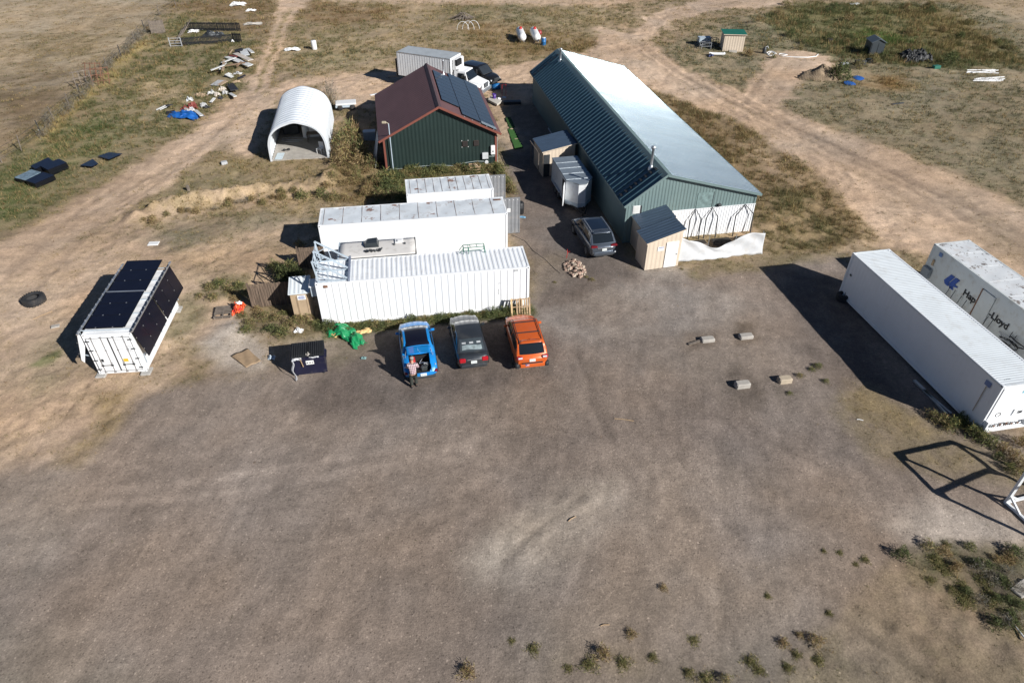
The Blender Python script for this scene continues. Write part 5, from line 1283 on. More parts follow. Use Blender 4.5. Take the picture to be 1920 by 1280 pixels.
        for u in wy:
            ar = MB(); hw = hwid(Y(u)); mt = Matrix.Translation((s * (hw - 0.12), Y(u), wheel_r)) @ Matrix.Rotation(R(90) * s, 4, 'Y')
            ar.lathe([(0.0, -0.1), (wheel_r * 1.17, -0.1), (wheel_r * 1.17, 0.124), (0.0, 0.124)], 28, 0, mt); ar.build('wheel_arch', sill or M['black'], t)
            wheel(t, s * (hw - 0.075), Y(u), wheel_r, 0.21)
        if roof_rails:
            rr_ = MB(); rr_.tube([toppt(s * 0.86, nv * 0.30, 0.02), toppt(s * 0.86, nv * 0.36, 0.06), toppt(s * 0.86, nv * 0.5, 0.06), toppt(s * 0.86, nv * 0.66, 0.06), toppt(s * 0.86, nv * 0.71, 0.02)], 0.02, 6); rr_.build('roof_rail', M['bumper'] if crossbars else M['alu'], t)
    if crossbars:
        for f in (0.42, 0.60):
            b_ = MB(); a_, c_ = toppt(-0.86, nv * f, 0.08), toppt(0.86, nv * f, 0.08); b_.bar(a_, c_, 0.07, 0.03); b_.build('crossbar', M['bumper'], t)
    if spoiler:
        b_ = MB(); b_.grid(lambda a, b: toppt((a * 2 - 1) * 0.86, iC + 0.6 - b * 1.9, 0.02) + Vector((0, -0.06 * b, 0.035 * b)), 8, 3, 0, True, 0.02); b_.build('spoiler', paint, t, fix=False)
    an = MB(); p = toppt(0, iC + 1.2, 0.01); an.tube([p, p + Vector((0, -0.09, 0.09))], 0.012, 6, r2=0.004); an.build('antenna', M['black'], t)
    info = dict(t=t, Y=Y, W=W, toppt=toppt, sidept=sidept, topz=topz, hwid=hwid, nv=nv, iB=iB, iC=iC, yA=yA, zA=zA)
    # cowl and wipers at the foot of the windscreen
    cw = MB(); cw.grid(lambda a, b: toppt((a * 2 - 1) * 0.86, nv - 0.6 + b * 0.5, 0.015), 8, 2, 0, True); cw.build('cowl', M['bumper'], t, fix=False)
    # lamps at the front
    for s in (-1, 1):
        h = MB(); h.cbox((s * W * 0.34, Y(0.955) - 0.06, side[-2][2] * 0.84), (0.30, 0.22, 0.13), 0.04); h.build('headlight', M['lampclear'], t)
    return info


def plate(t, y, z, tilt=-8, x=0.0):
    p = MB(); p.box((0, 0, 0), (0.32, 0.014, 0.16)); o = p.build('number_plate', M['plate'], t); o.matrix_local = Matrix.Translation((x, y, z)) @ Matrix.Rotation(R(tilt), 4, 'X')
    r_ = random.Random(int(y * 1000)); q = MB(); xx = -0.11
    for i in range(6): q.box((xx, -0.009, 0), (0.026, 0.004, 0.06)); xx += 0.042 + 0.008 * (i == 2)
    q.build('plate_marks', M['greyp'], o)


# grey sedan
grey = mat('dark_grey_car_paint', (0.042, 0.048, 0.056), 0.28, metal=0.35, var=0.06, coat=0.8, dirt=(0.11, 0.11, 0.105), dirt_amt=0.3, dirt_scale=1.3)
sed = [(0, .40, .78, .80), (.018, .30, .92, .90), (.06, .25, .985, .955), (.18, .22, .985, .985), (.32, .20, .955, 1.0), (.60, .19, .93, 1.0), (.74, .20, .91, .985), (.88, .22, .82, .94), (.965, .26, .68, .85), (1, .34, .58, .70)]
c = car('parked_car', 'dark grey sedan parked between the blue and the orange car', 'car', (-2.46, 30.35, 0), R(11.5), 4.45, 1.78, 1.45, sed, (.10, .27, .56, .76), grey, gc=0.24, parts={'rearglass': mat('rear_glass', (0.05, 0.062, 0.07), 0.08, coat=0.5)})
t = c['t']
for s in (-1, 1):
    m_ = MB(); m_.cbox((s * 0.60, c['Y'](0.022), 0.80), (0.36, 0.20, 0.20), 0.05); m_.build('tail_light', M['tail'], t)
m_ = MB(); m_.box((0, c['Y'](0.004), 0.84), (0.7, 0.04, 0.03)); m_.build('chrome_strip', M['alu'], t)
m_ = MB(); m_.cbox((0, c['Y'](0.012), 0.42), (1.45, 0.16, 0.20), 0.05); m_.build('bumper', grey, t)
plate(t, c['Y'](-0.006), 0.70)
for x in (-0.42, 0.0, 0.42):
    m_ = MB(); p = c['toppt'](x / 0.75, 5.2, 0.012); m_.grid(lambda a, b: c['toppt'](x / 0.75 + (a - .5) * 0.30, 6.0 + b * 1.3, 0.012), 3, 2, 0, True); m_.build('headrest', mat('seat_cloth', (0.36, 0.38, 0.39), 0.8), t, fix=False)
m_ = MB(); m_.grid(lambda a, b: c['toppt']((a * 2 - 1) * 0.72, 1.9 + b * 3.1 + 0.4 * math.sin(a * 5), 0.012), 8, 3, 0, True); m_.build('parcel_shelf', mat('shelf_cloth', (0.22, 0.27, 0.28), 0.7, var=0.35, scale=5), t, fix=False)

# orange crossover
orng = mat('orange_car_paint', (0.62, 0.115, 0.02), 0.3, metal=0.1, var=0.05, coat=0.8, dirt=(0.42, 0.15, 0.08), dirt_amt=0.25)
cro = [(0, .44, .86, .82), (.02, .34, 1.0, .92), (.06, .28, 1.06, .965), (.18, .25, 1.05, 1.0), (.40, .24, 1.02, 1.0), (.62, .24, .99, 1.0), (.74, .24, .97, .985), (.88, .26, .88, .95), (.965, .30, .74, .86), (1, .38, .64, .72)]
c = car('parked_car', 'orange crossover with black roof bars parked nearest the wooden pallet', 'car', (0.72, 30.35, 0), R(9.8), 4.42, 1.82, 1.60, cro, (.035, .16, .60, .76), orng, gc=0.22, roof_rails=True, crossbars=True, spoiler=True, sill=M['bumper'])
t = c['t']
for s in (-1, 1):
    m_ = MB(); m_.cbox((s * 0.68, c['Y'](0.022), 0.98), (0.34, 0.20, 0.16), 0.05); m_.build('tail_light', M['tail'], t)
    m_ = MB(); m_.cbox((s * 0.66, c['Y'](0.012), 1.01), (0.24, 0.18, 0.07), 0.02); m_.build('reversing_lamp', M['lampclear'], t)
    m_ = MB(); m_.cbox((s * 0.80, c['Y'](0.03), 0.48), (0.24, 0.34, 0.24), 0.06); m_.build('bumper_corner', M['bumper'], t)
m_ = MB(); m_.cbox((0, c['Y'](0.008), 0.52), (1.36, 0.18, 0.24), 0.05); m_.build('bumper', orng, t)
m_ = MB(); m_.box((0, c['Y'](-0.006), 0.66), (1.1, 0.08, 0.04)); m_.build('bumper_step', M['bumper'], t)
m_ = MB(); m_.box((-0.28, c['Y'](-0.014), 0.56), (0.2, 0.012, 0.12), 0); m_.box((-0.34, c['Y'](-0.014) - 0.007, 0.575), (0.08, 0.004, 0.07), 1); m_.build('bumper_sticker', [mat('sticker_stripes', (0.6, 0.33, 0.36), 0.5), M['bluep']], t)
plate(t, c['Y'](0.0), 0.82)

# blue liftback with its boot open
blue = mat('bright_blue_car_paint', (0.012, 0.235, 0.62), 0.28, metal=0.05, var=0.05, coat=0.8, dirt=(0.05, 0.2, 0.45), dirt_amt=0.2)
blu = [(0, .38, .60, .82), (.018, .30, .68, .91), (.05, .25, .80, .955), (.16, .22, .98, .985), (.32, .20, .96, 1.0), (.60, .19, .93, 1.0), (.74, .20, .91, .985), (.88, .22, .83, .95), (.965, .26, .69, .86), (1, .34, .58, .70)]
c = car('parked_car', 'bright blue car with black glass roof and its boot lid raised', 'car', (-5.22, 29.62, 0), R(11.9), 4.66, 1.85, 1.44, blu, (.25, .36, .60, .79), blue, gc=0.25, opening=(0.012, 0.245), parts={'rearglass': M['solar']})
t = c['t']; Y = c['Y']
m_ = MB(); m_.grid(lambda a, b: c['toppt']((a * 2 - 1) * 0.84, 1.2 + b * (c['iB'] - 1.0), 0.012), 10, 14, 0, True); m_.build('glass_roof', M['solar'], t, fix=False)
w_ = 0.55; y0, y1 = Y(0.016), Y(0.244)
m_ = MB(); m_.box((0, (y0 + y1) / 2, 0.46), (2 * w_, y1 - y0, 0.03)); m_.box((0, y1, 0.68), (2 * w_, 0.03, 0.44)); m_.box((0, y0, 0.54), (2 * w_, 0.03, 0.20))
for s in (-1, 1): m_.box((s * w_, (y0 + y1) / 2, 0.66), (0.03, y1 - y0, 0.40))
m_.build('boot_well', mat('boot_lining', (0.012, 0.012, 0.013), 0.9), t)
m_ = MB()
def lid(u, v):
    x = (u * 2 - 1) * (0.62 + 0.05 * v); a_ = R(70); s_ = v * 1.12
    y = Y(0.245) - 0.02 + (-math.cos(a_) * s_); z = 1.0 + math.sin(a_) * s_ - 0.05 * (2 * u - 1) ** 2
    if v > 0.72: y -= (v - 0.72) * 0.55; z -= (v - 0.72) * 0.30
    return (x, y, z)
m_.grid(lid, 12, 10, 0, True, 0.035); o = m_.build('boot_lid', blue, t, fix=False)
m_ = MB()
for s in (-1, 1): m_.tube([(s * 0.74, Y(0.2), 0.95), (s * 0.64, Y(0.225), 1.42)], 0.016, 6)
m_.build('lid_strut', M['steel'], t)
for s in (-1, 1):
    m_ = MB(); m_.cbox((s * 0.78, Y(0.028), 0.62), (0.16, 0.26, 0.07), 0.03); m_.build('tail_light', mat('deep_red_lamp', (0.20, 0.01, 0.015), 0.15, coat=0.5), t)
    m_ = MB(); m_.cbox((s * 0.80, Y(0.07), 0.84), (0.06, 0.10, 0.02), 0.006); m_.build('lamp_glint', M['lampclear'], t)  # small pale pieces stand in for glints off the tail lights
m_ = MB(); m_.cbox((0, Y(0.010), 0.32), (1.5, 0.18, 0.12), 0.04); m_.build('bumper', M['bumper'], t)
plate(t, Y(-0.006), 0.50, x=0.12)
def cargo(nm, label, cat, fn, m__):
    m_ = MB(); fn(m_); o = m_.build(nm, m__); o.matrix_world = t.matrix_basis.copy(); tag(o, label, cat); return o
cargo('fuel_can', 'red can lying in the open boot of the blue car', 'can', lambda m: (m.cbox((-0.37, Y(0.18), 0.74), (0.30, 0.46, 0.44), 0.05), m.tube([(-0.42, Y(0.14), 0.96), (-0.38, Y(0.14), 1.04), (-0.34, Y(0.14), 0.97)], 0.02, 6)), M['red'])
cargo('folding_stand', 'thin silver folding stand lying in the open boot', 'stand', lambda m: (m.tube([(-0.02, Y(0.17), 0.62), (0.16, Y(0.235), 0.66)], 0.02, 6), m.tube([(-0.02, Y(0.17), 0.62), (0.42, Y(0.165), 0.64)], 0.02, 6), m.tube([(0.05, Y(0.2), 0.63), (0.3, Y(0.165), 0.64)], 0.014, 6)), M['alu'])
cargo('tool_bag', 'black tool bag at the rear of the open boot', 'bag', lambda m: (m.cbox((0.24, Y(0.095), 0.60), (0.48, 0.30, 0.26), 0.07), m.tube([(0.2, Y(0.085), 0.73), (0.26, Y(0.085), 0.80), (0.38, Y(0.085), 0.80), (0.44, Y(0.085), 0.73)], 0.018, 6)), mat('bag_cloth', (0.035, 0.04, 0.042), 0.8, var=0.3, scale=6))
cargo('cable_coil', 'pale coiled cable lying on the black tool bag', 'cable', lambda m: m.tube([(0.33 + 0.12 * math.cos(a_), Y(0.115) + 0.08 * math.sin(a_), 0.76 + 0.02 * math.sin(3 * a_)) for a_ in np.linspace(0, 5.3, 12)], 0.018, 6), M['greyp'])

# silver-grey SUV by the teal building
suvp = mat('silver_blue_car_paint', (0.10, 0.12, 0.15), 0.25, metal=0.5, var=0.05, coat=0.8, dirt=(0.25, 0.24, 0.22), dirt_amt=0.15)
suvs = [(0, .46, .92, .82), (.02, .36, 1.06, .92), (.06, .30, 1.12, .965), (.18, .27, 1.11, 1.0), (.40, .25, 1.08, 1.0), (.62, .25, 1.05, 1.0), (.74, .25, 1.03, .985), (.88, .27, .93, .95), (.965, .32, .78, .87), (1, .40, .68, .74)]
c = car('parked_car', 'silver grey SUV parked beside the teal building near the brick pile', 'car', (5.54, 42.1, 0), R(13.2), 4.92, 1.92, 1.72, suvs, (.045, .17, .58, .76), suvp, gc=0.235, roof_rails=True, spoiler=True, wheel_r=0.37, roofm=None)
t = c['t']; Y = c['Y']
m_ = MB(); m_.grid(lambda a, b: c['toppt']((a * 2 - 1) * 0.74, c['iC'] + 2.5 + b * 9.5, 0.010), 8, 8, 0, True); m_.build('glass_roof', mat('roof_glass', (0.012, 0.02, 0.035), 0.08, coat=0.6), t, fix=False)
for s in (-1, 1):
    m_ = MB(); m_.cbox((s * 0.68, Y(0.028), 1.04), (0.46, 0.22, 0.10), 0.03); m_.build('tail_light', mat('dark_red_lamp', (0.16, 0.01, 0.015), 0.15, coat=0.5), t)
    m_ = MB(); m_.cbox((s * 0.74, Y(0.008), 0.60), (0.22, 0.12, 0.12), 0.03); m_.build('fog_lamp', M['lampclear'] if s > 0 else M['bumper'], t)
m_ = MB(); m_.cbox((0, Y(0.008), 0.56), (1.5, 0.18, 0.22), 0.05); m_.build('bumper', suvp, t)
m_ = MB(); m_.box((0, Y(-0.008), 0.43), (1.2, 0.1, 0.08)); m_.build('skid_plate', M['bumper'], t)
m_ = MB(); m_.box((0, Y(0.0), 0.95), (0.95, 0.05, 0.03)); m_.build('chrome_strip', M['alu'], t)
plate(t, Y(-0.004), 0.82)

# black SUV far behind, facing the camera's right
blk = mat('black_car_paint', (0.012, 0.012, 0.013), 0.3, metal=0.2, var=0.05, coat=0.7, dirt=(0.05, 0.045, 0.04), dirt_amt=0.3)
fp = at(931, 150, 0.6); dr_ = Vector((0.80, -0.60, 0)).normalized(); cpos = Vector((fp.x, fp.y, 0)) - dr_ * 2.35
c = car('parked_car', 'black SUV parked at an angle beyond the white box truck', 'car', cpos, math.atan2(dr_.y, dr_.x) - math.pi / 2, 4.85, 1.92, 1.80, suvs, (.03, .12, .58, .74), blk, gc=0.17, wheel_r=0.38)
t = c['t']; Y = c['Y']
m_ = MB(); m_.cbox((0, Y(0.985), 0.70), (0.9, 0.14, 0.26), 0.04); m_.build('grille', M['darksteel'], t)
m_ = MB(); m_.cbox((0, Y(0.985), 0.48), (1.6, 0.2, 0.18), 0.05); m_.build('bumper', M['bumper'], t)

# ------------------------------------------------------------------ white box truck behind the barn
hd_t = R(-24); fw = Vector((math.cos(hd_t), math.sin(hd_t), 0)); fbp = Vector((-2.75, 72.95, 0))
tk = thing('box_truck', 'white box truck with a black cooling unit over its cab parked behind the barn', 'truck', fbp - fw * 5.0, hd_t - math.pi / 2)
m_ = MB(); m_.cbox((0, -1.75, 2.27), (2.45, 6.4, 2.35), 0.03, 0)
for i in range(21): m_.box((-1.235 * 1, -4.8 + i * 0.3, 2.27), (0.012, 0.02, 2.2), 1); m_.box((1.235, -4.8 + i * 0.3, 2.27), (0.012, 0.02, 2.2), 1)
m_.build('cargo_box', [M['white'], M['greyp']], tk)
m_ = MB(); m_.cbox((0, -1.75, 3.47), (2.36, 6.3, 0.05), 0.01); m_.build('box_roof', mat('dusty_box_roof', (0.36, 0.39, 0.41), 0.55, var=0.1), tk)
m_ = MB()
for x in (-1.2, 1.2): m_.box((x, -1.75, 3.44), (0.08, 6.45, 0.10)); m_.box((x, 1.42, 2.3), (0.09, 0.09, 2.36))
m_.build('edge_rail', M['steel'], tk)
m_ = MB(); m_.cbox((0, 1.75, 2.85), (1.7, 0.5, 1.05), 0.08, 0); m_.cbox((0.35, 1.95, 3.05), (1.0, 0.36, 0.6), 0.05, 1); m_.build('cooling_unit', [M['plastic'], M['black']], tk)
m_ = MB(); m_.hexa([(-1.0, 1.75, 0.75), (1.0, 1.75, 0.75), (1.02, 3.55, 0.75), (-1.02, 3.55, 0.75), (-0.95, 1.75, 2.28), (0.95, 1.75, 2.28), (0.86, 2.95, 2.28), (-0.86, 2.95, 2.28)])
m_.build('cab', M['white'], tk)
m_ = MB(); m_.hexa([(-1.0, 3.5, 0.7), (1.0, 3.5, 0.7), (0.80, 4.95, 0.72), (-0.80, 4.95, 0.72), (-0.98, 3.42, 1.50), (0.98, 3.42, 1.50), (0.70, 4.85, 1.22), (-0.70, 4.85, 1.22)]); m_.build('hood', M['white'], tk)
m_ = MB(); m_.hexa([(-0.90, 3.45, 1.50), (0.90, 3.45, 1.50), (0.90, 3.50, 1.50), (-0.90, 3.50, 1.50), (-0.78, 2.98, 2.20), (0.78, 2.98, 2.20), (0.78, 3.03, 2.20), (-0.78, 3.03, 2.20)]); m_.build('windscreen', M['glass'], tk)
for s in (-1, 1):
    m_ = MB(); m_.hexa([(s * 1.0, 2.2, 1.42), (s * 1.03, 2.2, 1.42), (s * 1.03, 3.2, 1.42), (s * 1.0, 3.2, 1.42), (s * 0.965, 2.2, 2.12), (s * 0.985, 2.2, 2.12), (s * 0.96, 2.85, 2.12), (s * 0.94, 2.85, 2.12)]); m_.build('side_window', M['glass'], tk)
    m_ = MB(); m_.cbox((s * 1.28, 3.2, 1.78), (0.1, 0.16, 0.46), 0.02, 0); m_.tube([(s * 1.0, 3.15, 1.5), (s * 1.28, 3.2, 1.6)], 0.02, 6); m_.build('mirror', M['bumper'], tk)
    m_ = MB(); m_.cbox((s * 0.78, 4.86, 1.0), (0.22, 0.16, 0.2), 0.04); m_.build('headlight', M['lampclear'], tk)
    for y in (4.1, -3.0): wheel(tk, s * 1.02, y, 0.48, 0.28)
    m_ = MB(); m_.cbox((s * 0.98, 4.1, 1.02), (0.42, 1.25, 0.14), 0.05); m_.build('fender', M['white'], tk)
m_ = MB(); m_.tube([(-0.5, 2.0, 2.34), (0.9, 2.2, 2.42)], 0.11, 10); m_.build('air_deflector', M['plastic'], tk)
m_ = MB(); m_.cbox((0, 4.93, 1.0), (0.95, 0.08, 0.46), 0.02, 0)
for i in range(6): m_.box((0, 4.98, 0.82 + i * 0.07), (0.85, 0.02, 0.025), 1)
m_.build('grille', [M['darksteel'], M['steel']], tk)
m_ = MB(); m_.cbox((0, 4.95, 0.55), (2.1, 0.22, 0.3), 0.05); m_.build('bumper', M['steel'], tk)
m_ = MB(); m_.box((0, -0.8, 0.85), (0.9, 8.2, 0.3)); m_.build('chassis', M['black'], tk)
m_ = MB(); m_.box((0, -5.15, 1.85), (2.3, 0.14, 1.7), 0); m_.bar((-1.1, -5.0, 0.9), (-1.1, -6.4, 0.75), 0.08); m_.bar((1.1, -5.0, 0.9), (1.1, -6.4, 0.75), 0.08); m_.build('tail_lift', M['black'], tk)

# ------------------------------------------------------------------ enclosed white trailer with its side door open
tr_ = thing('cargo_trailer', 'white enclosed cargo trailer with an open side door under the lean-to shed', 'trailer', (4.55, 49.15, 0), R(12))
body = [(-1.0, 2.3), (1.0, 2.3), (1.0, -1.75), (0.28, -2.65), (-0.28, -2.65), (-1.0, -1.75)]
m_ = MB(); m_.prism(body, 'z', 0.45, 2.22); m_.build('body', mat('trailer_white', (0.62, 0.64, 0.655), 0.4, var=0.04, dirt=(0.45, 0.43, 0.4), dirt_amt=0.3), tr_)
m_ = MB(); m_.prism([(x * 1.02, y * 1.01) for x, y in body], 'z', 2.225, 2.31); m_.build('roof', mat('trailer_roof', (0.30, 0.35, 0.39), 0.3, metal=0.5, var=0.1), tr_)
m_ = MB()
for y in (-1.75, -0.75, 0.25, 1.25): m_.box((0, y, 2.325), (2.0, 0.04, 0.03))
m_.build('roof_bow', M['alu'], tr_)
m_ = MB(); m_.prism([(x * 1.012, y * 1.008) for x, y in body], 'z', 0.42, 0.72); m_.build('stone_guard', M['bluesteel'], tr_)
m_ = MB(); m_.box((-1.01, -1.25, 1.3), (0.03, 0.75, 1.5)); m_.build('doorway', M['black'], tr_)
m_ = MB(); m_.box((0, 0, 0), (0.8, 0.05, 1.55)); o = m_.build('door', M['white'], tr_); o.matrix_local = Matrix.Translation((-1.2, -2.0, 1.3)) @ Matrix.Rotation(R(68), 4, 'Z')
m_ = MB(); m_.bar((-0.8, -1.8, 0.42), (0, -3.7, 0.42), 0.1); m_.bar((0.8, -1.8, 0.42), (0, -3.7, 0.42), 0.1); m_.tube([(0, -3.2, 0.0), (0, -3.2, 0.75)], 0.05, 8); m_.build('hitch', M['black'], tr_)
for s in (-1, 1):
    for y in (-0.1, 0.75): wheel(tr_, s * 1.02, y, 0.33, 0.2)
    m_ = MB(); m_.cbox((s * 1.04, 0.32, 0.74), (0.26, 1.75, 0.06), 0.02); m_.build('fender', M['greyp'], tr_)

# ------------------------------------------------------------------ camper between containers A and B
cp_ = thing('camper_trailer', 'beige roofed camper trailer squeezed between the two long white containers', 'camper', (-10.26, 34.80, 0), R(9.0))
m_ = MB(); m_.cbox((2.3, 1.0, 1.71), (4.6, 2.1, 2.42), 0.06); m_.build('body', M['oldreefer'], cp_)
m_ = MB(); m_.grid(lambda u, v: (0.02 + u * 4.56, -0.02 + v * 2.04, 2.925 + 0.05 * math.sin(v * math.pi)), 12, 8, 0, True, 0.03); m_.build('roof', M['ivory'], cp_, fix=False)
m_ = MB(); m_.hexa([(-0.12, -0.02, 1.2), (0.02, -0.02, 0.6), (0.02, 2.02, 0.6), (-0.12, 2.02, 1.2), (-0.02, -0.02, 2.96), (0.06, -0.02, 2.96), (0.06, 2.02, 2.96), (-0.02, 2.02, 2.96)]); m_.build('front_cap', M['bluesteel'], cp_)
m_ = MB(); m_.hexa([(1.55, 1.05, 2.97), (2.4, 1.05, 2.97), (2.4, 1.85, 2.97), (1.45, 1.75, 2.97), (1.65, 1.12, 3.24), (2.3, 1.12, 3.24), (2.3, 1.78, 3.24), (1.75, 1.7, 3.24)]); m_.build('air_conditioner', mat('smoked_plastic', (0.03, 0.036, 0.04), 0.35, var=0.1), cp_)
m_ = MB(); m_.cbox((3.62, 1.62, 3.01), (0.5, 0.5, 0.06), 0.02); m_.cbox((3.66, 1.5, 3.06), (0.3, 0.3, 0.08), 0.02); m_.build('roof_vent', M['plastic'], cp_)
for x, y in ((3.32, 1.2), (3.95, 1.22)):
    m_ = MB(); m_.lathe([(0.07, 0), (0.07, 0.08), (0.03, 0.1)], 10, 0, Matrix.Translation((x, y, 2.97))); m_.build('vent_cap', M['darksteel'], cp_)
m_ = MB(); rr = random.Random(12)
for i in range(10): m_.tube([(1.55 + 0.1 * i, 0.6 + rr.uniform(-.12, .12), 3.0), (1.7 + 0.1 * i, 0.6 + rr.uniform(-.14, .14), 3.04 + rr.uniform(0, .06))], 0.045, 6, i % 2)
m_.build('roof_antenna', [M['black'], M['darksteel']], cp_)
m_ = MB(); m_.bar((0.05, -0.03, 2.94), (4.58, -0.03, 2.94), 0.04); m_.bar((4.6, 0.0, 2.94), (4.6, 2.0, 2.94), 0.05); m_.build('roof_edge', M['darksteel'], cp_)
# ------------------------------------------------------------------ things on and around container A
def alocal(x, y, z): return A.matrix_basis @ Vector((x, y, z))
tw = thing('steel_truss', 'pale steel bracket truss standing on the left end of the ribbed container roof', 'truss', alocal(0, 0, 2.915), R(8.92))
for y in (0.12, 1.22, 2.32):
    m_ = MB(); top = (0.05, y, 1.38); m_.bar((0.2, y, 0.0), top, 0.09, 0.07); m_.bar(top, (1.82, y, 0.12), 0.085, 0.07); m_.bar((0.2, y, 0.05), (1.82, y, 0.05), 0.07, 0.06)
    m_.bar((0.16, y, 0.7), (0.62, y, 0.92), 0.04); m_.bar((0.16, y, 0.35), (0.95, y, 0.10), 0.04); m_.bar((0.72, y, 0.80), (0.82, y, 0.08), 0.04)
    m_.build('bracket_arm', M['bluesteel'], tw)
m_ = MB(); m_.bar((1.88, -0.02, 0.09), (1.88, 2.5, 0.09), 0.10, 0.18); m_.build('beam', mat('slate_steel', (0.19, 0.22, 0.29), 0.5), tw)
m_ = MB()
for y0, y1 in ((0.12, 1.22), (1.22, 2.32)):
    m_.bar((0.06, y0, 1.3), (0.18, y1, 0.2), 0.04); m_.bar((0.18, y0, 0.2), (0.06, y1, 1.3), 0.04); m_.bar((0.07, y0, 1.25), (0.07, y1, 1.25), 0.045)
m_.build('cross_brace', M['bluesteel'], tw)
ac = thing('wall_cabinet', 'pale cabinet mounted high on the left end of the ribbed container', 'cabinet', alocal(-0.2, 0.75, 1.85), R(8.92)); m_ = MB(); m_.cbox((0, 0, 0.32), (0.38, 0.8, 0.64), 0.03); m_.build('body', M['bluesteel'], ac); m_ = MB(); m_.cbox((-0.02, 0, 0.66), (0.44, 0.86, 0.05), 0.01); m_.build('lid', M['plastic'], ac)
gr = thing('green_pipe_rack', 'green pipe rack on the back edge of the ribbed container roof', 'rack', alocal(8.55, 2.0, 2.9), R(10)); m_ = MB(); gm_ = mat('green_pipe', (0.03, 0.15, 0.11), 0.45)
for x in (0, 0.3, 1.25):
    for y in (0, 0.35): m_.tube([(x, y, 0), (x, y, 0.42)], 0.022, 6)
for y in (0, 0.35):
    m_.tube([(-0.25, y, 0.08), (0, y, 0.42), (1.25, y, 0.42), (1.3, y, 0.0)], 0.022, 6); m_.tube([(0, y, 0.22), (1.25, y, 0.22)], 0.018, 6)
for x in (0, 0.4, 0.8, 1.25): m_.tube([(x, 0, 0.42), (x, 0.35, 0.42)], 0.018, 6)
m_.build('pipe_frame', gm_, gr)


def pallet(name, label, mtx, m__, group=None, cat='pallet'):
    t = thing(name, label, cat, group=group); t.matrix_world = mtx
    m_ = MB()
    for i in range(8):
        if i == 1: continue
        m_.box((-0.53 + i * 0.151, 0, 0.128), (0.09, 1.02, 0.02))
    m_.build('deck_board', m__, t)
    m_ = MB()
    for y in (-0.46, 0, 0.46): m_.box((0, y, 0.068), (1.14, 0.045, 0.098))
    m_.build('stringer', m__, t)
    m_ = MB()
    for x in (-0.52, 0, 0.52): m_.box((x, 0, 0.009), (0.1, 1.02, 0.018))
    m_.build('bottom_board', m__, t); return t
base = (at(957, 588) + at(993, 585)) / 2
pal = pallet('wooden_pallet', 'wooden pallet leaning upright on the right end of the ribbed container', Matrix.Translation((base.x + 0.02, base.y - 0.1, 0.55)) @ Matrix.Rotation(R(9), 4, 'Z') @ Matrix.Rotation(R(70), 4, 'X'), M['wood'])
# the first board is paler
m_ = MB(); m_.box((-0.555, 0, 0.152), (0.09, 1.12, 0.024)); m_.build('new_board', mat('fresh_pine', (0.58, 0.42, 0.22), 0.7), pal)

# outhouse, fences
oh = thing('privy', 'narrow tan wooden privy with sloped metal roof at the left end of the ribbed container', 'privy', (-12.76, 32.72, 0), R(10))
m_ = MB()
for x0, x1, y0, y1 in ((0, 1.06, 0, 0.03), (0, 1.06, 1.17, 1.2), (0, 0.03, 0.031, 1.169), (1.03, 1.06, 0.031, 1.169)): m_.hexa([(x0, y0, 0), (x1, y0, 0), (x1, y1, 0), (x0, y1, 0), (x0, y0, 1.92 + 0.18 * y0), (x1, y0, 1.92 + 0.18 * y0), (x1, y1, 1.92 + 0.18 * y1), (x0, y1, 1.92 + 0.18 * y1)])
m_.build('wall', M['ply'], oh)
m_ = MB(); m_.box((0.62, -0.015, 0.86), (0.62, 0.03, 1.66)); o = m_.build('door', M['ply'], oh); m_ = MB(); m_.box((0.36, -0.036, 0.86), (0.025, 0.012, 1.66)); m_.box((0.86, -0.036, 0.86), (0.02, 0.012, 1.66)); m_.build('door_batten', mat('dark_tan', (0.25, 0.17, 0.1), 0.8), o)
m_ = MB(); corr_sheet(m_, corr_pts(-0.08, 1.14, 0.24, 0.02), lambda s, o: (s, -0.12, 1.96 + o), lambda s, o: (s, 1.32, 2.22 + o)); m_.hexa([(-.08, -.12, 1.90), (1.14, -.12, 1.90), (1.14, 1.32, 2.16), (-.08, 1.32, 2.16), (-.08, -.12, 1.955), (1.14, -.12, 1.955), (1.14, 1.32, 2.215), (-.08, 1.32, 2.215)]); m_.build('roof', M['reeferroof'], oh, fix=False)
m_ = MB(); m_.box((0.62, -0.045, 1.62), (0.46, 0.02, 0.30)); sg_ = m_.build('sign', M['paper'], oh)
m_ = MB(); rr = random.Random(21); x = 0.44
for hh in (0.09, 0.10, 0.08, 0.11, 0.09, 0.1): m_.box((x + 0.025, -0.058, 1.62), (0.04, 0.004, hh)); x += 0.06
m_.box((0.62, -0.058, 1.72), (0.3, 0.004, 0.03)); m_.box((0.62, -0.058, 1.53), (0.34, 0.004, 0.02)); m_.build('sign_print', M['bluep'], sg_)


def wood_fence(name, label, p, q, h, n, m__, rails=True):
    p, q = Vector((p[0], p[1], 0)), Vector((q[0], q[1], 0)); ln = (q - p).length
    t = thing(name, label, 'fence', p, math.atan2(q.y - p.y, q.x - p.x)); rr = random.Random(int(ln * 100))
    m_ = MB(); w_ = ln / n
    for i in range(n): m_.box((w_ * (i + .5), rr.uniform(-.014, .014), h / 2 + 0.03 + rr.uniform(-.03, .02)), (w_ * rr.uniform(.82, .94), 0.022, h))
    m_.build('board', m__, t)
    for i, x in enumerate((0.05, ln - 0.05)): m_ = MB(); m_.box((x, 0.08, h / 2 + 0.05), (0.09, 0.09, h + 0.1)); m_.build('post', m__, t)
    m_ = MB()
    for z in (0.3, h - 0.2): m_.box((ln / 2, -0.035 if not rails else 0.03, z), (ln, 0.035, 0.09))
    m_.build('rail', m__, t); return t
wood_fence('board_fence', 'weathered brown board fence between the red pile and the tan privy', (-15.72, 34.0), (-12.75, 34.55), 1.62, 20, M['fencewood'])
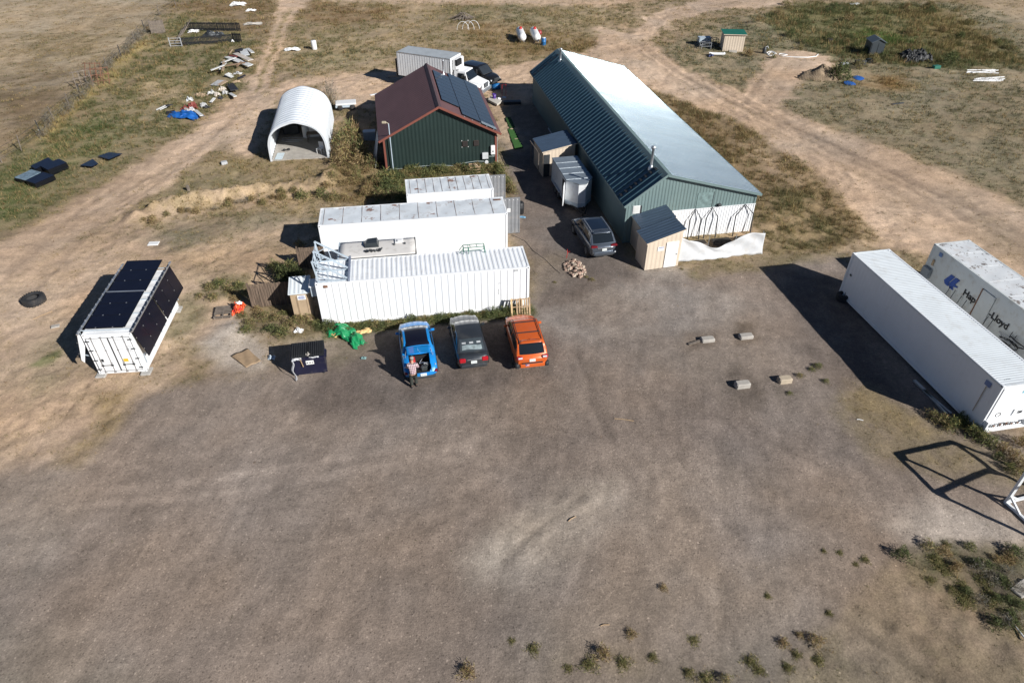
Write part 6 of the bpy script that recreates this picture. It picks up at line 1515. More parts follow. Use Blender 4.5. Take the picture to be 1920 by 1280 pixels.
f2 = wood_fence('board_fence', 'short brown fence panel with rails at the left end of the camper', (-13.95, 38.5), (-12.25, 38.8), 1.5, 11, M['fencewood'], rails=False)

# tarp, dumpster and litter in front
gt = mat('green_tarpaulin', (0.012, 0.235, 0.085), 0.4, var=0.2, scale=3)
def crumple(name, label, c, rx, ry, h, m__, rot=0, seed=0, cat='tarp', n=26, fold=1.0):
    rr = random.Random(seed); ph = [rr.uniform(0, 6) for _ in range(8)]
    m_ = MB()
    def f(u, v):
        a_ = u * 2 - 1; b = v * 2 - 1
        e = max(0, 1 - (abs(a_) ** 2.4 + abs(b) ** 2.4) * 0.72)
        hf = 0.35 if n >= 24 else 1.0; k_ = 0.5 * math.sin(a_ * 5 + ph[0] + b * 2) + 0.35 * math.sin(b * 8 + ph[1] - a_ * 3) + hf * 0.3 * math.sin(a_ * 13 + b * 9 + ph[2]) + hf * 0.2 * math.sin(a_ * 21 - b * 17 + ph[3])
        x = rx * (a_ + 0.10 * math.sin(b * 6 + ph[4]) + 0.07 * math.sin(b * 13 + ph[6])); y = ry * (b + 0.13 * math.sin(a_ * 5 + ph[5]) + 0.07 * math.sin(a_ * 12 + ph[7]))
        return (x, y, 0.03 + h * e ** 0.7 * (0.62 + 0.42 * fold * k_) if e > 0 else 0.025 + 0.02 * abs(k_))
    m_.grid(f, n, n, 0, n >= 16, 0.008); o = m_.build(name, m__, fix=False)
    o.location = (c[0], c[1], 0); o.rotation_euler = (0, 0, rot); return tag(o, label, cat)
g1 = crumple('green_tarpaulin', 'crumpled bright green tarpaulin heaped between dumpster and blue car', (-9.85, 31.5), 0.78, 0.55, 0.62, gt, R(-12), 3)
m_ = MB()
g2 = crumple('tarpaulin_tail', None, (-8.95, 30.85), 0.72, 0.42, 0.42, gt, R(-48), 8, None); mw = g2.matrix_basis.copy(); g2.parent = g1; g2.matrix_parent_inverse = g1.matrix_basis.inverted()
for i, (px, py, rx_, ry_, r_, sd) in enumerate(((680, 624, .48, .20, 0.5, 5), (627, 631, .22, .14, -.3, 6), (664, 634, .2, .12, .2, 7))):
    p = at(px, py); crumple('cardboard_scrap', ('large torn sheet of tan packing by the green tarp', 'small tan scrap under the left end of the green tarp', 'tan scrap tucked in the fold of the green tarp')[i], (p.x, p.y), rx_, ry_, 0.22 if i == 0 else 0.3, mat('tan_packing', (0.62, 0.42, 0.18), 0.6), r_, sd, 'scrap', 12)
dm = mat('navy_steel', (0.011, 0.012, 0.034), 0.45, var=0.12, dirt=(0.10, 0.09, 0.09), dirt_amt=0.2)
ds = thing('dumpster', 'navy steel dumpster with black lids and spilling white bags', 'dumpster', (-11.5, 27.62, 0), R(11))
m_ = MB(); m_.hexa([(0.05, 0.0, 0.16), (1.70, 0.0, 0.16), (1.62, 1.0, 0.16), (0.05, 1.0, 0.16), (0.0, -0.10, 1.26), (1.68, -0.10, 1.26), (1.68, 1.02, 1.46), (0.0, 1.02, 1.46)]); m_.build('bin', dm, ds)
for x in (-0.04, 1.72): m_ = MB(); m_.box((x, 0.5, 1.05), (0.09, 0.5, 0.16)); m_.build('fork_pocket', dm, ds)
for k_ in (0, 1):
    m_ = MB(); x0 = 0.0 + k_ * 0.85
    def f(u, v, x0=x0): return (x0 + u * 0.83, -0.06 + v * 1.10, 1.31 + v * 0.20 + (0.035 if int(u * 15) % 2 else 0) * (0.04 < v < 0.97) + (0.05 if k_ == 0 else 0.03) * (1 - v) + 0.03 * math.sin(v * math.pi))
    m_.grid(f, 30, 8, 0, False, 0.02); m_.build('lid', M['black'], ds, fix=False)
for x in (0.15, 1.5):
    for y in (0.15, 0.9): m_ = MB(); m_.lathe([(0.0, -0.03), (0.08, -0.03), (0.08, 0.03), (0.0, 0.03)], 12, 0, Matrix.Translation((x, y, 0.08)) @ Matrix.Rotation(R(90), 4, 'Y')); m_.bar((x, y, 0.08), (x, y, 0.2), 0.05); m_.build('caster', M['darksteel'], ds)
m_ = MB(); m_.hexa([(0.72, -0.095, 0.86), (1.12, -0.095, 0.86), (1.12, -0.07, 0.86), (0.72, -0.07, 0.86), (0.72, -0.118, 1.12), (1.12, -0.118, 1.12), (1.12, -0.09, 1.12), (0.72, -0.09, 1.12)]); s_ = m_.build('sign', M['paper'], ds)
text_mesh('sign_letters', 'M W S', 0.125, M['blackp'], s_, (0.745, -0.114, 0.95), (R(90 - 5), 0, 0), 0.003, 0.95, 0.004)
bagm = mat('grey_white_bag', (0.60, 0.61, 0.62), 0.4, var=0.2, scale=6)
for i, (x, y, z, rx_, ry_, h_, lb) in enumerate(((0.28, -0.04, 1.25, .24, .10, .10, 'white rubbish bag bulging from the left lid of the dumpster'), (1.2, -0.02, 1.25, .28, .07, .08, 'white rubbish bag squeezed under the right lid of the dumpster'), (0.86, 0.16, 1.36, .12, .16, .12, 'pale rubbish bag lying on top of the dumpster lids'))):
    q = ds.matrix_basis @ Vector((x, y, z)); o = crumple('rubbish_bag', lb, (q.x, q.y), rx_, ry_, h_, bagm if i < 2 else M['concrete'], R(11), 30 + i, 'bag', 14); o.location.z = q.z - 0.04
m_ = MB(); m_.grid(lambda u, v: (-0.02 + 0.10 * u + 0.06 * math.sin(v * 9), -0.13 - 0.10 * u - 0.12 * (1 - v), 0.05 + v * 1.2), 4, 14, 0, True, 0.02); o = m_.build('plastic_film', bagm, fix=False); o.location = ds.location; o.rotation_euler = ds.rotation_euler; tag(o, 'long strip of grey plastic film hanging down the dumpster left corner', 'film')
m_ = MB(); m_.bar((0.56, -0.15, 0.80), (0.48, -0.14, 1.32), 0.06, 0.03); o = m_.build('board_offcut', M['wood']); o.location = ds.location; o.rotation_euler = ds.rotation_euler; tag(o, 'short pale board sticking out of the dumpster front', 'board')
p = at(510, 672); crumple('rubbish_bag', 'small pale bag lying in the dumpster shadow', (p.x, p.y), .2, .16, .2, M['bluesteel'], 0, 50, 'bag', 12)
p = at(561, 622); crumple('rubbish_bag', 'white bag lying among weeds between privy and dumpster', (p.x, p.y), .26, .2, .26, M['plastic'], 0, 51, 'bag', 12)
p = at(682, 672); crumple('plastic_scrap', 'pale teal plastic scrap at the tip of the blue car shadow', (p.x, p.y), .15, .11, .1, mat('teal_scrap', (0.16, 0.27, 0.27), 0.5), 0, 52, 'scrap', 10)
P4 = [at(*q) for q in ((465, 655), (490, 678), (462, 690), (433, 668))]
c_ = sum(P4, Vector()) / 4; m_ = MB()
def f(u, v): p = P4[3].lerp(P4[0], u).lerp(P4[2].lerp(P4[1], u), v) - c_; return (p.x, p.y, 0.035 + 0.04 * math.sin(u * 5 + v * 3) ** 2)
m_.grid(f, 12, 12, 0, True, 0.015); o = m_.build('plywood_sheet', mat('muddy_plywood', (0.36, 0.25, 0.15), 0.8, var=0.2, scale=2, dirt=(0.2, 0.14, 0.09), dirt_amt=0.4), fix=False); o.location = c_; tag(o, 'warped tan plywood sheet lying left of the dumpster', 'plywood')
pallet('wooden_pallet', 'grey weathered pallet lying flat beside the red and orange jackets', Matrix.Translation((*((at(403, 578) + at(436, 574) + at(438, 597) + at(403, 600)) / 4).xy, 0.02)) @ Matrix.Rotation(R(100), 4, 'Z'), M['oldwood'])
p = at(447, 584); o = crumple('jacket_pile', 'orange and red work jackets dumped beside the flat pallet', (p.x, p.y + 0.1), .34, .5, .55, M['orange'], R(10), 61, 'clothes', 18)
o2 = crumple('white_cloth', None, (p.x + 0.08, p.y + 0.12), .18, .12, .18, M['plastic'], 0, 62, None, 10); o2.location = (0.1, 0.08, 0.42); o2.parent = o
o2 = crumple('red_cloth', None, (0, 0), .24, .2, .3, M['red'], 0, 63, None, 12); o2.location = (-0.02, -0.2, 0.12); o2.parent = o
# big tyre, paper, sticks
P_ = (at(38, 570) + at(92, 564)) / 2
ty = thing('tractor_tyre', 'large worn tractor tyre lying on bare dirt near the left edge', 'tyre', (-29.12, 34.5, 0.02), 0.3); ty.scale = (.86, .86, .86); m_ = MB(); m_.lathe([(0.42, 0.02), (0.62, 0.0), (0.72, 0.06), (0.74, 0.16), (0.74, 0.34), (0.72, 0.44), (0.62, 0.5), (0.42, 0.48), (0.40, 0.40), (0.58, 0.36), (0.6, 0.25), (0.58, 0.14), (0.40, 0.1), (0.42, 0.02)], 36); o = m_.build('casing', M['rubber'], ty)
m_ = MB()
for i in range(26):
    a_ = i / 26 * 2 * math.pi
    for s in (-1, 1): m_.bar((0.745 * math.cos(a_), 0.745 * math.sin(a_), 0.25 + s * 0.03), (0.72 * math.cos(a_ + .16), 0.72 * math.sin(a_ + .16), 0.25 + s * 0.23), 0.07, 0.06, up=(math.cos(a_), math.sin(a_), 0))
m_.build('tread', M['rubber'], o)
def slab(name, label, px, py, sx_, sy_, sz, m__, rz=0.2, cat=None, group=None, tilt=0):
    q = at(px, py); m_ = MB(); m_.cbox((0, 0, sz / 2), (sx_, sy_, sz), min(0.03, sz / 3)); o = m_.build(name, m__); o.location = (q.x, q.y, max(0.0, gz_at(q.x, q.y) - 0.01)); o.rotation_euler = (tilt, 0, rz); return tag(o, label, cat or name.split('_')[-1], group)
slab('foam_sheet', 'small white panel lying on bare dirt left of container B', 288, 457, 0.7, 0.5, 0.05, M['plastic'], 0.1, 'panel')
slab('stone_stump', 'lone grey stump standing on the weedy slope', 354, 357, 0.22, 0.22, 0.42, M['oldwood'], 0.3, 'stump')
slab('scrap_box', 'small grey box lying at the upper weedy slope', 421, 308, 0.5, 0.4, 0.25, M['greyp'], 0.5, 'box')
slab('flat_stone', 'pale flat stone on the sandy yard near the solar container', 104, 612, 0.45, 0.3, 0.06, M['concrete'], 0.4, 'stone')
for i, (px, py, L_, a_, lb) in enumerate(((1170, 787, 0.95, -0.15, 'pale stick lying alone in the middle of the gravel lot'), (1072, 973, 0.42, 0.7, 'pale stick lying on the chalky patch of gravel'), (1134, 1172, 0.35, 0.2, 'small broken stick near the foreground tufts'), (1612, 788, 0.3, -0.2, 'white stick near the dark shadow of the white container'), (80, 592, 1.1, 0.9, 'thin stick on the sand below the big tyre'), (1885, 655, 0.1, 0, None), (560, 775, 0.01, 0, None))):
    if not lb: continue
    q = at(px, py); m_ = MB(); m_.tube([(-L_ / 2, 0, 0.025), (-L_ * .1, 0.02, 0.03), (L_ / 2, -0.02, 0.025)], 0.022, 6); o = m_.build('stick', M['wood'] if i != 3 else M['plastic']); o.location = (q.x, q.y, max(0, gz_at(q.x, q.y))); o.rotation_euler = (0, 0, a_); tag(o, lb, 'stick', 'sticks on the ground')
# concrete blocks in the lot
for i, (px, py, lb, s_, c__) in enumerate(((1326, 638, 'half sunk concrete block beside a muddy board, left of the back pair', 0.78, 'concrete'), (1398, 632, 'half sunk concrete block behind which lies a dug hole', 0.8, 'concrete'), (1391, 724, 'grey concrete block with dark disturbed soil around it', 0.78, 'concrete'), (1470, 715, 'tan stained concrete block sitting proud beside small weeds', 0.72, 'tan'))):
    q = at(px, py); m_ = MB(); hh = 0.2 if i < 2 else 0.3
    m_.cbox((0, 0, hh / 2), (s_, 0.42, hh), 0.05); o = m_.build('concrete_block', M['concrete'] if c__ == 'concrete' else mat('stained_concrete', (0.46, 0.38, 0.28), 0.9, var=0.15, scale=3, fine=0.2)); o.location = (q.x, q.y, -0.01); o.rotation_euler = (0, 0, R(9)); tag(o, lb, 'block', 'concrete blocks in the lot')
q = at(1303, 643); m_ = MB(); m_.bar((-0.4, -0.15, 0.03), (0.35, 0.18, 0.05), 0.14, 0.05); o = m_.build('board_offcut', M['oldwood']); o.location = q; tag(o, 'muddy board lying left of the sunken concrete block', 'board')
# brick and stone pile by the SUV
pc = at(1078, 504)
for i in range(90):
    rr = random.Random(1000 + i); a_ = rr.uniform(0, 6.28); r_ = math.sqrt(rr.random()); x, y = r_ * math.cos(a_) * 0.72, r_ * math.sin(a_) * 1.35
    if i == 0: proto_b = [None, None, None]
    k_ = i % 3
    if proto_b[k_] is None:
        m_ = MB(); s_ = (0.24, 0.13, 0.1) if k_ < 2 else (0.2, 0.17, 0.13); m_.cbox((0, 0, 0), s_, 0.03)
        proto_b[k_] = m_.build('stone', mat('pale_brick_%s' % 'abc'[k_], ((0.46, 0.31, 0.24), (0.44, 0.36, 0.28), (0.30, 0.21, 0.16))[k_], 0.9, var=0.25, scale=3)); o = proto_b[k_]
    else:
        o = proto_b[k_].copy(); COL.objects.link(o)
    o.location = (pc.x + x * 0.9 - y * 0.15, pc.y + y * 0.85 + x * 0.1, 0.05 + 0.26 * (1 - r_) * rr.uniform(0.5, 1.1)); o.rotation_euler = (rr.uniform(-.5, .5), rr.uniform(-.5, .5), rr.uniform(0, 3))
    tag(o, 'pale pink or tan stone in the heap behind the silver SUV', 'stone', 'stones heaped behind the silver SUV')
q = at(1062, 486); m_ = MB(); m_.tube([(0, 0, .1), (0.05, 0, .5), (0.02, 0.03, .75)], 0.02, 6); m_.tube([(0.05, 0, .5), (0.2, 0, .62)], 0.015, 6); o = m_.build('red_tube', M['red']); o.location = q; tag(o, 'thin red pipe sticking up from the stone heap', 'pipe')
m_ = MB(); m_.tube([at(960, 440, .03), at(985, 452, .03), at(1000, 470, .03), at(1022, 486, .03), at(1036, 500, .03), at(1050, 512, .03)], 0.025, 6); o = m_.build('garden_hose', M['oldwood']); tag(o, 'thin dark hose snaking from the grey container door to the stone heap', 'hose')
q = at(975, 400); dr_ = thing('plastic_drum', 'dark green plastic drum beside the open grey container door', 'drum', (q.x, q.y, 0)); m_ = MB(); m_.lathe([(0.27, 0), (0.29, 0.05), (0.29, 0.42), (0.30, 0.45), (0.29, 0.48), (0.29, 0.85), (0.2, 0.93), (0.0, 0.94)], 18); m_.build('drum_body', M['black'], dr_); m_ = MB(); m_.tube([(0.3 * math.cos(a_), 0.3 * math.sin(a_), .6) for a_ in np.linspace(0, 6.28, 17)[:-1]], 0.02, 6, 0, True); m_.build('drum_band', M['darksteel'], dr_)
p = at(978, 408); crumple('blue_scrap', 'blue plastic scrap at the foot of the dark drum', (p.x, p.y), .28, .12, .1, mat('light_blue_plastic', (0.12, 0.28, 0.42), 0.5), 0, 70, 'scrap', 10)

# planter tyre and steel channels in the shade of the white reefer
q = at(1578, 562); pt = thing('tyre_planter', 'two stacked old tyres with a bent pipe in the white container shadow', 'tyre', (q.x, q.y, 0)); m_ = MB()
for z in (0.0, 0.22): m_.lathe([(0.2, z), (0.34, z), (0.38, z + .06), (0.38, z + .16), (0.34, z + .22), (0.2, z + .22), (0.2, z)], 22)
m_.build('casing', M['rubber'], pt); m_ = MB(); m_.tube([(0.1, 0, 0.3), (0.15, 0.05, 0.9), (0.4, 0.1, 1.2)], 0.03, 6); m_.tube([(0.2, 0, 0.3), (0.4, 0, 0.75), (0.65, 0.05, 0.95)], 0.03, 6); m_.build('pipe', M['darksteel'], pt)
for (p0, p1, lb) in (((1716, 714), (1775, 776), 'long pale steel channel lying nearest the white container in its shadow'), ((1730, 730), (1783, 775), 'second steel channel lying parallel in the white container shadow')):
    a_, b_ = at(*p0, .05), at(*p1, .05); m_ = MB(); c_ = (a_ + b_) / 2; m_.bar(a_ - c_, b_ - c_, 0.12, 0.08); o = m_.build('steel_channel', M['steel']); o.location = c_; tag(o, lb, 'channel', 'steel channels beside the white container')
m_ = MB(); a_, b_ = at(1714, 713, .1), at(1733, 731, .1); m_.bar(a_, b_, 0.16, 0.1); o = m_.build('steel_bracket', M['steel']); tag(o, 'short pale bracket at the far end of the steel channels', 'bracket')

# ------------------------------------------------------------------ the white gantry frame whose shadow falls on the lot
gs = mat('white_gantry_paint', (0.70, 0.72, 0.73), 0.45, var=0.05)
gp = [Vector(p) for p in ((21.64, 19.46, 0), (22.38, 17.15, 0), (25.58, 18.53, 0), (24.74, 20.28, 0))]
gy = thing('gantry_frame', 'white steel box frame at the right edge throwing a long barred shadow', 'frame', gp[0])
HG = 2.66; up = Vector((0, 0, HG))
for p in gp: m_ = MB(); m_.bar(p - gp[0], p - gp[0] + up, 0.12); m_.build('leg', gs, gy)
for i in range(4):
    a_, b_ = gp[i] - gp[0], gp[(i + 1) % 4] - gp[0]
    m_ = MB(); m_.bar(a_ + up, b_ + up, 0.13); m_.build('top_rail', gs, gy)
    if i != 2: m_ = MB(); m_.bar(a_ + Vector((0, 0, .06)), b_ + Vector((0, 0, .06)), 0.11); m_.build('base_rail', gs, gy)
    d = (b_ - a_).normalized(); m_ = MB()
    for c_, s in ((a_, 1), (b_, -1)):
        k_ = c_ + up; m_.prism([(0, 0), (0.42, 0), (0, -0.42)], 'y', -0.01, 0.01, 0, Matrix.Translation(k_) @ Matrix.Rotation(math.atan2(d.y * s, d.x * s), 4, 'Z'))
    m_.build('gusset', gs, gy)
m_ = MB(); a_ = gp[0] - gp[0]; m_.bar(a_ + Vector((0, 0, .5)), a_ + (gp[3] - gp[0]) * 0.2 + Vector((0, 0, .06)), 0.08); m_.bar(a_ + Vector((0, 0, .5)), a_ + (gp[1] - gp[0]) * 0.3 + Vector((0, 0, .06)), 0.08); m_.build('knee_brace', gs, gy)
slab('broken_concrete', 'broken pale concrete slab among dark brush at the right edge', 1915, 1105, 0.9, 0.5, 0.12, M['concrete'], 0.5, 'slab')
m_ = MB(); m_.tube([at(1885, 1153, .04), at(1905, 1175, .04), at(1925, 1200, .05)], 0.03, 6); o = m_.build('pale_branch', M['plastic']); tag(o, 'pale bent branch at the lower right edge', 'branch')

# ------------------------------------------------------------------ person leaning into the blue car's boot
def skin(name, V_, E_, rad, mats, parent, sub=2, root=0):
    me = bpy.data.meshes.new(name); me.from_pydata(V_, E_, []); o = bpy.data.objects.new(name + '_rig', me); COL.objects.link(o)
    sk = o.modifiers.new('skin', 'SKIN'); sk.use_smooth_shade = True; ss = o.modifiers.new('sub', 'SUBSURF'); ss.levels = sub; ss.render_levels = sub
    if not me.skin_vertices: me.skin_vertices.new() if hasattr(me.skin_vertices, 'new') else None
    bm = bmesh.new(); bm.from_mesh(me); ly = bm.verts.layers.skin.verify(); bm.verts.ensure_lookup_table()
    for i, v in enumerate(bm.verts): r_ = rad[i]; v[ly].radius = r_ if isinstance(r_, tuple) else (r_, r_); v[ly].use_root = (i == root)
    bm.to_mesh(me); bm.free(); bpy.context.view_layer.update()
    dg = bpy.context.evaluated_depsgraph_get(); m2 = bpy.data.meshes.new_from_object(o.evaluated_get(dg)); m2.name = name
    bpy.data.objects.remove(o)
    m2.materials.clear(); m2.materials.append(mats); m2.polygons.foreach_set('use_smooth', [True] * len(m2.polygons))
    ob_ = bpy.data.objects.new(name, m2); COL.objects.link(ob_)
    if parent: ob_.parent = parent
    return ob_
pv = [(0, 0, .93), (0, .06, 1.12), (0, .14, 1.32), (0, .19, 1.46), (0, .225, 1.535), (0, .26, 1.62), (0, .265, 1.70)]
pr = [(.15, .105), (.145, .10), (.15, .10), (.06, .06), (.075, .08), (.082, .095), (.06, .07)]
pe = [(i, i + 1) for i in range(6)]
def chain(start, pts, rads):
    prev = start
    for p, r_ in zip(pts, rads):
        pv.append(p); pr.append(r_); pe.append((prev, len(pv) - 1)); prev = len(pv) - 1
    return prev
for s in (-1, 1):
    st = 0.05 * s
    chain(0, [(s * .10, 0.0, .86), (s * .115, .03 + st, .48), (s * .12, -.03 + st, .10), (s * .125, .10 + st, .045)], [.095, .065, .05, .045])
    e = chain(2, [(s * .20, .15, 1.39), (s * .28, .19, 1.14), (s * .20, .44, 1.07), (s * .19, .50, 1.05)], [.062, .046, .034, .032])
    for f_ in range(4): chain(e, [(s * .19 + (f_ - 1.5) * .020, .54, 1.045), (s * .19 + (f_ - 1.5) * .022, .575 - .006 * abs(f_ - 1), 1.02), (s * .19 + (f_ - 1.5) * .022, .585, .99)], [.0105, .009, .008])
    chain(e, [(s * .19 - s * .035, .50, 1.03), (s * .19 - s * .05, .535, 1.01)], [.012, .010])
man_loc = at(777, 724)
person = skin('person', pv, pe, pr, mat('skin_tone', (0.46, 0.27, 0.19), 0.55), None, 2)
person.location = (man_loc.x, man_loc.y, 0); person.rotation_euler = (0, 0, R(8))
tag(person, 'person in a plaid shirt, dark trousers and cap reaching into the open boot', 'person')
# plaid shirt: crossing dark, red and white bands
pm = bpy.data.materials.new('plaid_cloth'); pm.use_nodes = True; nt = pm.node_tree; N = nt.nodes; L = nt.links; B = N['Principled BSDF']; B.inputs['Roughness'].default_value = 0.85
tc = nd('ShaderNodeTexCoord'); sp = nd('ShaderNodeSeparateXYZ'); L.new(tc.outputs['Object'], sp.inputs[0])
def band(sock, per, ph, wid):
    return math_('LESS_THAN', math_('FRACT', math_('ADD', math_('DIVIDE', sock, per), ph), 0), wid)
sxx, szz = math_('ADD', sp.outputs[0], math_('MULTIPLY', sp.outputs[1], 0.25)), math_('ADD', sp.outputs[2], math_('MULTIPLY', sp.outputs[1], -0.3))
def mixn(fac, a, b):
    n = nd('ShaderNodeMix', data_type='RGBA'); L.new(fac, n.inputs[0])
    for k_, x in ((6, a), (7, b)):
        if isinstance(x, tuple): n.inputs[k_].default_value = (*x, 1)
        else: L.new(x, n.inputs[k_])
    return n.outputs[2]
half = math_('MULTIPLY', math_('ADD', band(sxx, .088, .2, .45), band(szz, .088, .1, .45)), 0.5)
cc = mixn(half, (0.66, 0.56, 0.56), (0.05, 0.035, 0.06)); cc = mixn(math_('MULTIPLY', math_('ADD', band(sxx, .088, .75, .16), band(szz, .088, .7, .16)), 0.4), cc, (0.42, 0.03, 0.05)); L.new(cc, B.inputs['Base Color'])
sv, sr_, se = [(0, -.02, .80), (0, .045, 1.08), (0, .125, 1.32), (0, .175, 1.43)], [(.20, .15), (.195, .15), (.20, .14), (.095, .085)], [(0, 1), (1, 2), (2, 3)]
for s in (-1, 1):
    b = len(sv); sv += [(s * .215, .145, 1.385), (s * .285, .19, 1.14), (s * .225, .36, 1.09)]; sr_ += [.092, .078, .064]; se += [(2, b), (b, b + 1), (b + 1, b + 2)]
skin('shirt', sv, se, sr_, pm, person)
tv, trr, te = [(0, 0, .95)], [(.18, .135)], []
for s in (-1, 1):
    st = 0.05 * s; b = len(tv); tv += [(s * .10, 0, .84), (s * .115, .03 + st, .48), (s * .12, -.02 + st, .10)]; trr += [.125, .10, .085]; te += [(0, b), (b, b + 1), (b + 1, b + 2)]
skin('trousers', tv, te, trr, mat('dark_work_cloth', (0.032, 0.036, 0.03), 0.85, var=0.2, scale=8), person)
m_ = MB()
for s in (-1, 1): st = 0.05 * s; m_.cbox((s * .123, .045 + st, .045), (.10, .29, .09), .03)
m_.build('shoes', M['rubber'], person)
hm = Matrix.Translation((0, .262, 1.675)) @ Matrix.Rotation(R(-14), 4, 'X')
m_ = MB(); m_.lathe([(.108, 0), (.108, .03), (.10, .07), (.07, .105), (.0, .118)], 18, 0, hm); m_.grid(lambda u, v: hm @ Vector(((u - .5) * .16, .085 + v * .09, .012 - .02 * (2 * u - 1) ** 2)), 6, 3, 0, True, .006); m_.build('cap', mat('camo_cap', (0.30, 0.29, 0.26), 0.85, var=0.5, scale=16), person, fix=False)
m_ = MB(); m_.lathe([(.085, -.075), (.098, -.03), (.103, 0.0)], 16, 0, hm); m_.build('hair', mat('grey_hair', (0.16, 0.14, 0.12), 0.8), person, fix=False)
m_ = MB(); m_.lathe([(0, -.02), (.016, -.012), (.012, .012), (0, .018)], 8, 0, Matrix.Translation((0, .355, 1.615))); m_.build('nose', mat('skin_tone_warm', (0.48, 0.27, 0.19), 0.55), person)
for s in (-1, 1):
    m_ = MB(); m_.lathe([(0, -.011), (.011, 0), (0, .011)], 8, 0, Matrix.Translation((s * .033, .335, 1.642))); m_.build('eye', M['paper'], person)
    m_ = MB(); m_.cbox((s * .092, .255, 1.62), (.02, .04, .06), .006); m_.build('ear', mat('ear_skin', (0.46, 0.26, 0.18), 0.55), person)
m_ = MB(); m_.box((0, .342, 1.575), (.05, .012, .012)); m_.build('mouth', mat('lip', (0.3, 0.12, 0.1), 0.6), person)
# ------------------------------------------------------------------ the far yard
def up_(px, py): q = at(px, py); return Vector((q.x, q.y, max(0.0, gz_at(q.x, q.y) - 0.01)))
# propane tanks and drums
tank_m = mat('white_tank_paint', (0.78, 0.78, 0.77), 0.35, var=0.04, dirt=(0.6, 0.58, 0.54), dirt_amt=0.15)
tanks = None
for px, py, lb in ((977, 84, 'white propane tank with red dome, left of the pair'), (1004, 84, 'white propane tank with red dome beside the blue drum')):
    q = up_(px, py)
    if tanks is None:
        t = thing('propane_tank', lb, 'tank', (q.x, q.y + 2.1, q.z), R(6), 'propane tanks'); tanks = t
        m_ = MB(); m_.lathe([(0.0, -2.1), (0.2, -2.07), (0.36, -1.96), (0.46, -1.8), (0.5, -1.6), (0.5, 1.6), (0.46, 1.8), (0.36, 1.96), (0.2, 2.07), (0, 2.1)], 24, 0, Matrix.Translation((0, 0, 0.75)) @ Matrix.Rotation(R(90), 4, 'X')); m_.build('tank_shell', tank_m, t)
        m_ = MB(); m_.lathe([(0.2, 0), (0.2, 0.16), (0.14, 0.24), (0, 0.27)], 16, 0, Matrix.Translation((0, 0.55, 1.23))); m_.build('valve_dome', M['red'], t)
        for y in (-1.2, 1.2):
            for x in (-0.25, 0.25): m_ = MB(); m_.box((x, y, 0.17), (0.12, 0.1, 0.36)); m_.build('leg', M['steel'], t)
    else: copy_tree(tanks, (q.x, q.y + 2.1, q.z), R(6), lb)
q = up_(1019, 86); t = thing('blue_drum', 'blue plastic drum standing right of the propane tanks', 'drum', q); m_ = MB(); m_.lathe([(0.28, 0), (0.30, 0.04), (0.30, 0.44), (0.315, 0.46), (0.30, 0.48), (0.30, 0.86), (0.28, 0.9)], 20); m_.build('drum_body', M['bluebarrel'], t); m_ = MB(); m_.lathe([(0.24, 0), (0.24, .02), (0, .025)], 16, 0, Matrix.Translation((0, 0, .9))); m_.build('lid', M['plastic'], t)
q = up_(1007, 76); m_ = MB(); m_.lathe([(0.0, -.03), (0.34, -.03), (0.34, .03), (0, .03)], 20, 0, Matrix.Translation((0, 0, .4)) @ Matrix.Rotation(R(70), 4, 'X')); o = m_.build('red_disc', mat('dark_red_paint', (0.25, 0.02, 0.025), 0.5)); o.location = (q.x + .35, q.y + 2.2, 0); tag(o, 'dark red disc propped behind the right propane tank', 'disc')
# small sheds
gs_, _ = lean_shed('garden_shed', 'small tan shed with green roof beside the sandy track', tuple(at(1354, 97).xy), tuple(at(1392, 98).xy), 2.2, 1.98, 1.98, mat('green_shed_roof', (0.015, 0.12, 0.085), 0.45), M['tanwall'], 0.18)
q = gs_.matrix_basis @ Vector((1.2, -0.3, 0)); m_ = MB(); m_.cbox((0, 0, .12), (1.0, 0.35, .24), .02); o = m_.build('step_block', M['concrete']); o.location = (q.x, q.y, 0); tag(o, 'concrete step in front of the green roofed shed', 'step')
for i, (px, py, w_, d_, h_, lb, mm) in enumerate(((1319, 84, 1.5, .8, .9, 'grey tank on legs left of the green roofed shed', 'bluesteel'), (1322, 92, 1.2, .7, .75, 'open pipe cage in front of the grey tank', 'steel'), (1338, 90, .7, .9, 1.1, 'dark pipe cage against the green roofed shed', 'darksteel'))):
    q = up_(px, py); t = thing(('water_tank', 'pipe_cage', 'pipe_cage')[i], lb, ('tank', 'cage', 'cage')[i], q, 0.1); m_ = MB()
    for x in (-w_ / 2, w_ / 2):
        for y in (-d_ / 2, d_ / 2): m_.bar((x, y, 0), (x, y, h_), .05)
    for z in (h_ * .5, h_):
        for y in (-d_ / 2, d_ / 2): m_.bar((-w_ / 2, y, z), (w_ / 2, y, z), .05)
        for x in (-w_ / 2, w_ / 2): m_.bar((x, -d_ / 2, z), (x, d_ / 2, z), .05)
    m_.build('frame', M[mm], t)
    if i == 0: m_ = MB(); m_.cbox((0, 0, h_ * .78), (w_ * .95, d_ * .95, .42), .05); m_.build('tank_body', M['bluesteel'], t)
q = up_(1344, 105); m_ = MB(); m_.grid(lambda u, v: ((u - .5) * 1.9, (v - .5) * .7 * (1 - (2 * u - 1) ** 4 * .6), .05 + .25 * (2 * v - 1) ** 2 + .1 * (2 * u - 1) ** 4), 14, 8, 0, True, .02); o = m_.build('white_tub', M['plastic'], fix=False); o.location = q; tag(o, 'shallow white tub lying in front of the green roofed shed', 'tub')
q = at(1333, 106); crumple('blue_bag', 'dark blue bag at the end of the white tub', (q.x, q.y), .3, .25, .3, mat('dark_blue_bag', (.02, .035, .12), .5), 0, 80, 'bag', 10)
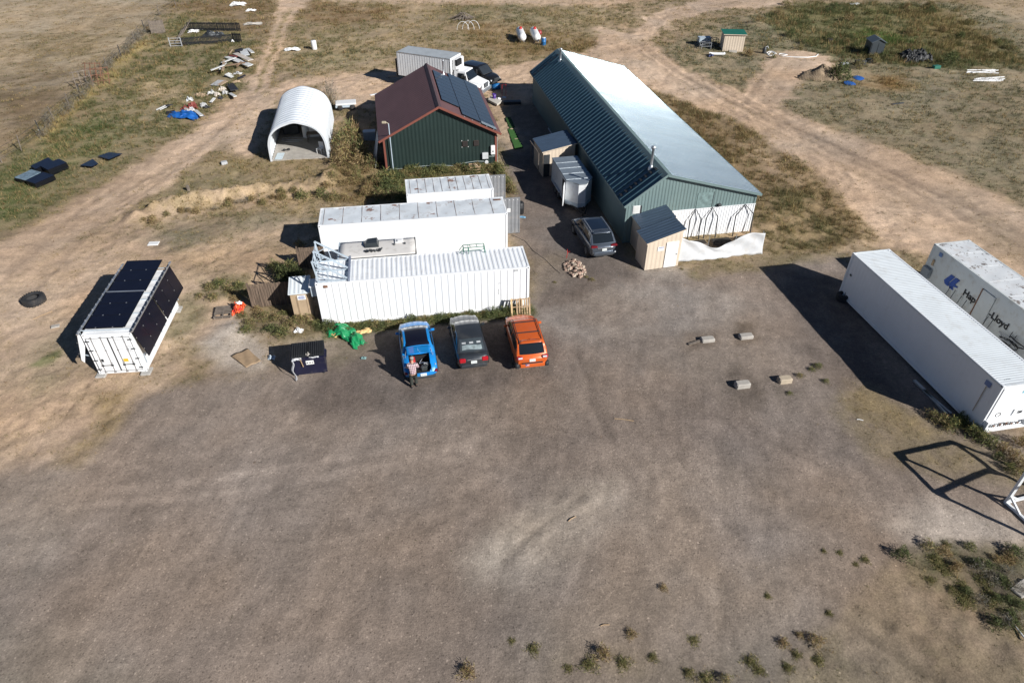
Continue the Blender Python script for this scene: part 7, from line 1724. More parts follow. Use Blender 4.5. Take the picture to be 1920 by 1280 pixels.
# white hose by the track, pump at its end
def zig(pts, r_, m__, name, label, cat):
    m_ = MB(); P_ = [at(*p, .05) for p in pts]; m_.tube(P_, r_, 6); o = m_.build(name, m__); return tag(o, label, cat)
zig([(1441, 104), (1437, 100), (1442, 97), (1449, 97), (1454, 100), (1450, 104), (1443, 105), (1440, 102), (1446, 98), (1456, 101)], .07, M['plastic'], 'white_hose', 'coiled white hose beside the dark pump on the sand', 'hose')
zig([(1460, 103), (1462, 101), (1470, 101), (1476, 103), (1470, 104), (1461, 104), (1468, 106), (1490, 107.5), (1515, 108), (1530, 106), (1534, 102)], .06, M['plastic'], 'white_hose', 'long white hose stretched along the sand towards the weeds', 'hose')
q = up_(1432, 101); t = thing('water_pump', 'small dark pump standing at the end of the coiled white hose', 'pump', q); m_ = MB(); m_.lathe([(.22, 0), (.24, .1), (.22, .6), (.1, .75), (.05, .8)], 12); m_.build('housing', M['darksteel'], t); m_ = MB(); m_.tube([(0, 0, .7), (.3, 0, .85), (.45, 0, .6)], .05, 6); m_.build('outlet', M['greyp'], t)
# dark resin shed
fl_, fr_ = at(1628, 106), at(1653, 106.5); t = thing('resin_shed', 'small dark grey resin shed among green weeds at right', 'shed', fl_, math.atan2(fr_.y - fl_.y, fr_.x - fl_.x)); w_ = (fr_ - fl_).length; rs = mat('dark_grey_resin', (.045, .055, .062), .5, var=.08)
m_ = MB(); m_.prism([(0, 0), (w_, 0), (w_, 1.6), (w_ / 2, 1.95), (0, 1.6)], 'y', 0, 1.9); m_.build('wall', rs, t)
m_ = MB()
for s in (-1, 1): x0, x1 = w_ / 2, w_ / 2 + s * (w_ / 2 + .12); m_.hexa([(min(x0, x1), -.12, 1.97 if x0 < x1 else 1.56), (max(x0, x1), -.12, 1.56 if x0 < x1 else 1.97), (max(x0, x1), 2.0, 1.56 if x0 < x1 else 1.97), (min(x0, x1), 2.0, 1.97 if x0 < x1 else 1.56), (min(x0, x1), -.12, 2.03 if x0 < x1 else 1.62), (max(x0, x1), -.12, 1.62 if x0 < x1 else 2.03), (max(x0, x1), 2.0, 1.62 if x0 < x1 else 2.03), (min(x0, x1), 2.0, 2.03 if x0 < x1 else 1.62)])
m_.build('roof', mat('slate_resin_roof', (.09, .11, .125), .45), t)
for k_ in (0, 1): m_ = MB(); m_.box((w_ * (.27 + .46 * k_), -.015, .8), (w_ * .42, .03, 1.45)); m_.build('door', rs, t)
for px, py, sx_, sy_, sz, m__, lb, nm in ((1640, 108, 1.3, .16, .12, M['wood'], 'pale timber lying along the front of the dark resin shed', 'timber'), (1629, 117, .7, .5, .4, rs, 'dark bin tipped over in front of the resin shed', 'bin'), (1612, 122, 1.2, .7, .5, M['darksteel'], 'dark machine in weeds below the resin shed', 'mower'), (1583, 122, .9, .5, .25, M['greyp'], 'pale scrap metal at the edge of the sandy clearing', 'scrap_metal'), (1683, 195, 1.5, .22, .08, M['darksteel'], 'dark board lying alone on the right grassland', 'board'), (1754, 130, .9, .5, .35, gm_, 'green scrap sheet in weeds below the black heap', 'scrap_sheet'), (1555, 78, .6, .5, .35, M['black'], 'black bin with white lid in the weeds', 'bin'), (1601, 9, 1.6, .5, .18, M['plastic'], 'white scrap by the top track at right', 'scrap_sheet'), (1603, 190, .01, .01, .01, None, None, None)):
    if m__: slab(nm, lb, px, py, sx_, sy_, sz, m__, 0.3, nm.split('_')[-1])
# black heap of bags
for i in range(16):
    rr = random.Random(200 + i); q = at(1722 + rr.uniform(-24, 24), 110 + rr.uniform(-7, 6)); o = crumple('black_bag', 'black rubbish bag in the dark heap at the right', (q.x, q.y), rr.uniform(.5, .9), rr.uniform(.5, .8), rr.uniform(.5, .95), M['black'], rr.uniform(0, 3), 300 + i, 'bag', 10); o['group'] = 'black bags heaped at the right'
for j, (cx, cy, lb) in enumerate(((1845, 134, 'bundle of white plastic pipes, upper of the two at right'), (1858, 149, 'fanned bundle of white plastic pipes, lower of the two at right'))):
    t = thing('pipe_bundle', lb, 'pipes', at(cx, cy), 0, 'white pipe bundles'); o0 = t.location
    for i in range(7):
        rr = random.Random(j * 50 + i); a_ = at(cx - 26 + rr.uniform(-9, 5), cy + rr.uniform(-3, 3), .08) - o0; b_ = at(cx + 24 + rr.uniform(-8, 6), cy + rr.uniform(-4, 4) + (i - 3) * j * .8, .08) - o0; m_ = MB(); m_.tube([a_, b_], .06, 6); m_.build('pipe', M['plastic'], t)
for px, py, lb in ((1593, 157, 'round blue lid lying in the grass, nearer of two'), (1610, 147, 'round blue lid lying in the grass, farther of two')):
    q = up_(px, py); m_ = MB(); m_.lathe([(.0, .05), (.6, .05), (.66, .02), (.62, 0)], 22); o = m_.build('blue_lid', mat('bright_blue_plastic', (.02, .10, .36), .5)); o.location = q; o.rotation_euler = (.12, .05, 0); tag(o, lb, 'lid', 'blue lids')  # the saucer shape is a round blue lid
q = at(1541, 143); m_ = MB()
def f(u, v):
    x, y = (u - .5) * 6.0, (v - .5) * 3.6; r_ = math.hypot(x / 3, y / 1.8); z = 1.15 * max(0, 1 - r_) ** .8 * (1 + .35 * math.sin(x * 2.3 + 1) * math.sin(y * 3.1)) + .08 * math.sin(x * 7 + y * 5)
    return (x, y, max(-.05, z - .05))
m_.grid(f, 34, 24, 0, False); o = m_.build('dirt_pile', mat('bare_dirt', (.27, .2, .13), .95, var=.3, scale=2, fine=.4), fix=False); o.location = (q.x, q.y, 0); o.rotation_euler = (0, 0, .35); tag(o, 'steep pile of bare dirt beside the sandy clearing', 'dirt pile')
# behind the arched shelter and the barn
q = up_(650, 205); t = thing('utility_cart', 'pale flatbed cart parked right of the arched shelter', 'cart', q, R(12)); m_ = MB(); m_.cbox((0, 0, .62), (2.0, 1.2, .14), .03); m_.build('bed', M['plastic'], t)
for s in (-.6, .6): m_ = MB(); m_.lathe([(.1, -.06), (.28, -.06), (.28, .06), (.1, .06)], 14, 0, Matrix.Translation((s, -.5, .28)) @ Matrix.Rotation(R(90), 4, 'X')); m_.build('wheel', M['rubber'], t)
m_ = MB(); m_.cbox((-.3, -.2, .4), (1.5, .7, .2), .03); m_.build('chassis', M['bluesteel'], t)
zig([(663, 204), (664, 190)], .05, M['rust'], 'rusty_post', 'rusty post standing by the pale cart', 'post')
q = up_(703, 178); slab('white_scrap', 'white scrap sheet at the far left eave of the barn', 703, 178, 1.1, .3, .06, M['plastic'], .6, 'sheet')
P_ = [at(915, 192), at(932, 201), at(942, 194), at(921, 185)]; c_ = sum(P_, Vector()) / 4; m_ = MB(); m_.hexa([p - c_ + Vector((0, 0, .12)) for p in P_] + [p - c_ + Vector((0, 0, .3)) for p in P_]); o = m_.build('timber_platform', mat('pale_deck', (.5, .46, .4), .8)); o.location = c_; tag(o, 'low pale platform at the right side of the barn', 'platform')
q = at(927, 187); t = thing('purple_bucket', 'purple bucket standing on the pale platform', 'bucket', (q.x, q.y - .5, .3)); m_ = MB(); m_.lathe([(.16, 0), (.2, .45), (.17, .45), (.13, .04)], 14); m_.build('bucket_body', mat('purple_plastic', (.07, .03, .22), .4), t)
q = at(936, 191); t = thing('white_bucket', 'white bucket at the right corner of the pale platform', 'bucket', (q.x, q.y, 0)); m_ = MB(); m_.lathe([(.14, 0), (.17, .38), (.14, .38), (.11, .04)], 14); m_.build('bucket_body', M['plastic'], t)
q = at(930, 168); t = thing('blue_drum', 'blue drum lying at the corner of the teal building shadow', 'drum', (q.x, q.y, .0)); m_ = MB(); m_.lathe([(0, -.45), (.3, -.45), (.3, .45), (0, .45)], 18, 0, Matrix.Translation((0, 0, .3)) @ Matrix.Rotation(R(80), 4, 'Y')); m_.build('drum_body', M['bluebarrel'], t)
q = at(921, 164); crumple('pale_blue_scrap', 'pale blue scrap beside the lying blue drum', (q.x, q.y), .4, .3, .25, mat('pale_blue_film', (.2, .42, .5), .5), 0, 90, 'scrap', 10)
q = at(945, 182); t = thing('hand_truck', 'red hand truck standing in the shade of the teal building', 'hand truck', (q.x, q.y, 0)); m_ = MB(); m_.tube([(-.2, 0, 0), (-.2, .25, 1.2), (.2, .25, 1.2), (.2, 0, 0)], .025, 6); m_.build('frame', M['red'], t); m_ = MB(); m_.box((0, -.2, .03), (.45, .4, .03)); m_.build('toe_plate', M['steel'], t)
q = at(960, 195); slab('flat_bench', 'dark flat bench in the shade left of the teal building', 960, 195, 1.8, .6, .3, M['darksteel'], .1, 'bench')
for i, (P4, lb) in enumerate(((((947, 222), (957, 221), (966, 240), (955, 243)), 'dark green strip of artificial turf beside the barn, far piece'), (((951, 243), (962, 240), (981, 278), (965, 282)), 'bright green strip of artificial turf beside the barn, near piece'))):
    P4 = [at(*p) for p in P4]; c_ = sum(P4, Vector()) / 4; m_ = MB(); m_.grid(lambda u, v: (lambda p: (p.x, p.y, .045 + .012 * math.sin(v * 9)))(P4[0].lerp(P4[1], u).lerp(P4[3].lerp(P4[2], u), v) - c_), 8, 24, 0, True, .02); o = m_.build('artificial_turf', mat('turf_%s' % 'ab'[i], ((.022, .075, .012), (.035, .12, .02))[i], .9, var=.2, scale=8, fine=.2), fix=False); o.location = c_; tag(o, lb, 'turf', 'artificial turf strips')

# ------------------------------------------------------------------ the left-hand junk field
def windbreak(p0, p1, h, lb):
    a_, b_ = at(*p0), at(*p1); ln = (b_ - a_).length; t = thing('pallet_windbreak', lb, 'windbreak', a_, math.atan2(b_.y - a_.y, b_.x - a_.x), 'black windbreaks of the pen'); n = int(ln / .62); rr = random.Random(n)
    for i in range(n):
        m_ = MB(); x = (i + .5) * ln / n
        for k_ in range(4): m_.box((x - .24 + k_ * .16, rr.uniform(-.03, .03), h / 2), (.1, .05, h * rr.uniform(.93, 1)))
        m_.box((x, .05, h * .25), (.6, .06, .1)); m_.box((x, .05, h * .82), (.6, .06, .12)); m_.build('panel', M['black'], t)
windbreak((353, 58), (452, 59), 1.1, 'long black windbreak forming the far side of the pen')
windbreak((337, 87), (437, 79), 1.0, 'long black windbreak forming the near side of the pen')
windbreak((437, 79), (454, 80), 1.1, 'short leaning black windbreak at the right end of the pen')
wood_fence('board_fence', 'grey leaning board panel at the end of the wire fence', tuple(at(284, 64).xy), tuple(at(311, 62).xy), 1.55, 12, M['oldwood'])
m_ = MB(); a_, b_ = at(327, 82), at(347, 58)
for i in range(9):
    p = a_.lerp(b_, i / 8); m_.bar(p, p + Vector((1.0 + .1 * math.sin(i * 3), .5, 1.35 + .1 * math.sin(i * 2))), .34, .05)
o = m_.build('leaning_boards', M['oldwood']); tag(o, 'row of grey boards leaning across the left end of the pen', 'boards')
q = up_(331, 88); t = thing('white_gate', 'white rail gate at the near left corner of the pen', 'gate', q, .1); m_ = MB()
for z in (.1, .4, .7, 1.0): m_.bar((-.7, 0, z), (.7, 0, z), .08, .04)
for x in (-.7, .7): m_.bar((x, 0, 0), (x, 0, 1.1), .08)
m_.build('rail', M['greyp'], t)
q = at(400, 69); crumple('dark_tarp', 'dark glossy tarp humped behind the near windbreak', (q.x, q.y), 1.3, .8, .8, M['darksteel'], 0, 120, 'tarp', 14)
for i, (px, py, rx_, ry_, h_, lb) in enumerate(((363, 60, .7, .6, .3, 'white plastic scrap lying inside the pen'), (376, 57, .4, .2, .15, 'small white strip inside the pen'), (447, 10, 1.1, .8, .5, 'white bundle at the top edge of the field, larger one'), (471, 21, .7, .4, .3, 'white bundle right of the larger white bundle'), (474, 46, 1.2, .5, .3, 'pale sheet beside the right end of the pen'), (548, 94, .9, .5, .3, 'white sheet on grass left of the white drum'), (437, 79, .2, .2, .3, 'white bucket at the right end of the near windbreak'))):
    q = at(px, py); crumple('white_scrap', lb, (q.x, q.y), rx_, ry_, h_, M['plastic'] if i != 4 else M['concrete'], .2, 130 + i, 'scrap', 12)
q = up_(590, 93); t = thing('white_drum', 'white drum standing alone in the middle of the field', 'drum', q); m_ = MB(); m_.lathe([(.3, 0), (.32, .05), (.32, 1.0), (.28, 1.05), (0, 1.06)], 18); m_.build('drum_body', M['plastic'], t)
cols = [(.60, .60, .58), (.56, .50, .43), (.40, .29, .19), (.26, .17, .11), (.20, .045, .035), (.56, .58, .59), (.02, .02, .025), (.45, .45, .45)]
pmats = [mat('scrap_paint_%s' % n_, c_, .65, var=.2, scale=4) for n_, c_ in zip(('white', 'cream', 'tan', 'brown', 'red', 'grey_white', 'black', 'grey'), cols)]
pl = [((415, 118), (442, 108), .25, 0, 'white board end jutting left out of the timber heap'), ((424, 118), (412, 130), .2, 0, 'short white board on the left of the timber heap'), ((395, 132), (421, 122), .3, 0, 'white beam at the lower left tip of the timber heap'), ((424, 107), (468, 124), .5, 0, 'long white board across the timber heap, lower one'), ((430, 106), (472, 122), .4, 5, 'long white board across the timber heap, upper one'), ((441, 100), (470, 113), .7, 1, 'wide cream board on top of the timber heap'), ((420, 112), (418, 132), .25, 2, 'tan post sticking out of the front of the timber heap'), ((455, 93), (461, 104), .9, 5, 'white panel at the top right of the timber heap'), ((464, 91), (474, 99), .4, 0, 'narrow white panel right of the timber heap'), ((430, 104), (445, 106), .4, 4, 'dark red board in the middle of the timber heap'), ((440, 96), (455, 92), .9, 6, 'black sheet at the back of the timber heap'), ((444, 125), (452, 116), .2, 3, 'brown board at the foot of the timber heap'), ((425, 123), (460, 117), .35, 3, 'brown plank under the white boards'), ((430, 101), (436, 93), .12, 2, 'thin tan batten sticking up behind the timber heap'),
      ((445, 148), (460, 141), .35, 6, 'black wedge of sheet metal by the rutted track'), ((402, 160), (416, 151), .9, 7, 'grey slatted panel lying in the weeds'), ((410, 160), (424, 152), .5, 2, 'tan slatted panel beside the grey panel'), ((430, 157), (440, 169), .8, 6, 'black scrap frame near the rutted track'), ((431, 175), (441, 181), .35, 0, 'white bent scrap on the edge of the track'), ((436, 145), (424, 139), .5, 0, 'white sheet scrap below the timber heap'), ((395, 192), (402, 184), .3, 0, 'white batten leaning in the scrap line'), ((366, 207), (378, 217), .35, 0, 'white curved panel right of the red scrap'), ((312, 212), (328, 209), .7, 6, 'dark window frame lying in the grass, right one'), ((293, 206), (310, 198), .2, 0, 'white strip lying in the grass left of the dark frame'), ((300, 206), (313, 200), .18, 0, 'second white strip left of the dark frame'), ((306, 199), (318, 198), .7, 6, 'dark window frame lying in the grass, left one')]
for i, (p0, p1, w_, ci, lb) in enumerate(pl):
    rr = random.Random(i); z0 = .15 + .35 * rr.random() * (i < 14); a_, b_ = at(*p0, z0), at(*p1, z0 + .3 * rr.random()); c_ = (a_ + b_) / 2; m_ = MB(); m_.bar(a_ - c_, b_ - c_, w_, .07); o = m_.build('board' if i < 14 else 'scrap_board', pmats[ci]); o.location = c_; tag(o, lb, 'board' if i < 14 else 'scrap', 'boards of the timber heap' if i < 14 else 'scrap along the rutted track')
jk = [(398, 177, .5, .4, .6, 0, 'grey white bag in the scrap line by the track'), (408, 180, .4, .4, .5, 1, 'cream bag in the scrap line by the track'), (414, 186, .35, .3, .4, 6, 'black bag at the lower end of the scrap line'), (382, 199, .5, .4, .5, 7, 'grey bag beside the red scrap'), (388, 203, .3, .3, .4, 6, 'small black bag beside the grey bag'), (356, 189, .4, .4, .5, 5, 'white box standing alone in the weeds'), (418, 170, .5, .4, .5, 1, 'cream bundle in the upper scrap line'), (422, 176, .45, .35, .45, 7, 'grey bundle next to the cream bundle'), (376, 180, .9, .6, .3, 2, 'tan brush bundle in the weeds left of the scrap line'), (446, 139, .6, .4, .3, 7, 'grey metal scrap below the timber heap'), (442, 155, .6, .4, .25, 2, 'splintered tan wood beside the black wedge'), (428, 142, .6, .4, .3, 0, 'white film heap below the timber heap'),
      (362, 203, .6, .5, .8, 4, 'red crate heap above the blue tarp'), (348, 206, .5, .4, .5, 4, 'dark red scrap left of the red crate heap'), (356, 210, .6, .4, .6, 7, 'grey metal scrap in front of the red heap'), (345, 212, .5, .3, .4, 6, 'black scrap beside the blue tarp')]
for i, (px, py, rx_, ry_, h_, ci, lb) in enumerate(jk):
    q = at(px, py); crumple('scrap_heap', lb, (q.x, q.y), rx_ * .8, ry_ * .8, h_ * .75, pmats[ci], i * .7, 160 + i, 'scrap', 11, 1.4)['group'] = 'scrap along the rutted track'
q = at(348, 219); crumple('blue_tarpaulin', 'bright blue tarpaulin crumpled at the lower end of the scrap line', (q.x, q.y), 1.5, .75, .55, mat('blue_tarp_film', (.012, .10, .36), .45, var=.15), R(-12), 190, 'tarp', 22)
# stacks of solar panels in the grass
for j, (P4, n, lb, pale) in enumerate(((((62, 322), (95, 306), (104, 313), (71, 328)), 9, 'stack of dark solar panels in the grass, farthest left of four', 0), (((80, 323), (116, 310), (130, 317), (95, 331)), 11, 'thick stack of dark solar panels on the right of four', 0), (((30, 341), (62, 326), (80, 331), (50, 346)), 7, 'stack with a pale reflecting top panel', 1), (((52, 348), (85, 332), (106, 338), (70, 354)), 8, 'stack of dark solar panels nearest the sandy road', 0), (((153, 316), (176, 303), (187, 313), (176, 320)), 1, 'single dark solar panel lying flat in the grass', 0), (((186, 298), (207, 290), (232, 294), (207, 306)), 1, 'pair of joined solar panels lying flat beside the road', 0))):
    P4 = [at(*p) for p in P4]; c_ = sum(P4, Vector()) / 4; t = thing('solar_panel_stack' if n > 1 else 'solar_module', lb, 'solar panels', (c_.x, c_.y, max(0, gz_at(c_.x, c_.y)) + .03), 0, 'solar panels laid in the grass')
    for i in range(n):
        rr = random.Random(j * 20 + i); dx = Vector((rr.uniform(-.03, .03), rr.uniform(-.03, .03), i * .05 + (.12 if n == 1 else .02))); m_ = MB(); V4 = [(p - c_) + dx for p in (P4[3], P4[2], P4[1], P4[0])]
        tilt = [.10, .04, -.02, .02] if n == 1 else [0] * 4
        V4 = [v + Vector((0, 0, t_)) for v, t_ in zip(V4, tilt)]
        m_.hexa(V4 + [v + Vector((0, 0, .04)) for v in V4]); top = i == n - 1
        m_.build('panel', [mat('painted_reflection', (.16, .22, .26), .25, var=.3, scale=3) if (top and pale) else (M['solar'] if top else M['solarframe'])], t)  # reflection on the top panel painted in as a paler colour
# wire fence with posts, tumbleweeds against it, rusty harrows
fence_px = [(-20, 318), (4, 306), (41, 284), (79, 255), (103, 228), (131, 203), (152, 184), (176, 160), (203, 132), (228, 108), (254, 82), (262, 70), (272, 60), (300, 30), (330, 12), (348, -8)]
t = thing('wire_fence', 'wire fence with thin posts along the edge of the ploughed field', 'fence', at(100, 230)); o0 = t.location
FP = [at(*p) for p in fence_px]
for i, p in enumerate(FP):
    rr = random.Random(i); m_ = MB(); q = p - o0; m_.tube([q, q + Vector((rr.uniform(-.12, .12), rr.uniform(-.1, .1), 1.45))], .045, 6); m_.build('post', M['oldwood'] if i % 3 else M['darksteel'], t)
for z in (.4, .8, 1.2): m_ = MB(); m_.tube([p - o0 + Vector((0, 0, z)) for p in FP], .012, 5); m_.build('wire', M['darksteel'], t)
for j, (px, py, lb) in enumerate(((175, 150, 'rusty open frame harrow leaning on the wire fence, upper one'), (190, 160, 'rusty open frame harrow leaning on the wire fence, lower one'), (160, 165, 'grey bent frame tangled in the wire fence'))):
    q = up_(px, py); t = thing('harrow_frame', lb, 'harrow', q, .4 * j, 'rusty frames on the fence'); m_ = MB()
    for k_ in range(4): x = (k_ - 1.5) * .55; m_.bar((x, 0, 0), (x + .25, .5, 1.7), .06)
    for z in (.4, 1.0, 1.6): m_.bar((-.9, z * .3, z), (1.1, z * .3, z), .06)
    m_.build('frame', M['rust'] if j < 2 else M['oldwood'], t)
q = at(868, 37); t = thing('brush_heap', 'heap of dead branches in the far field', 'brush heap', q)
m_ = MB(); rr = random.Random(44)
for i in range(40):
    a_ = rr.uniform(0, 6.28); r_ = rr.uniform(.2, 1.6); m_.tube([(r_ * math.cos(a_) * 1.3, r_ * math.sin(a_) * .8, .1), (r_ * .3 * math.cos(a_ + .6), r_ * .3 * math.sin(a_ + .6), rr.uniform(.3, 1.0))], .06, 5)
m_.build('branch', M['oldwood'], t)
for i in range(3):
    q = at(868 + i * 10, 57 - i); m_ = MB(); m_.tube([(.8 * math.cos(a_), 0, 1.1 * math.sin(a_)) for a_ in np.linspace(0, math.pi, 12)], .03, 6); o = m_.build('wire_hoop', M['plastic']); o.location = q; tag(o, 'small white hoop standing in the far grass row', 'hoop', 'white hoops in the far field')
# ------------------------------------------------------------------ vegetation
lm = bpy.data.materials.new('leaf'); lm.use_nodes = True; nt = lm.node_tree; N = nt.nodes; L = nt.links; B = N['Principled BSDF']
B.inputs['Roughness'].default_value = 0.8; B.inputs['Specular IOR Level'].default_value = 0.15
ta = nd('ShaderNodeAttribute', attribute_name='tint'); L.new(ta.outputs['Color'], B.inputs['Base Color'])
tr_n = nd('ShaderNodeBsdfTranslucent'); L.new(ta.outputs['Color'], tr_n.inputs[0]); mx = nd('ShaderNodeMixShader'); mx.inputs[0].default_value = 0.25
L.new(B.outputs[0], mx.inputs[1]); L.new(tr_n.outputs[0], mx.inputs[2]); L.new(mx.outputs[0], N['Material Output'].inputs[0])


def raw_mesh(name, V_, F_, C_, parent=None):
    "triangles with a tint per vertex"
    me = bpy.data.meshes.new(name); nV, nF = len(V_), len(F_)
    me.vertices.add(nV); me.vertices.foreach_set('co', np.asarray(V_, np.float32).ravel())
    me.loops.add(nF * 3); me.loops.foreach_set('vertex_index', np.asarray(F_, np.int32).ravel())
    me.polygons.add(nF); me.polygons.foreach_set('loop_start', np.arange(0, nF * 3, 3, dtype=np.int32))
    me.update(calc_edges=True)
    a_ = me.attributes.new('tint', 'FLOAT_COLOR', 'POINT'); a_.data.foreach_set('color', np.concatenate([C_, np.ones((nV, 1))], 1).astype(np.float32).ravel())
    me.materials.append(lm); o = bpy.data.objects.new(name, me); COL.objects.link(o)
    if parent: o.parent = parent
    return o


def blades(P, H, W_, C_, nb, spread, g):
    "P (n,3) tuft feet, nb blades each"
    n = len(P); m = n * nb
    p = np.repeat(P, nb, 0); h = np.repeat(H, nb) * g.uniform(.45, 1.15, m); w_ = np.repeat(W_, nb) * g.uniform(.6, 1.4, m)
    az = g.uniform(0, 2 * np.pi, m); rr = np.sqrt(g.random(m)) * np.repeat(spread, nb)
    base = p + np.stack([rr * np.cos(az), rr * np.sin(az), np.zeros(m)], 1); b2 = az + g.normal(0, .8, m); lean = g.uniform(.15, .9, m) * h
    tip = base + np.stack([lean * np.cos(b2), lean * np.sin(b2), h], 1); wa = g.uniform(0, 2 * np.pi, m); d = np.stack([np.cos(wa), np.sin(wa), np.zeros(m)], 1) * (w_ / 2)[:, None]
    V_ = np.stack([base - d, base + d, tip], 1).reshape(-1, 3); F_ = np.arange(m * 3).reshape(-1, 3)
    c = np.repeat(C_, nb, 0) * g.uniform(.6, 1.35, (m, 1)) * (1 + g.normal(0, .06, (m, 3)))
    return V_, F_, np.clip(np.repeat(c, 3, 0), .005, .8)


g = np.random.default_rng(5)
PX, PYs = [], []
for y0, y1, dens in ((10, 30, 50), (30, 48, 50), (48, 70, 36), (70, 95, 24), (95, 128, 14), (128, 190, 2.5)):
    hw = 0.68 * y1 + 10; n = int(2 * hw * (y1 - y0) * dens); PX.append(g.uniform(-hw, hw, n)); PYs.append(g.uniform(y0, y1, n))
PX, PYs = np.concatenate(PX), np.concatenate(PYs)
k_ = np.abs(PX) < 0.68 * PYs + 10; PX, PYs = PX[k_], PYs[k_]
cl, cov, vc, vh, grv, zz = terrain(PX, PYs)
clump = fbm(PX, PYs, 0.7, 4, 131); fine_ = fbm(PX, PYs, 2.6, 3, 141)
prob = cov * np.clip((clump - 0.30) / 0.26, 0.05, 1.2) * np.clip((fine_ - 0.3) / 0.25, 0.15, 1.2)
keep = g.random(len(PX)) < prob
def inside(x, y, o, x0, x1, y0, y1):
    c, s = math.cos(o.rotation_euler.z), math.sin(o.rotation_euler.z); dx, dy = x - o.location.x, y - o.location.y; u, v = dx * c + dy * s, -dx * s + dy * c
    return (u > x0) & (u < x1) & (v > y0) & (v < y1)
for o, b in ((A, (0, 12.2, 0, 2.45)), (CB_, (0, 12.2, 0, 2.45)), (C0, (0, 6.1, 0, 2.45)), (D, (-.2, 12.2, 0, 2.45)), (E_, (0, 12.2, 0, 2.45)), (Cc, (0, 6.1, 0, 2.45)), (BL, (-.1, WB + .1, -.1, LB + .1)), (GB, (0, GW, 0, GL_)), (QH, (0, QW, 0, QL)), (cp_, (0, 4.6, 0, 2.1)), (gs_, (0, 2.3, 0, 2.2)), (sh, (0, 2.4, 0, 1.6)), (tk, (-1.2, 1.2, -5, 5))):
    keep &= ~inside(PX, PYs, o, *b)
PX, PYs, vc, vh, zz, cov = PX[keep], PYs[keep], vc[keep], vh[keep], zz[keep], cov[keep]
n = len(PX); mixr = g.random((n, 1)); alt = np.where(mixr < .16, np.array(TAN), np.where(mixr < .24, np.array(RUST) * 1.1, np.where(mixr < .42, np.array(OLIVE), vc)))
dryness = fbm(PX, PYs, 0.35, 3, 151)[:, None]; alt = np.where((dryness > .58) & (g.random((n, 1)) < .4), np.array(TAN), alt)
scale = np.clip(PYs / 45, .75, 2.3)
H_ = vh * g.uniform(.55, 1.3, n) * np.clip(scale, .9, 1.35); W__ = .019 * scale * g.uniform(.7, 1.4, n); sp_ = .09 * scale * g.uniform(.6, 1.5, n)
V_, F_, C_ = blades(np.stack([PX, PYs, zz - .01], 1), H_, W__, alt, 6, sp_, g)
grass = raw_mesh('dry_grass', V_, F_, C_); tag(grass, 'dry tan and olive grass and weeds spread over the open ground', 'grass', kind='stuff')


def bush_proto(name, h, r_, nleaf, size, cols, seed, nstem=14, dome=.6, flat=1.0, thin=.35, long_=1.3):
    g2 = np.random.default_rng(seed); t = bpy.data.objects.new(name, None); COL.objects.link(t)
    az = g2.uniform(0, 2 * np.pi, nleaf); rad = np.sqrt(g2.random(nleaf)); lump = 1 + .28 * np.sin(az * 3 + seed) + .18 * np.sin(az * 7 + 2 * seed)
    zc = g2.random(nleaf) ** .8; rr = rad * r_ * lump * (1 - dome * zc ** 2); z = h * zc * (1 - .35 * rad ** 2) * (1 + .25 * np.sin(az * 5 + rad * 4 + seed)) * flat + .02
    c = np.stack([rr * np.cos(az), rr * np.sin(az), z], 1); d1 = g2.normal(0, 1, (nleaf, 3)); d1[:, 2] = np.abs(d1[:, 2]) * .9 + .2; d1 /= np.linalg.norm(d1, axis=1)[:, None]
    d2 = np.cross(d1, g2.normal(0, 1, (nleaf, 3))); d2 /= np.linalg.norm(d2, axis=1)[:, None]; s = size * g2.uniform(.6, 1.5, (nleaf, 1))
    V_ = np.stack([c - d2 * s * thin, c + d2 * s * thin, c + d1 * s * long_], 1).reshape(-1, 3); cs = np.array(cols)[g2.integers(0, len(cols), nleaf)] * g2.uniform(.6, 1.4, (nleaf, 1))
    raw_mesh('foliage', V_, np.arange(nleaf * 3).reshape(-1, 3), np.clip(np.repeat(cs, 3, 0), .005, .8), t)
    a2 = g2.uniform(0, 2 * np.pi, nstem); e = np.stack([np.cos(a2) * r_ * .7 * g2.random(nstem), np.sin(a2) * r_ * .7 * g2.random(nstem), h * g2.uniform(.4, .95, nstem)], 1); b = e * .12; b[:, 2] = 0
    sd_ = np.stack([-np.sin(a2), np.cos(a2), np.zeros(nstem)], 1) * .012; V2 = np.stack([b - sd_, b + sd_, e], 1).reshape(-1, 3); raw_mesh('stem', V2, np.arange(nstem * 3).reshape(-1, 3), np.tile(np.array([[.2, .15, .09]]), (nstem * 3, 1)), t)
    return t


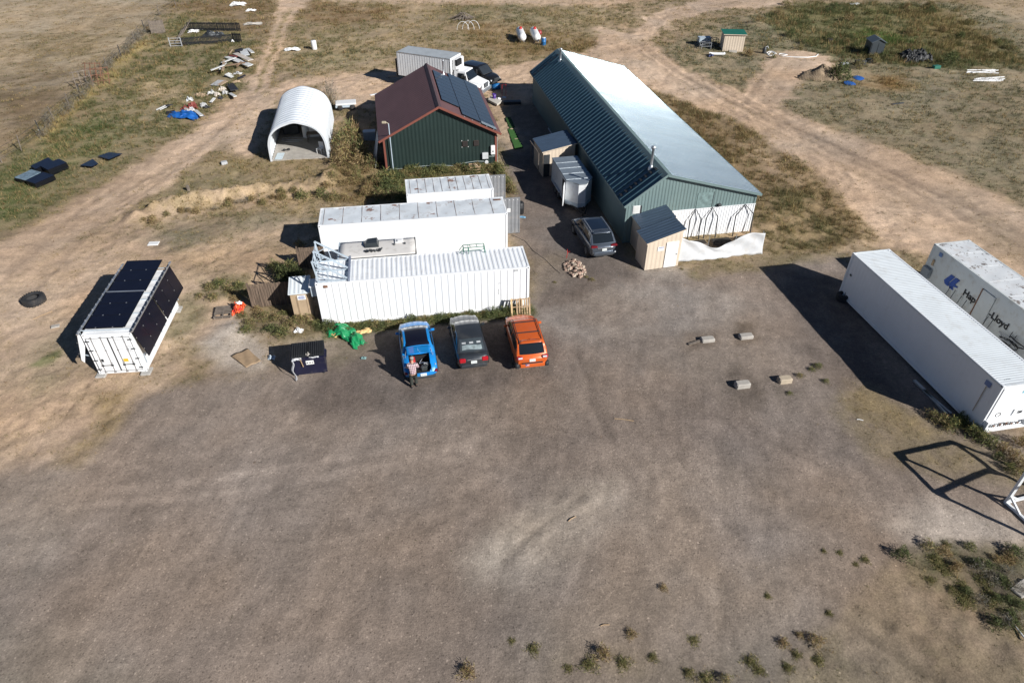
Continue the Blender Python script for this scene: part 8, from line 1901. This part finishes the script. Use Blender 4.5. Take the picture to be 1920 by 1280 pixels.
G1, G2, G3, Y1, T1, R1 = (.115, .14, .05), (.16, .17, .07), (.085, .105, .045), (.27, .23, .09), (.36, .28, .15), (.23, .15, .08)
kinds = {
 'green': [bush_proto('weed_clump', .6, .5, 420, .085, [G1, G2, G3, G2, Y1], s, thin=.16, long_=1.8) for s in (1, 2, 3)],
 'olive': [bush_proto('weed_clump', .6, .5, 420, .08, [G2, G2, Y1, T1, R1], s, thin=.16, long_=1.8) for s in (4, 5)],
 'dark': [bush_proto('shrub', .7, .55, 520, .085, [G3, G1, (.07, .085, .04), G2], s, thin=.16, long_=1.8) for s in (6, 7)],
 'dry': [bush_proto('dry_brush', .6, .5, 420, .085, [T1, R1, Y1, (.26, .18, .09)], s, 26, thin=.15, long_=1.9) for s in (8, 9)],
 'grey': [bush_proto('tumbleweed', .75, .6, 520, .075, [(.20, .19, .17), (.27, .245, .20), (.15, .14, .12), (.32, .27, .18)], s, 40, .35, thin=.10, long_=2.0) for s in (10, 11)],
 'tuft': [bush_proto('grass_tuft', .24, .5, 620, .075, [G2, (.16, .16, .06), T1, Y1, (.16, .14, .06), (.12, .13, .05)], s, 10, .8, thin=.13, long_=2.0) for s in (12, 13, 14)],
}
used_k = {id(p): False for v in kinds.values() for p in v}


def plant(kind, px, py, s, label, group, cat='weeds', sz=None, name=None, pos=None):
    pr_ = kinds[kind][random.randrange(len(kinds[kind]))]; q = pos if pos is not None else at(px, py)
    o = copy_tree(pr_) if used_k[id(pr_)] else pr_; used_k[id(pr_)] = True
    o.location = (q.x, q.y, gz_at(q.x, q.y) - .02); o.rotation_euler = (0, 0, random.uniform(0, 6.28)); o.scale = (s, s, (sz or s))
    if name: o.name = name
    return tag(o, label, cat, group)


random.seed(19)
for px, py, s, kd, lb in ((1000, 1217, .62, 'tuft', 'rounded green tuft alone on gravel near the bottom edge'), (960, 1202, .38, 'tuft', 'tiny tuft just left of the rounded green tuft'), (876, 1262, .8, 'dry', 'tall straw coloured tuft at the bottom edge, left of centre'), (1066, 1252, .5, 'tuft', 'left end tuft of the wide weed patch at the bottom'), (1105, 1245, .8, 'tuft', 'dense green middle of the wide weed patch at the bottom'), (1130, 1228, .75, 'dry', 'rusty top of the wide weed patch at the bottom'), (1168, 1243, .7, 'tuft', 'right end tuft of the wide weed patch at the bottom'), (1184, 1190, .55, 'dry', 'rust brown tuft above the wide weed patch'), (1224, 1232, .5, 'tuft', 'small green tuft right of the wide weed patch'), (1301, 1200, .62, 'tuft', 'round dark green tuft right of the wheel ruts start'), (1292, 1262, .55, 'tuft', 'green tuft at the bottom edge below the round dark tuft'), (1325, 1272, .8, 'tuft', 'broad tuft cut by the bottom edge'), (1360, 1275, .6, 'olive', 'pale tuft cut by the bottom edge near the ruts'), (1408, 1240, .7, 'tuft', 'leaning green tuft near the bottom edge'), (1425, 1258, .6, 'tuft', 'dark tuft just below the leaning green tuft'), (1478, 1252, .55, 'tuft', 'compact green tuft between dry brush at the bottom'), (1495, 1228, .5, 'tuft', 'small tuft above the compact green tuft'), (1535, 1238, .62, 'tuft', 'round green tuft left of the dirt ruts'), (1530, 1202, .75, 'dry', 'dry brown brush above the round green tuft'), (1470, 1207, .6, 'dry', 'dry brown brush in the middle of the lower dirt'), (1440, 1118, .42, 'tuft', 'small tuft on open gravel in the lower right'), (1244, 1103, .45, 'dry', 'single rust tuft on open gravel'), (1740, 1025, .75, 'olive', 'green and rust tuft on pale gravel above the brush'), (1690, 1043, .8, 'dark', 'dark green tuft at the left tip of the brush patch'), (1622, 1050, .5, 'tuft', 'dark tuft beside smaller ones left of the brush patch'), (1605, 1058, .35, 'tuft', 'small dark tuft left of the brush patch'), (1575, 1036, .4, 'tuft', 'flat grey green tuft left of the brush patch'), (1545, 1033, .3, 'tuft', 'faint small tuft on gravel left of the brush patch'), (1500, 1190, .4, 'dry', 'small dry tuft on the lower dirt'), (1555, 1150, .4, 'tuft', 'small tuft beside the dirt ruts'), (1775, 1022, .5, 'tuft', 'small green tuft at the top of the brush patch'), (1818, 1026, .6, 'green', 'bright green tuft at the top of the brush patch')):
    plant(kd, px, py, s, lb, 'tufts on the open gravel', 'tuft', sz=s * random.uniform(.5, .85))
for i in range(34):
    px, py = random.uniform(1690, 1900), random.uniform(1035, 1150)
    if py > 1040 + (px - 1680) * .75: continue
    plant(random.choice(['tuft', 'dark', 'tuft', 'dry']), px, py, random.uniform(.5, .9), 'low dark brush in the patch at the lower right', 'dark brush at the lower right', 'brush', name='low_brush', sz=random.uniform(.25, .5))
for i in range(16):
    px, py = random.uniform(1830, 1925), random.uniform(1050, 1180); plant('dark' if i % 2 else 'grey', px, py, random.uniform(.5, .8), 'blackish brush around the broken concrete', 'blackish brush at the right edge', 'brush', name='dark_brush', sz=random.uniform(.3, .55))
for px, py, s, kd, lb in ((1533, 688, .62, 'green', 'green weed near the container shadow edge'), (1522, 694, .5, 'green', 'weed just below the green weed by the shadow'), (1500, 706, .55, 'olive', 'yellowing weed beside the stained concrete block'), (1548, 716, .5, 'green', 'small green weed right of the yellowing weed'), (1480, 738, .4, 'green', 'small weed in dark soil below the stained block')):
    plant(kd, px, py, s, lb, 'weeds by the concrete blocks', sz=s * .6)
for px, py, s, kd in ((1745, 782, .9, 'olive'), (1765, 792, 1.0, 'olive'), (1785, 800, 1.1, 'green'), (1800, 792, 1.0, 'dark'), (1822, 812, 1.2, 'green'), (1838, 822, 1.1, 'green'), (1855, 832, 1.0, 'green'), (1815, 785, .9, 'dark'), (1775, 805, .8, 'olive')):
    plant(kd, px, py, s, 'green weed at the near corner of the white container', 'weeds at the white container corner', sz=s * .8)
for px, py, s, kd in ((1880, 845, .8, 'dry'), (1900, 860, .9, 'dry'), (1915, 835, 1.0, 'dry'), (1890, 880, .7, 'green'), (1870, 860, .6, 'green'), (1905, 890, .7, 'olive'), (1915, 875, .8, 'dry')):
    plant(kd, px, py, s, 'rust and green weed between white container and gantry', 'weeds by the gantry')
for i in range(34):
    f_ = i / 33; q = A.matrix_basis @ Vector((.3 + f_ * 11.5, -.45 + random.uniform(-.28, .12), 0)); plant(random.choice(['green', 'green', 'dark', 'olive']), 0, 0, random.uniform(.7, 1.15), 'green weed in the row along the ribbed container', 'weeds along the ribbed container', pos=q, sz=random.uniform(.45, .85))
for px, py, s, kd in ((470, 608, 1.0, 'olive'), (495, 596, 1.1, 'olive'), (510, 622, .9, 'dark'), (530, 628, 1.1, 'green'), (520, 600, .9, 'olive'), (545, 612, 1.1, 'olive'), (562, 606, 1.2, 'olive'), (578, 600, 1.1, 'olive'), (592, 612, .9, 'green'), (455, 592, .8, 'olive'), (462, 622, .9, 'green'), (482, 582, .8, 'dry'), (535, 590, .7, 'green'), (600, 618, .7, 'dark')):
    plant(kd, px, py, s, 'mixed green and brown weed around the tan privy', 'weeds around the privy', sz=s * .65)
for px, py, s, kd in ((395, 540, 1.2, 'olive'), (415, 535, 1.2, 'green'), (430, 545, 1.0, 'olive'), (450, 540, 1.1, 'green'), (462, 550, .9, 'olive'), (440, 560, .8, 'dry'), (400, 560, .9, 'olive'), (375, 555, .8, 'olive')):
    plant(kd, px, py, s, 'olive weed behind the brown board fence', 'weeds left of the board fence', sz=s * .6)
for px, py, s, kd in ((530, 520, 1.4, 'dark'), (545, 508, 1.3, 'green'), (555, 520, 1.2, 'dark'), (515, 505, 1.1, 'green'), (565, 528, 1.1, 'dark'), (562, 462, .9, 'olive'), (540, 530, 1.1, 'dark')):
    plant(kd, px, py, s, 'dark green bush left of the camper', 'bushes left of the camper', 'bush', name='bush')
for px, py, s, kd in ((641, 282, 2.2, 'olive'), (656, 270, 2.6, 'olive'), (668, 286, 2.3, 'olive'), (648, 300, 2.0, 'dry'), (682, 300, 2.0, 'olive'), (663, 262, 2.2, 'dry'), (698, 314, 1.6, 'olive'), (640, 312, 1.8, 'dry'), (672, 312, 1.7, 'dry')):
    plant(kd, px, py, s, 'tall yellowish bush between arched shelter and barn', 'bushes left of the barn', 'bush', name='bush', sz=s * 1.15)
for i in range(26):
    f_ = i / 25; q = GB.matrix_basis @ Vector((.2 + f_ * 9, -.9 + random.uniform(-.7, .5), 0)); plant(random.choice(['green', 'green', 'dark', 'olive']), 0, 0, random.uniform(.9, 1.5), 'green weed in the strip in front of the barn gable', 'weeds in front of the barn', pos=q, sz=random.uniform(.6, 1.1))
for px, py, s, kd in ((722, 345, 1.9, 'green'), (742, 352, 1.8, 'green'), (705, 352, 1.6, 'olive'), (728, 364, 1.7, 'dark'), (752, 372, 1.3, 'dark'), (712, 372, 1.3, 'olive'), (948, 345, 1.2, 'green'), (955, 356, 1.2, 'olive'), (940, 330, 1.1, 'green'), (962, 362, 1.0, 'olive')):
    plant(kd, px, py, s, 'leafy bush beside the short white container', 'bushes by the short container', 'bush', name='bush')
for i in range(22):
    px, py = random.uniform(612, 712), random.uniform(318, 378); plant(random.choice(['dry', 'dry', 'olive']), px, py, random.uniform(.8, 1.5), 'rust brown brush on the slope below the barn', 'brush on the slope', 'brush', name='slope_brush', sz=random.uniform(.6, 1.1))
for px, py, lb in ((568, 374, 'round green bush on the bare dirt bank, left one'), (603, 369, 'round green bush on the bare dirt bank, right one')): plant('green', px, py, 1.3, lb, 'green bushes on the dirt bank', 'bush', name='bush')
for i in range(26):
    f_ = random.random(); px, py = 270 + 340 * f_ + random.uniform(-12, 12), 412 - 62 * f_ + random.uniform(-2, 12); plant(random.choice(['dry', 'grey', 'dry', 'olive']), px, py, random.uniform(.4, .85), 'dry brush sprouting along the bare dirt bank', 'brush along the dirt bank', 'brush', name='bank_brush')
for i in range(30):
    f_ = i / 29; k = f_ * 10 + 3; a_, b_ = FP[int(k)] if int(k) < len(FP) else FP[-1], FP[min(int(k) + 1, len(FP) - 1)]; q = a_.lerp(b_, k % 1) + Vector((random.uniform(-.4, .5), random.uniform(-.3, .3), 0)); plant('grey', 0, 0, random.uniform(.75, 1.25), 'grey tumbleweed caught along the wire fence', 'tumbleweeds along the wire fence', 'tumbleweed', pos=q)
for i in range(46):
    px, py = random.uniform(1440, 1900), random.uniform(8, 118)
    if py < 5 + max(0, px - 1760) * .62 or py > 60 + (px - 1440) * .35: continue
    plant(random.choice(['green', 'olive', 'dark', 'dry']), px, py, random.uniform(1.2, 2.4), 'weed bush in the overgrown green corner at the upper right', 'bushes in the green corner', 'bush', name='bush', sz=random.uniform(.9, 1.4))
for px, py, s, kd in ((1574, 150, 2.6, 'dark'), (1562, 143, 1.8, 'olive'), (1500, 92, 1.2, 'olive'), (1440, 95, 1.0, 'green'), (1450, 110, .8, 'green'), (1610, 128, 1.6, 'olive'), (1640, 120, 1.5, 'olive'), (1780, 122, 2.0, 'dark'), (1405, 105, 1.4, 'dry')): plant(kd, px, py, s, 'dark weed bush near the sandy clearing', 'bushes near the sandy clearing', 'bush', name='bush')
for px, py, s in ((1590, 40, 1.8), (1420, 48, 1.4), (1700, 18, 1.6)): plant('dry', px, py, s, 'reddish brown dry bush in the upper right weeds', 'reddish dry bushes', 'bush', name='bush')
q = at(622, 200); plant('grey', 622, 200, 1.6, 'tall grey brush standing behind the arched shelter', None, 'brush', sz=3.4, name='tall_brush')
for px, py, s in ((1110, 525, .5), (1100, 520, .4), (1040, 530, .35), (1220, 500, .4), (1278, 505, .35)): plant('olive', px, py, s, 'small weed on the gravel near the stone heap and tan shed', 'small weeds near the tan shed', sz=s * .5)
for v in kinds.values():
    for p in v:
        if not used_k[id(p)]:
            for c in list(p.children): bpy.data.objects.remove(c)
            bpy.data.objects.remove(p)
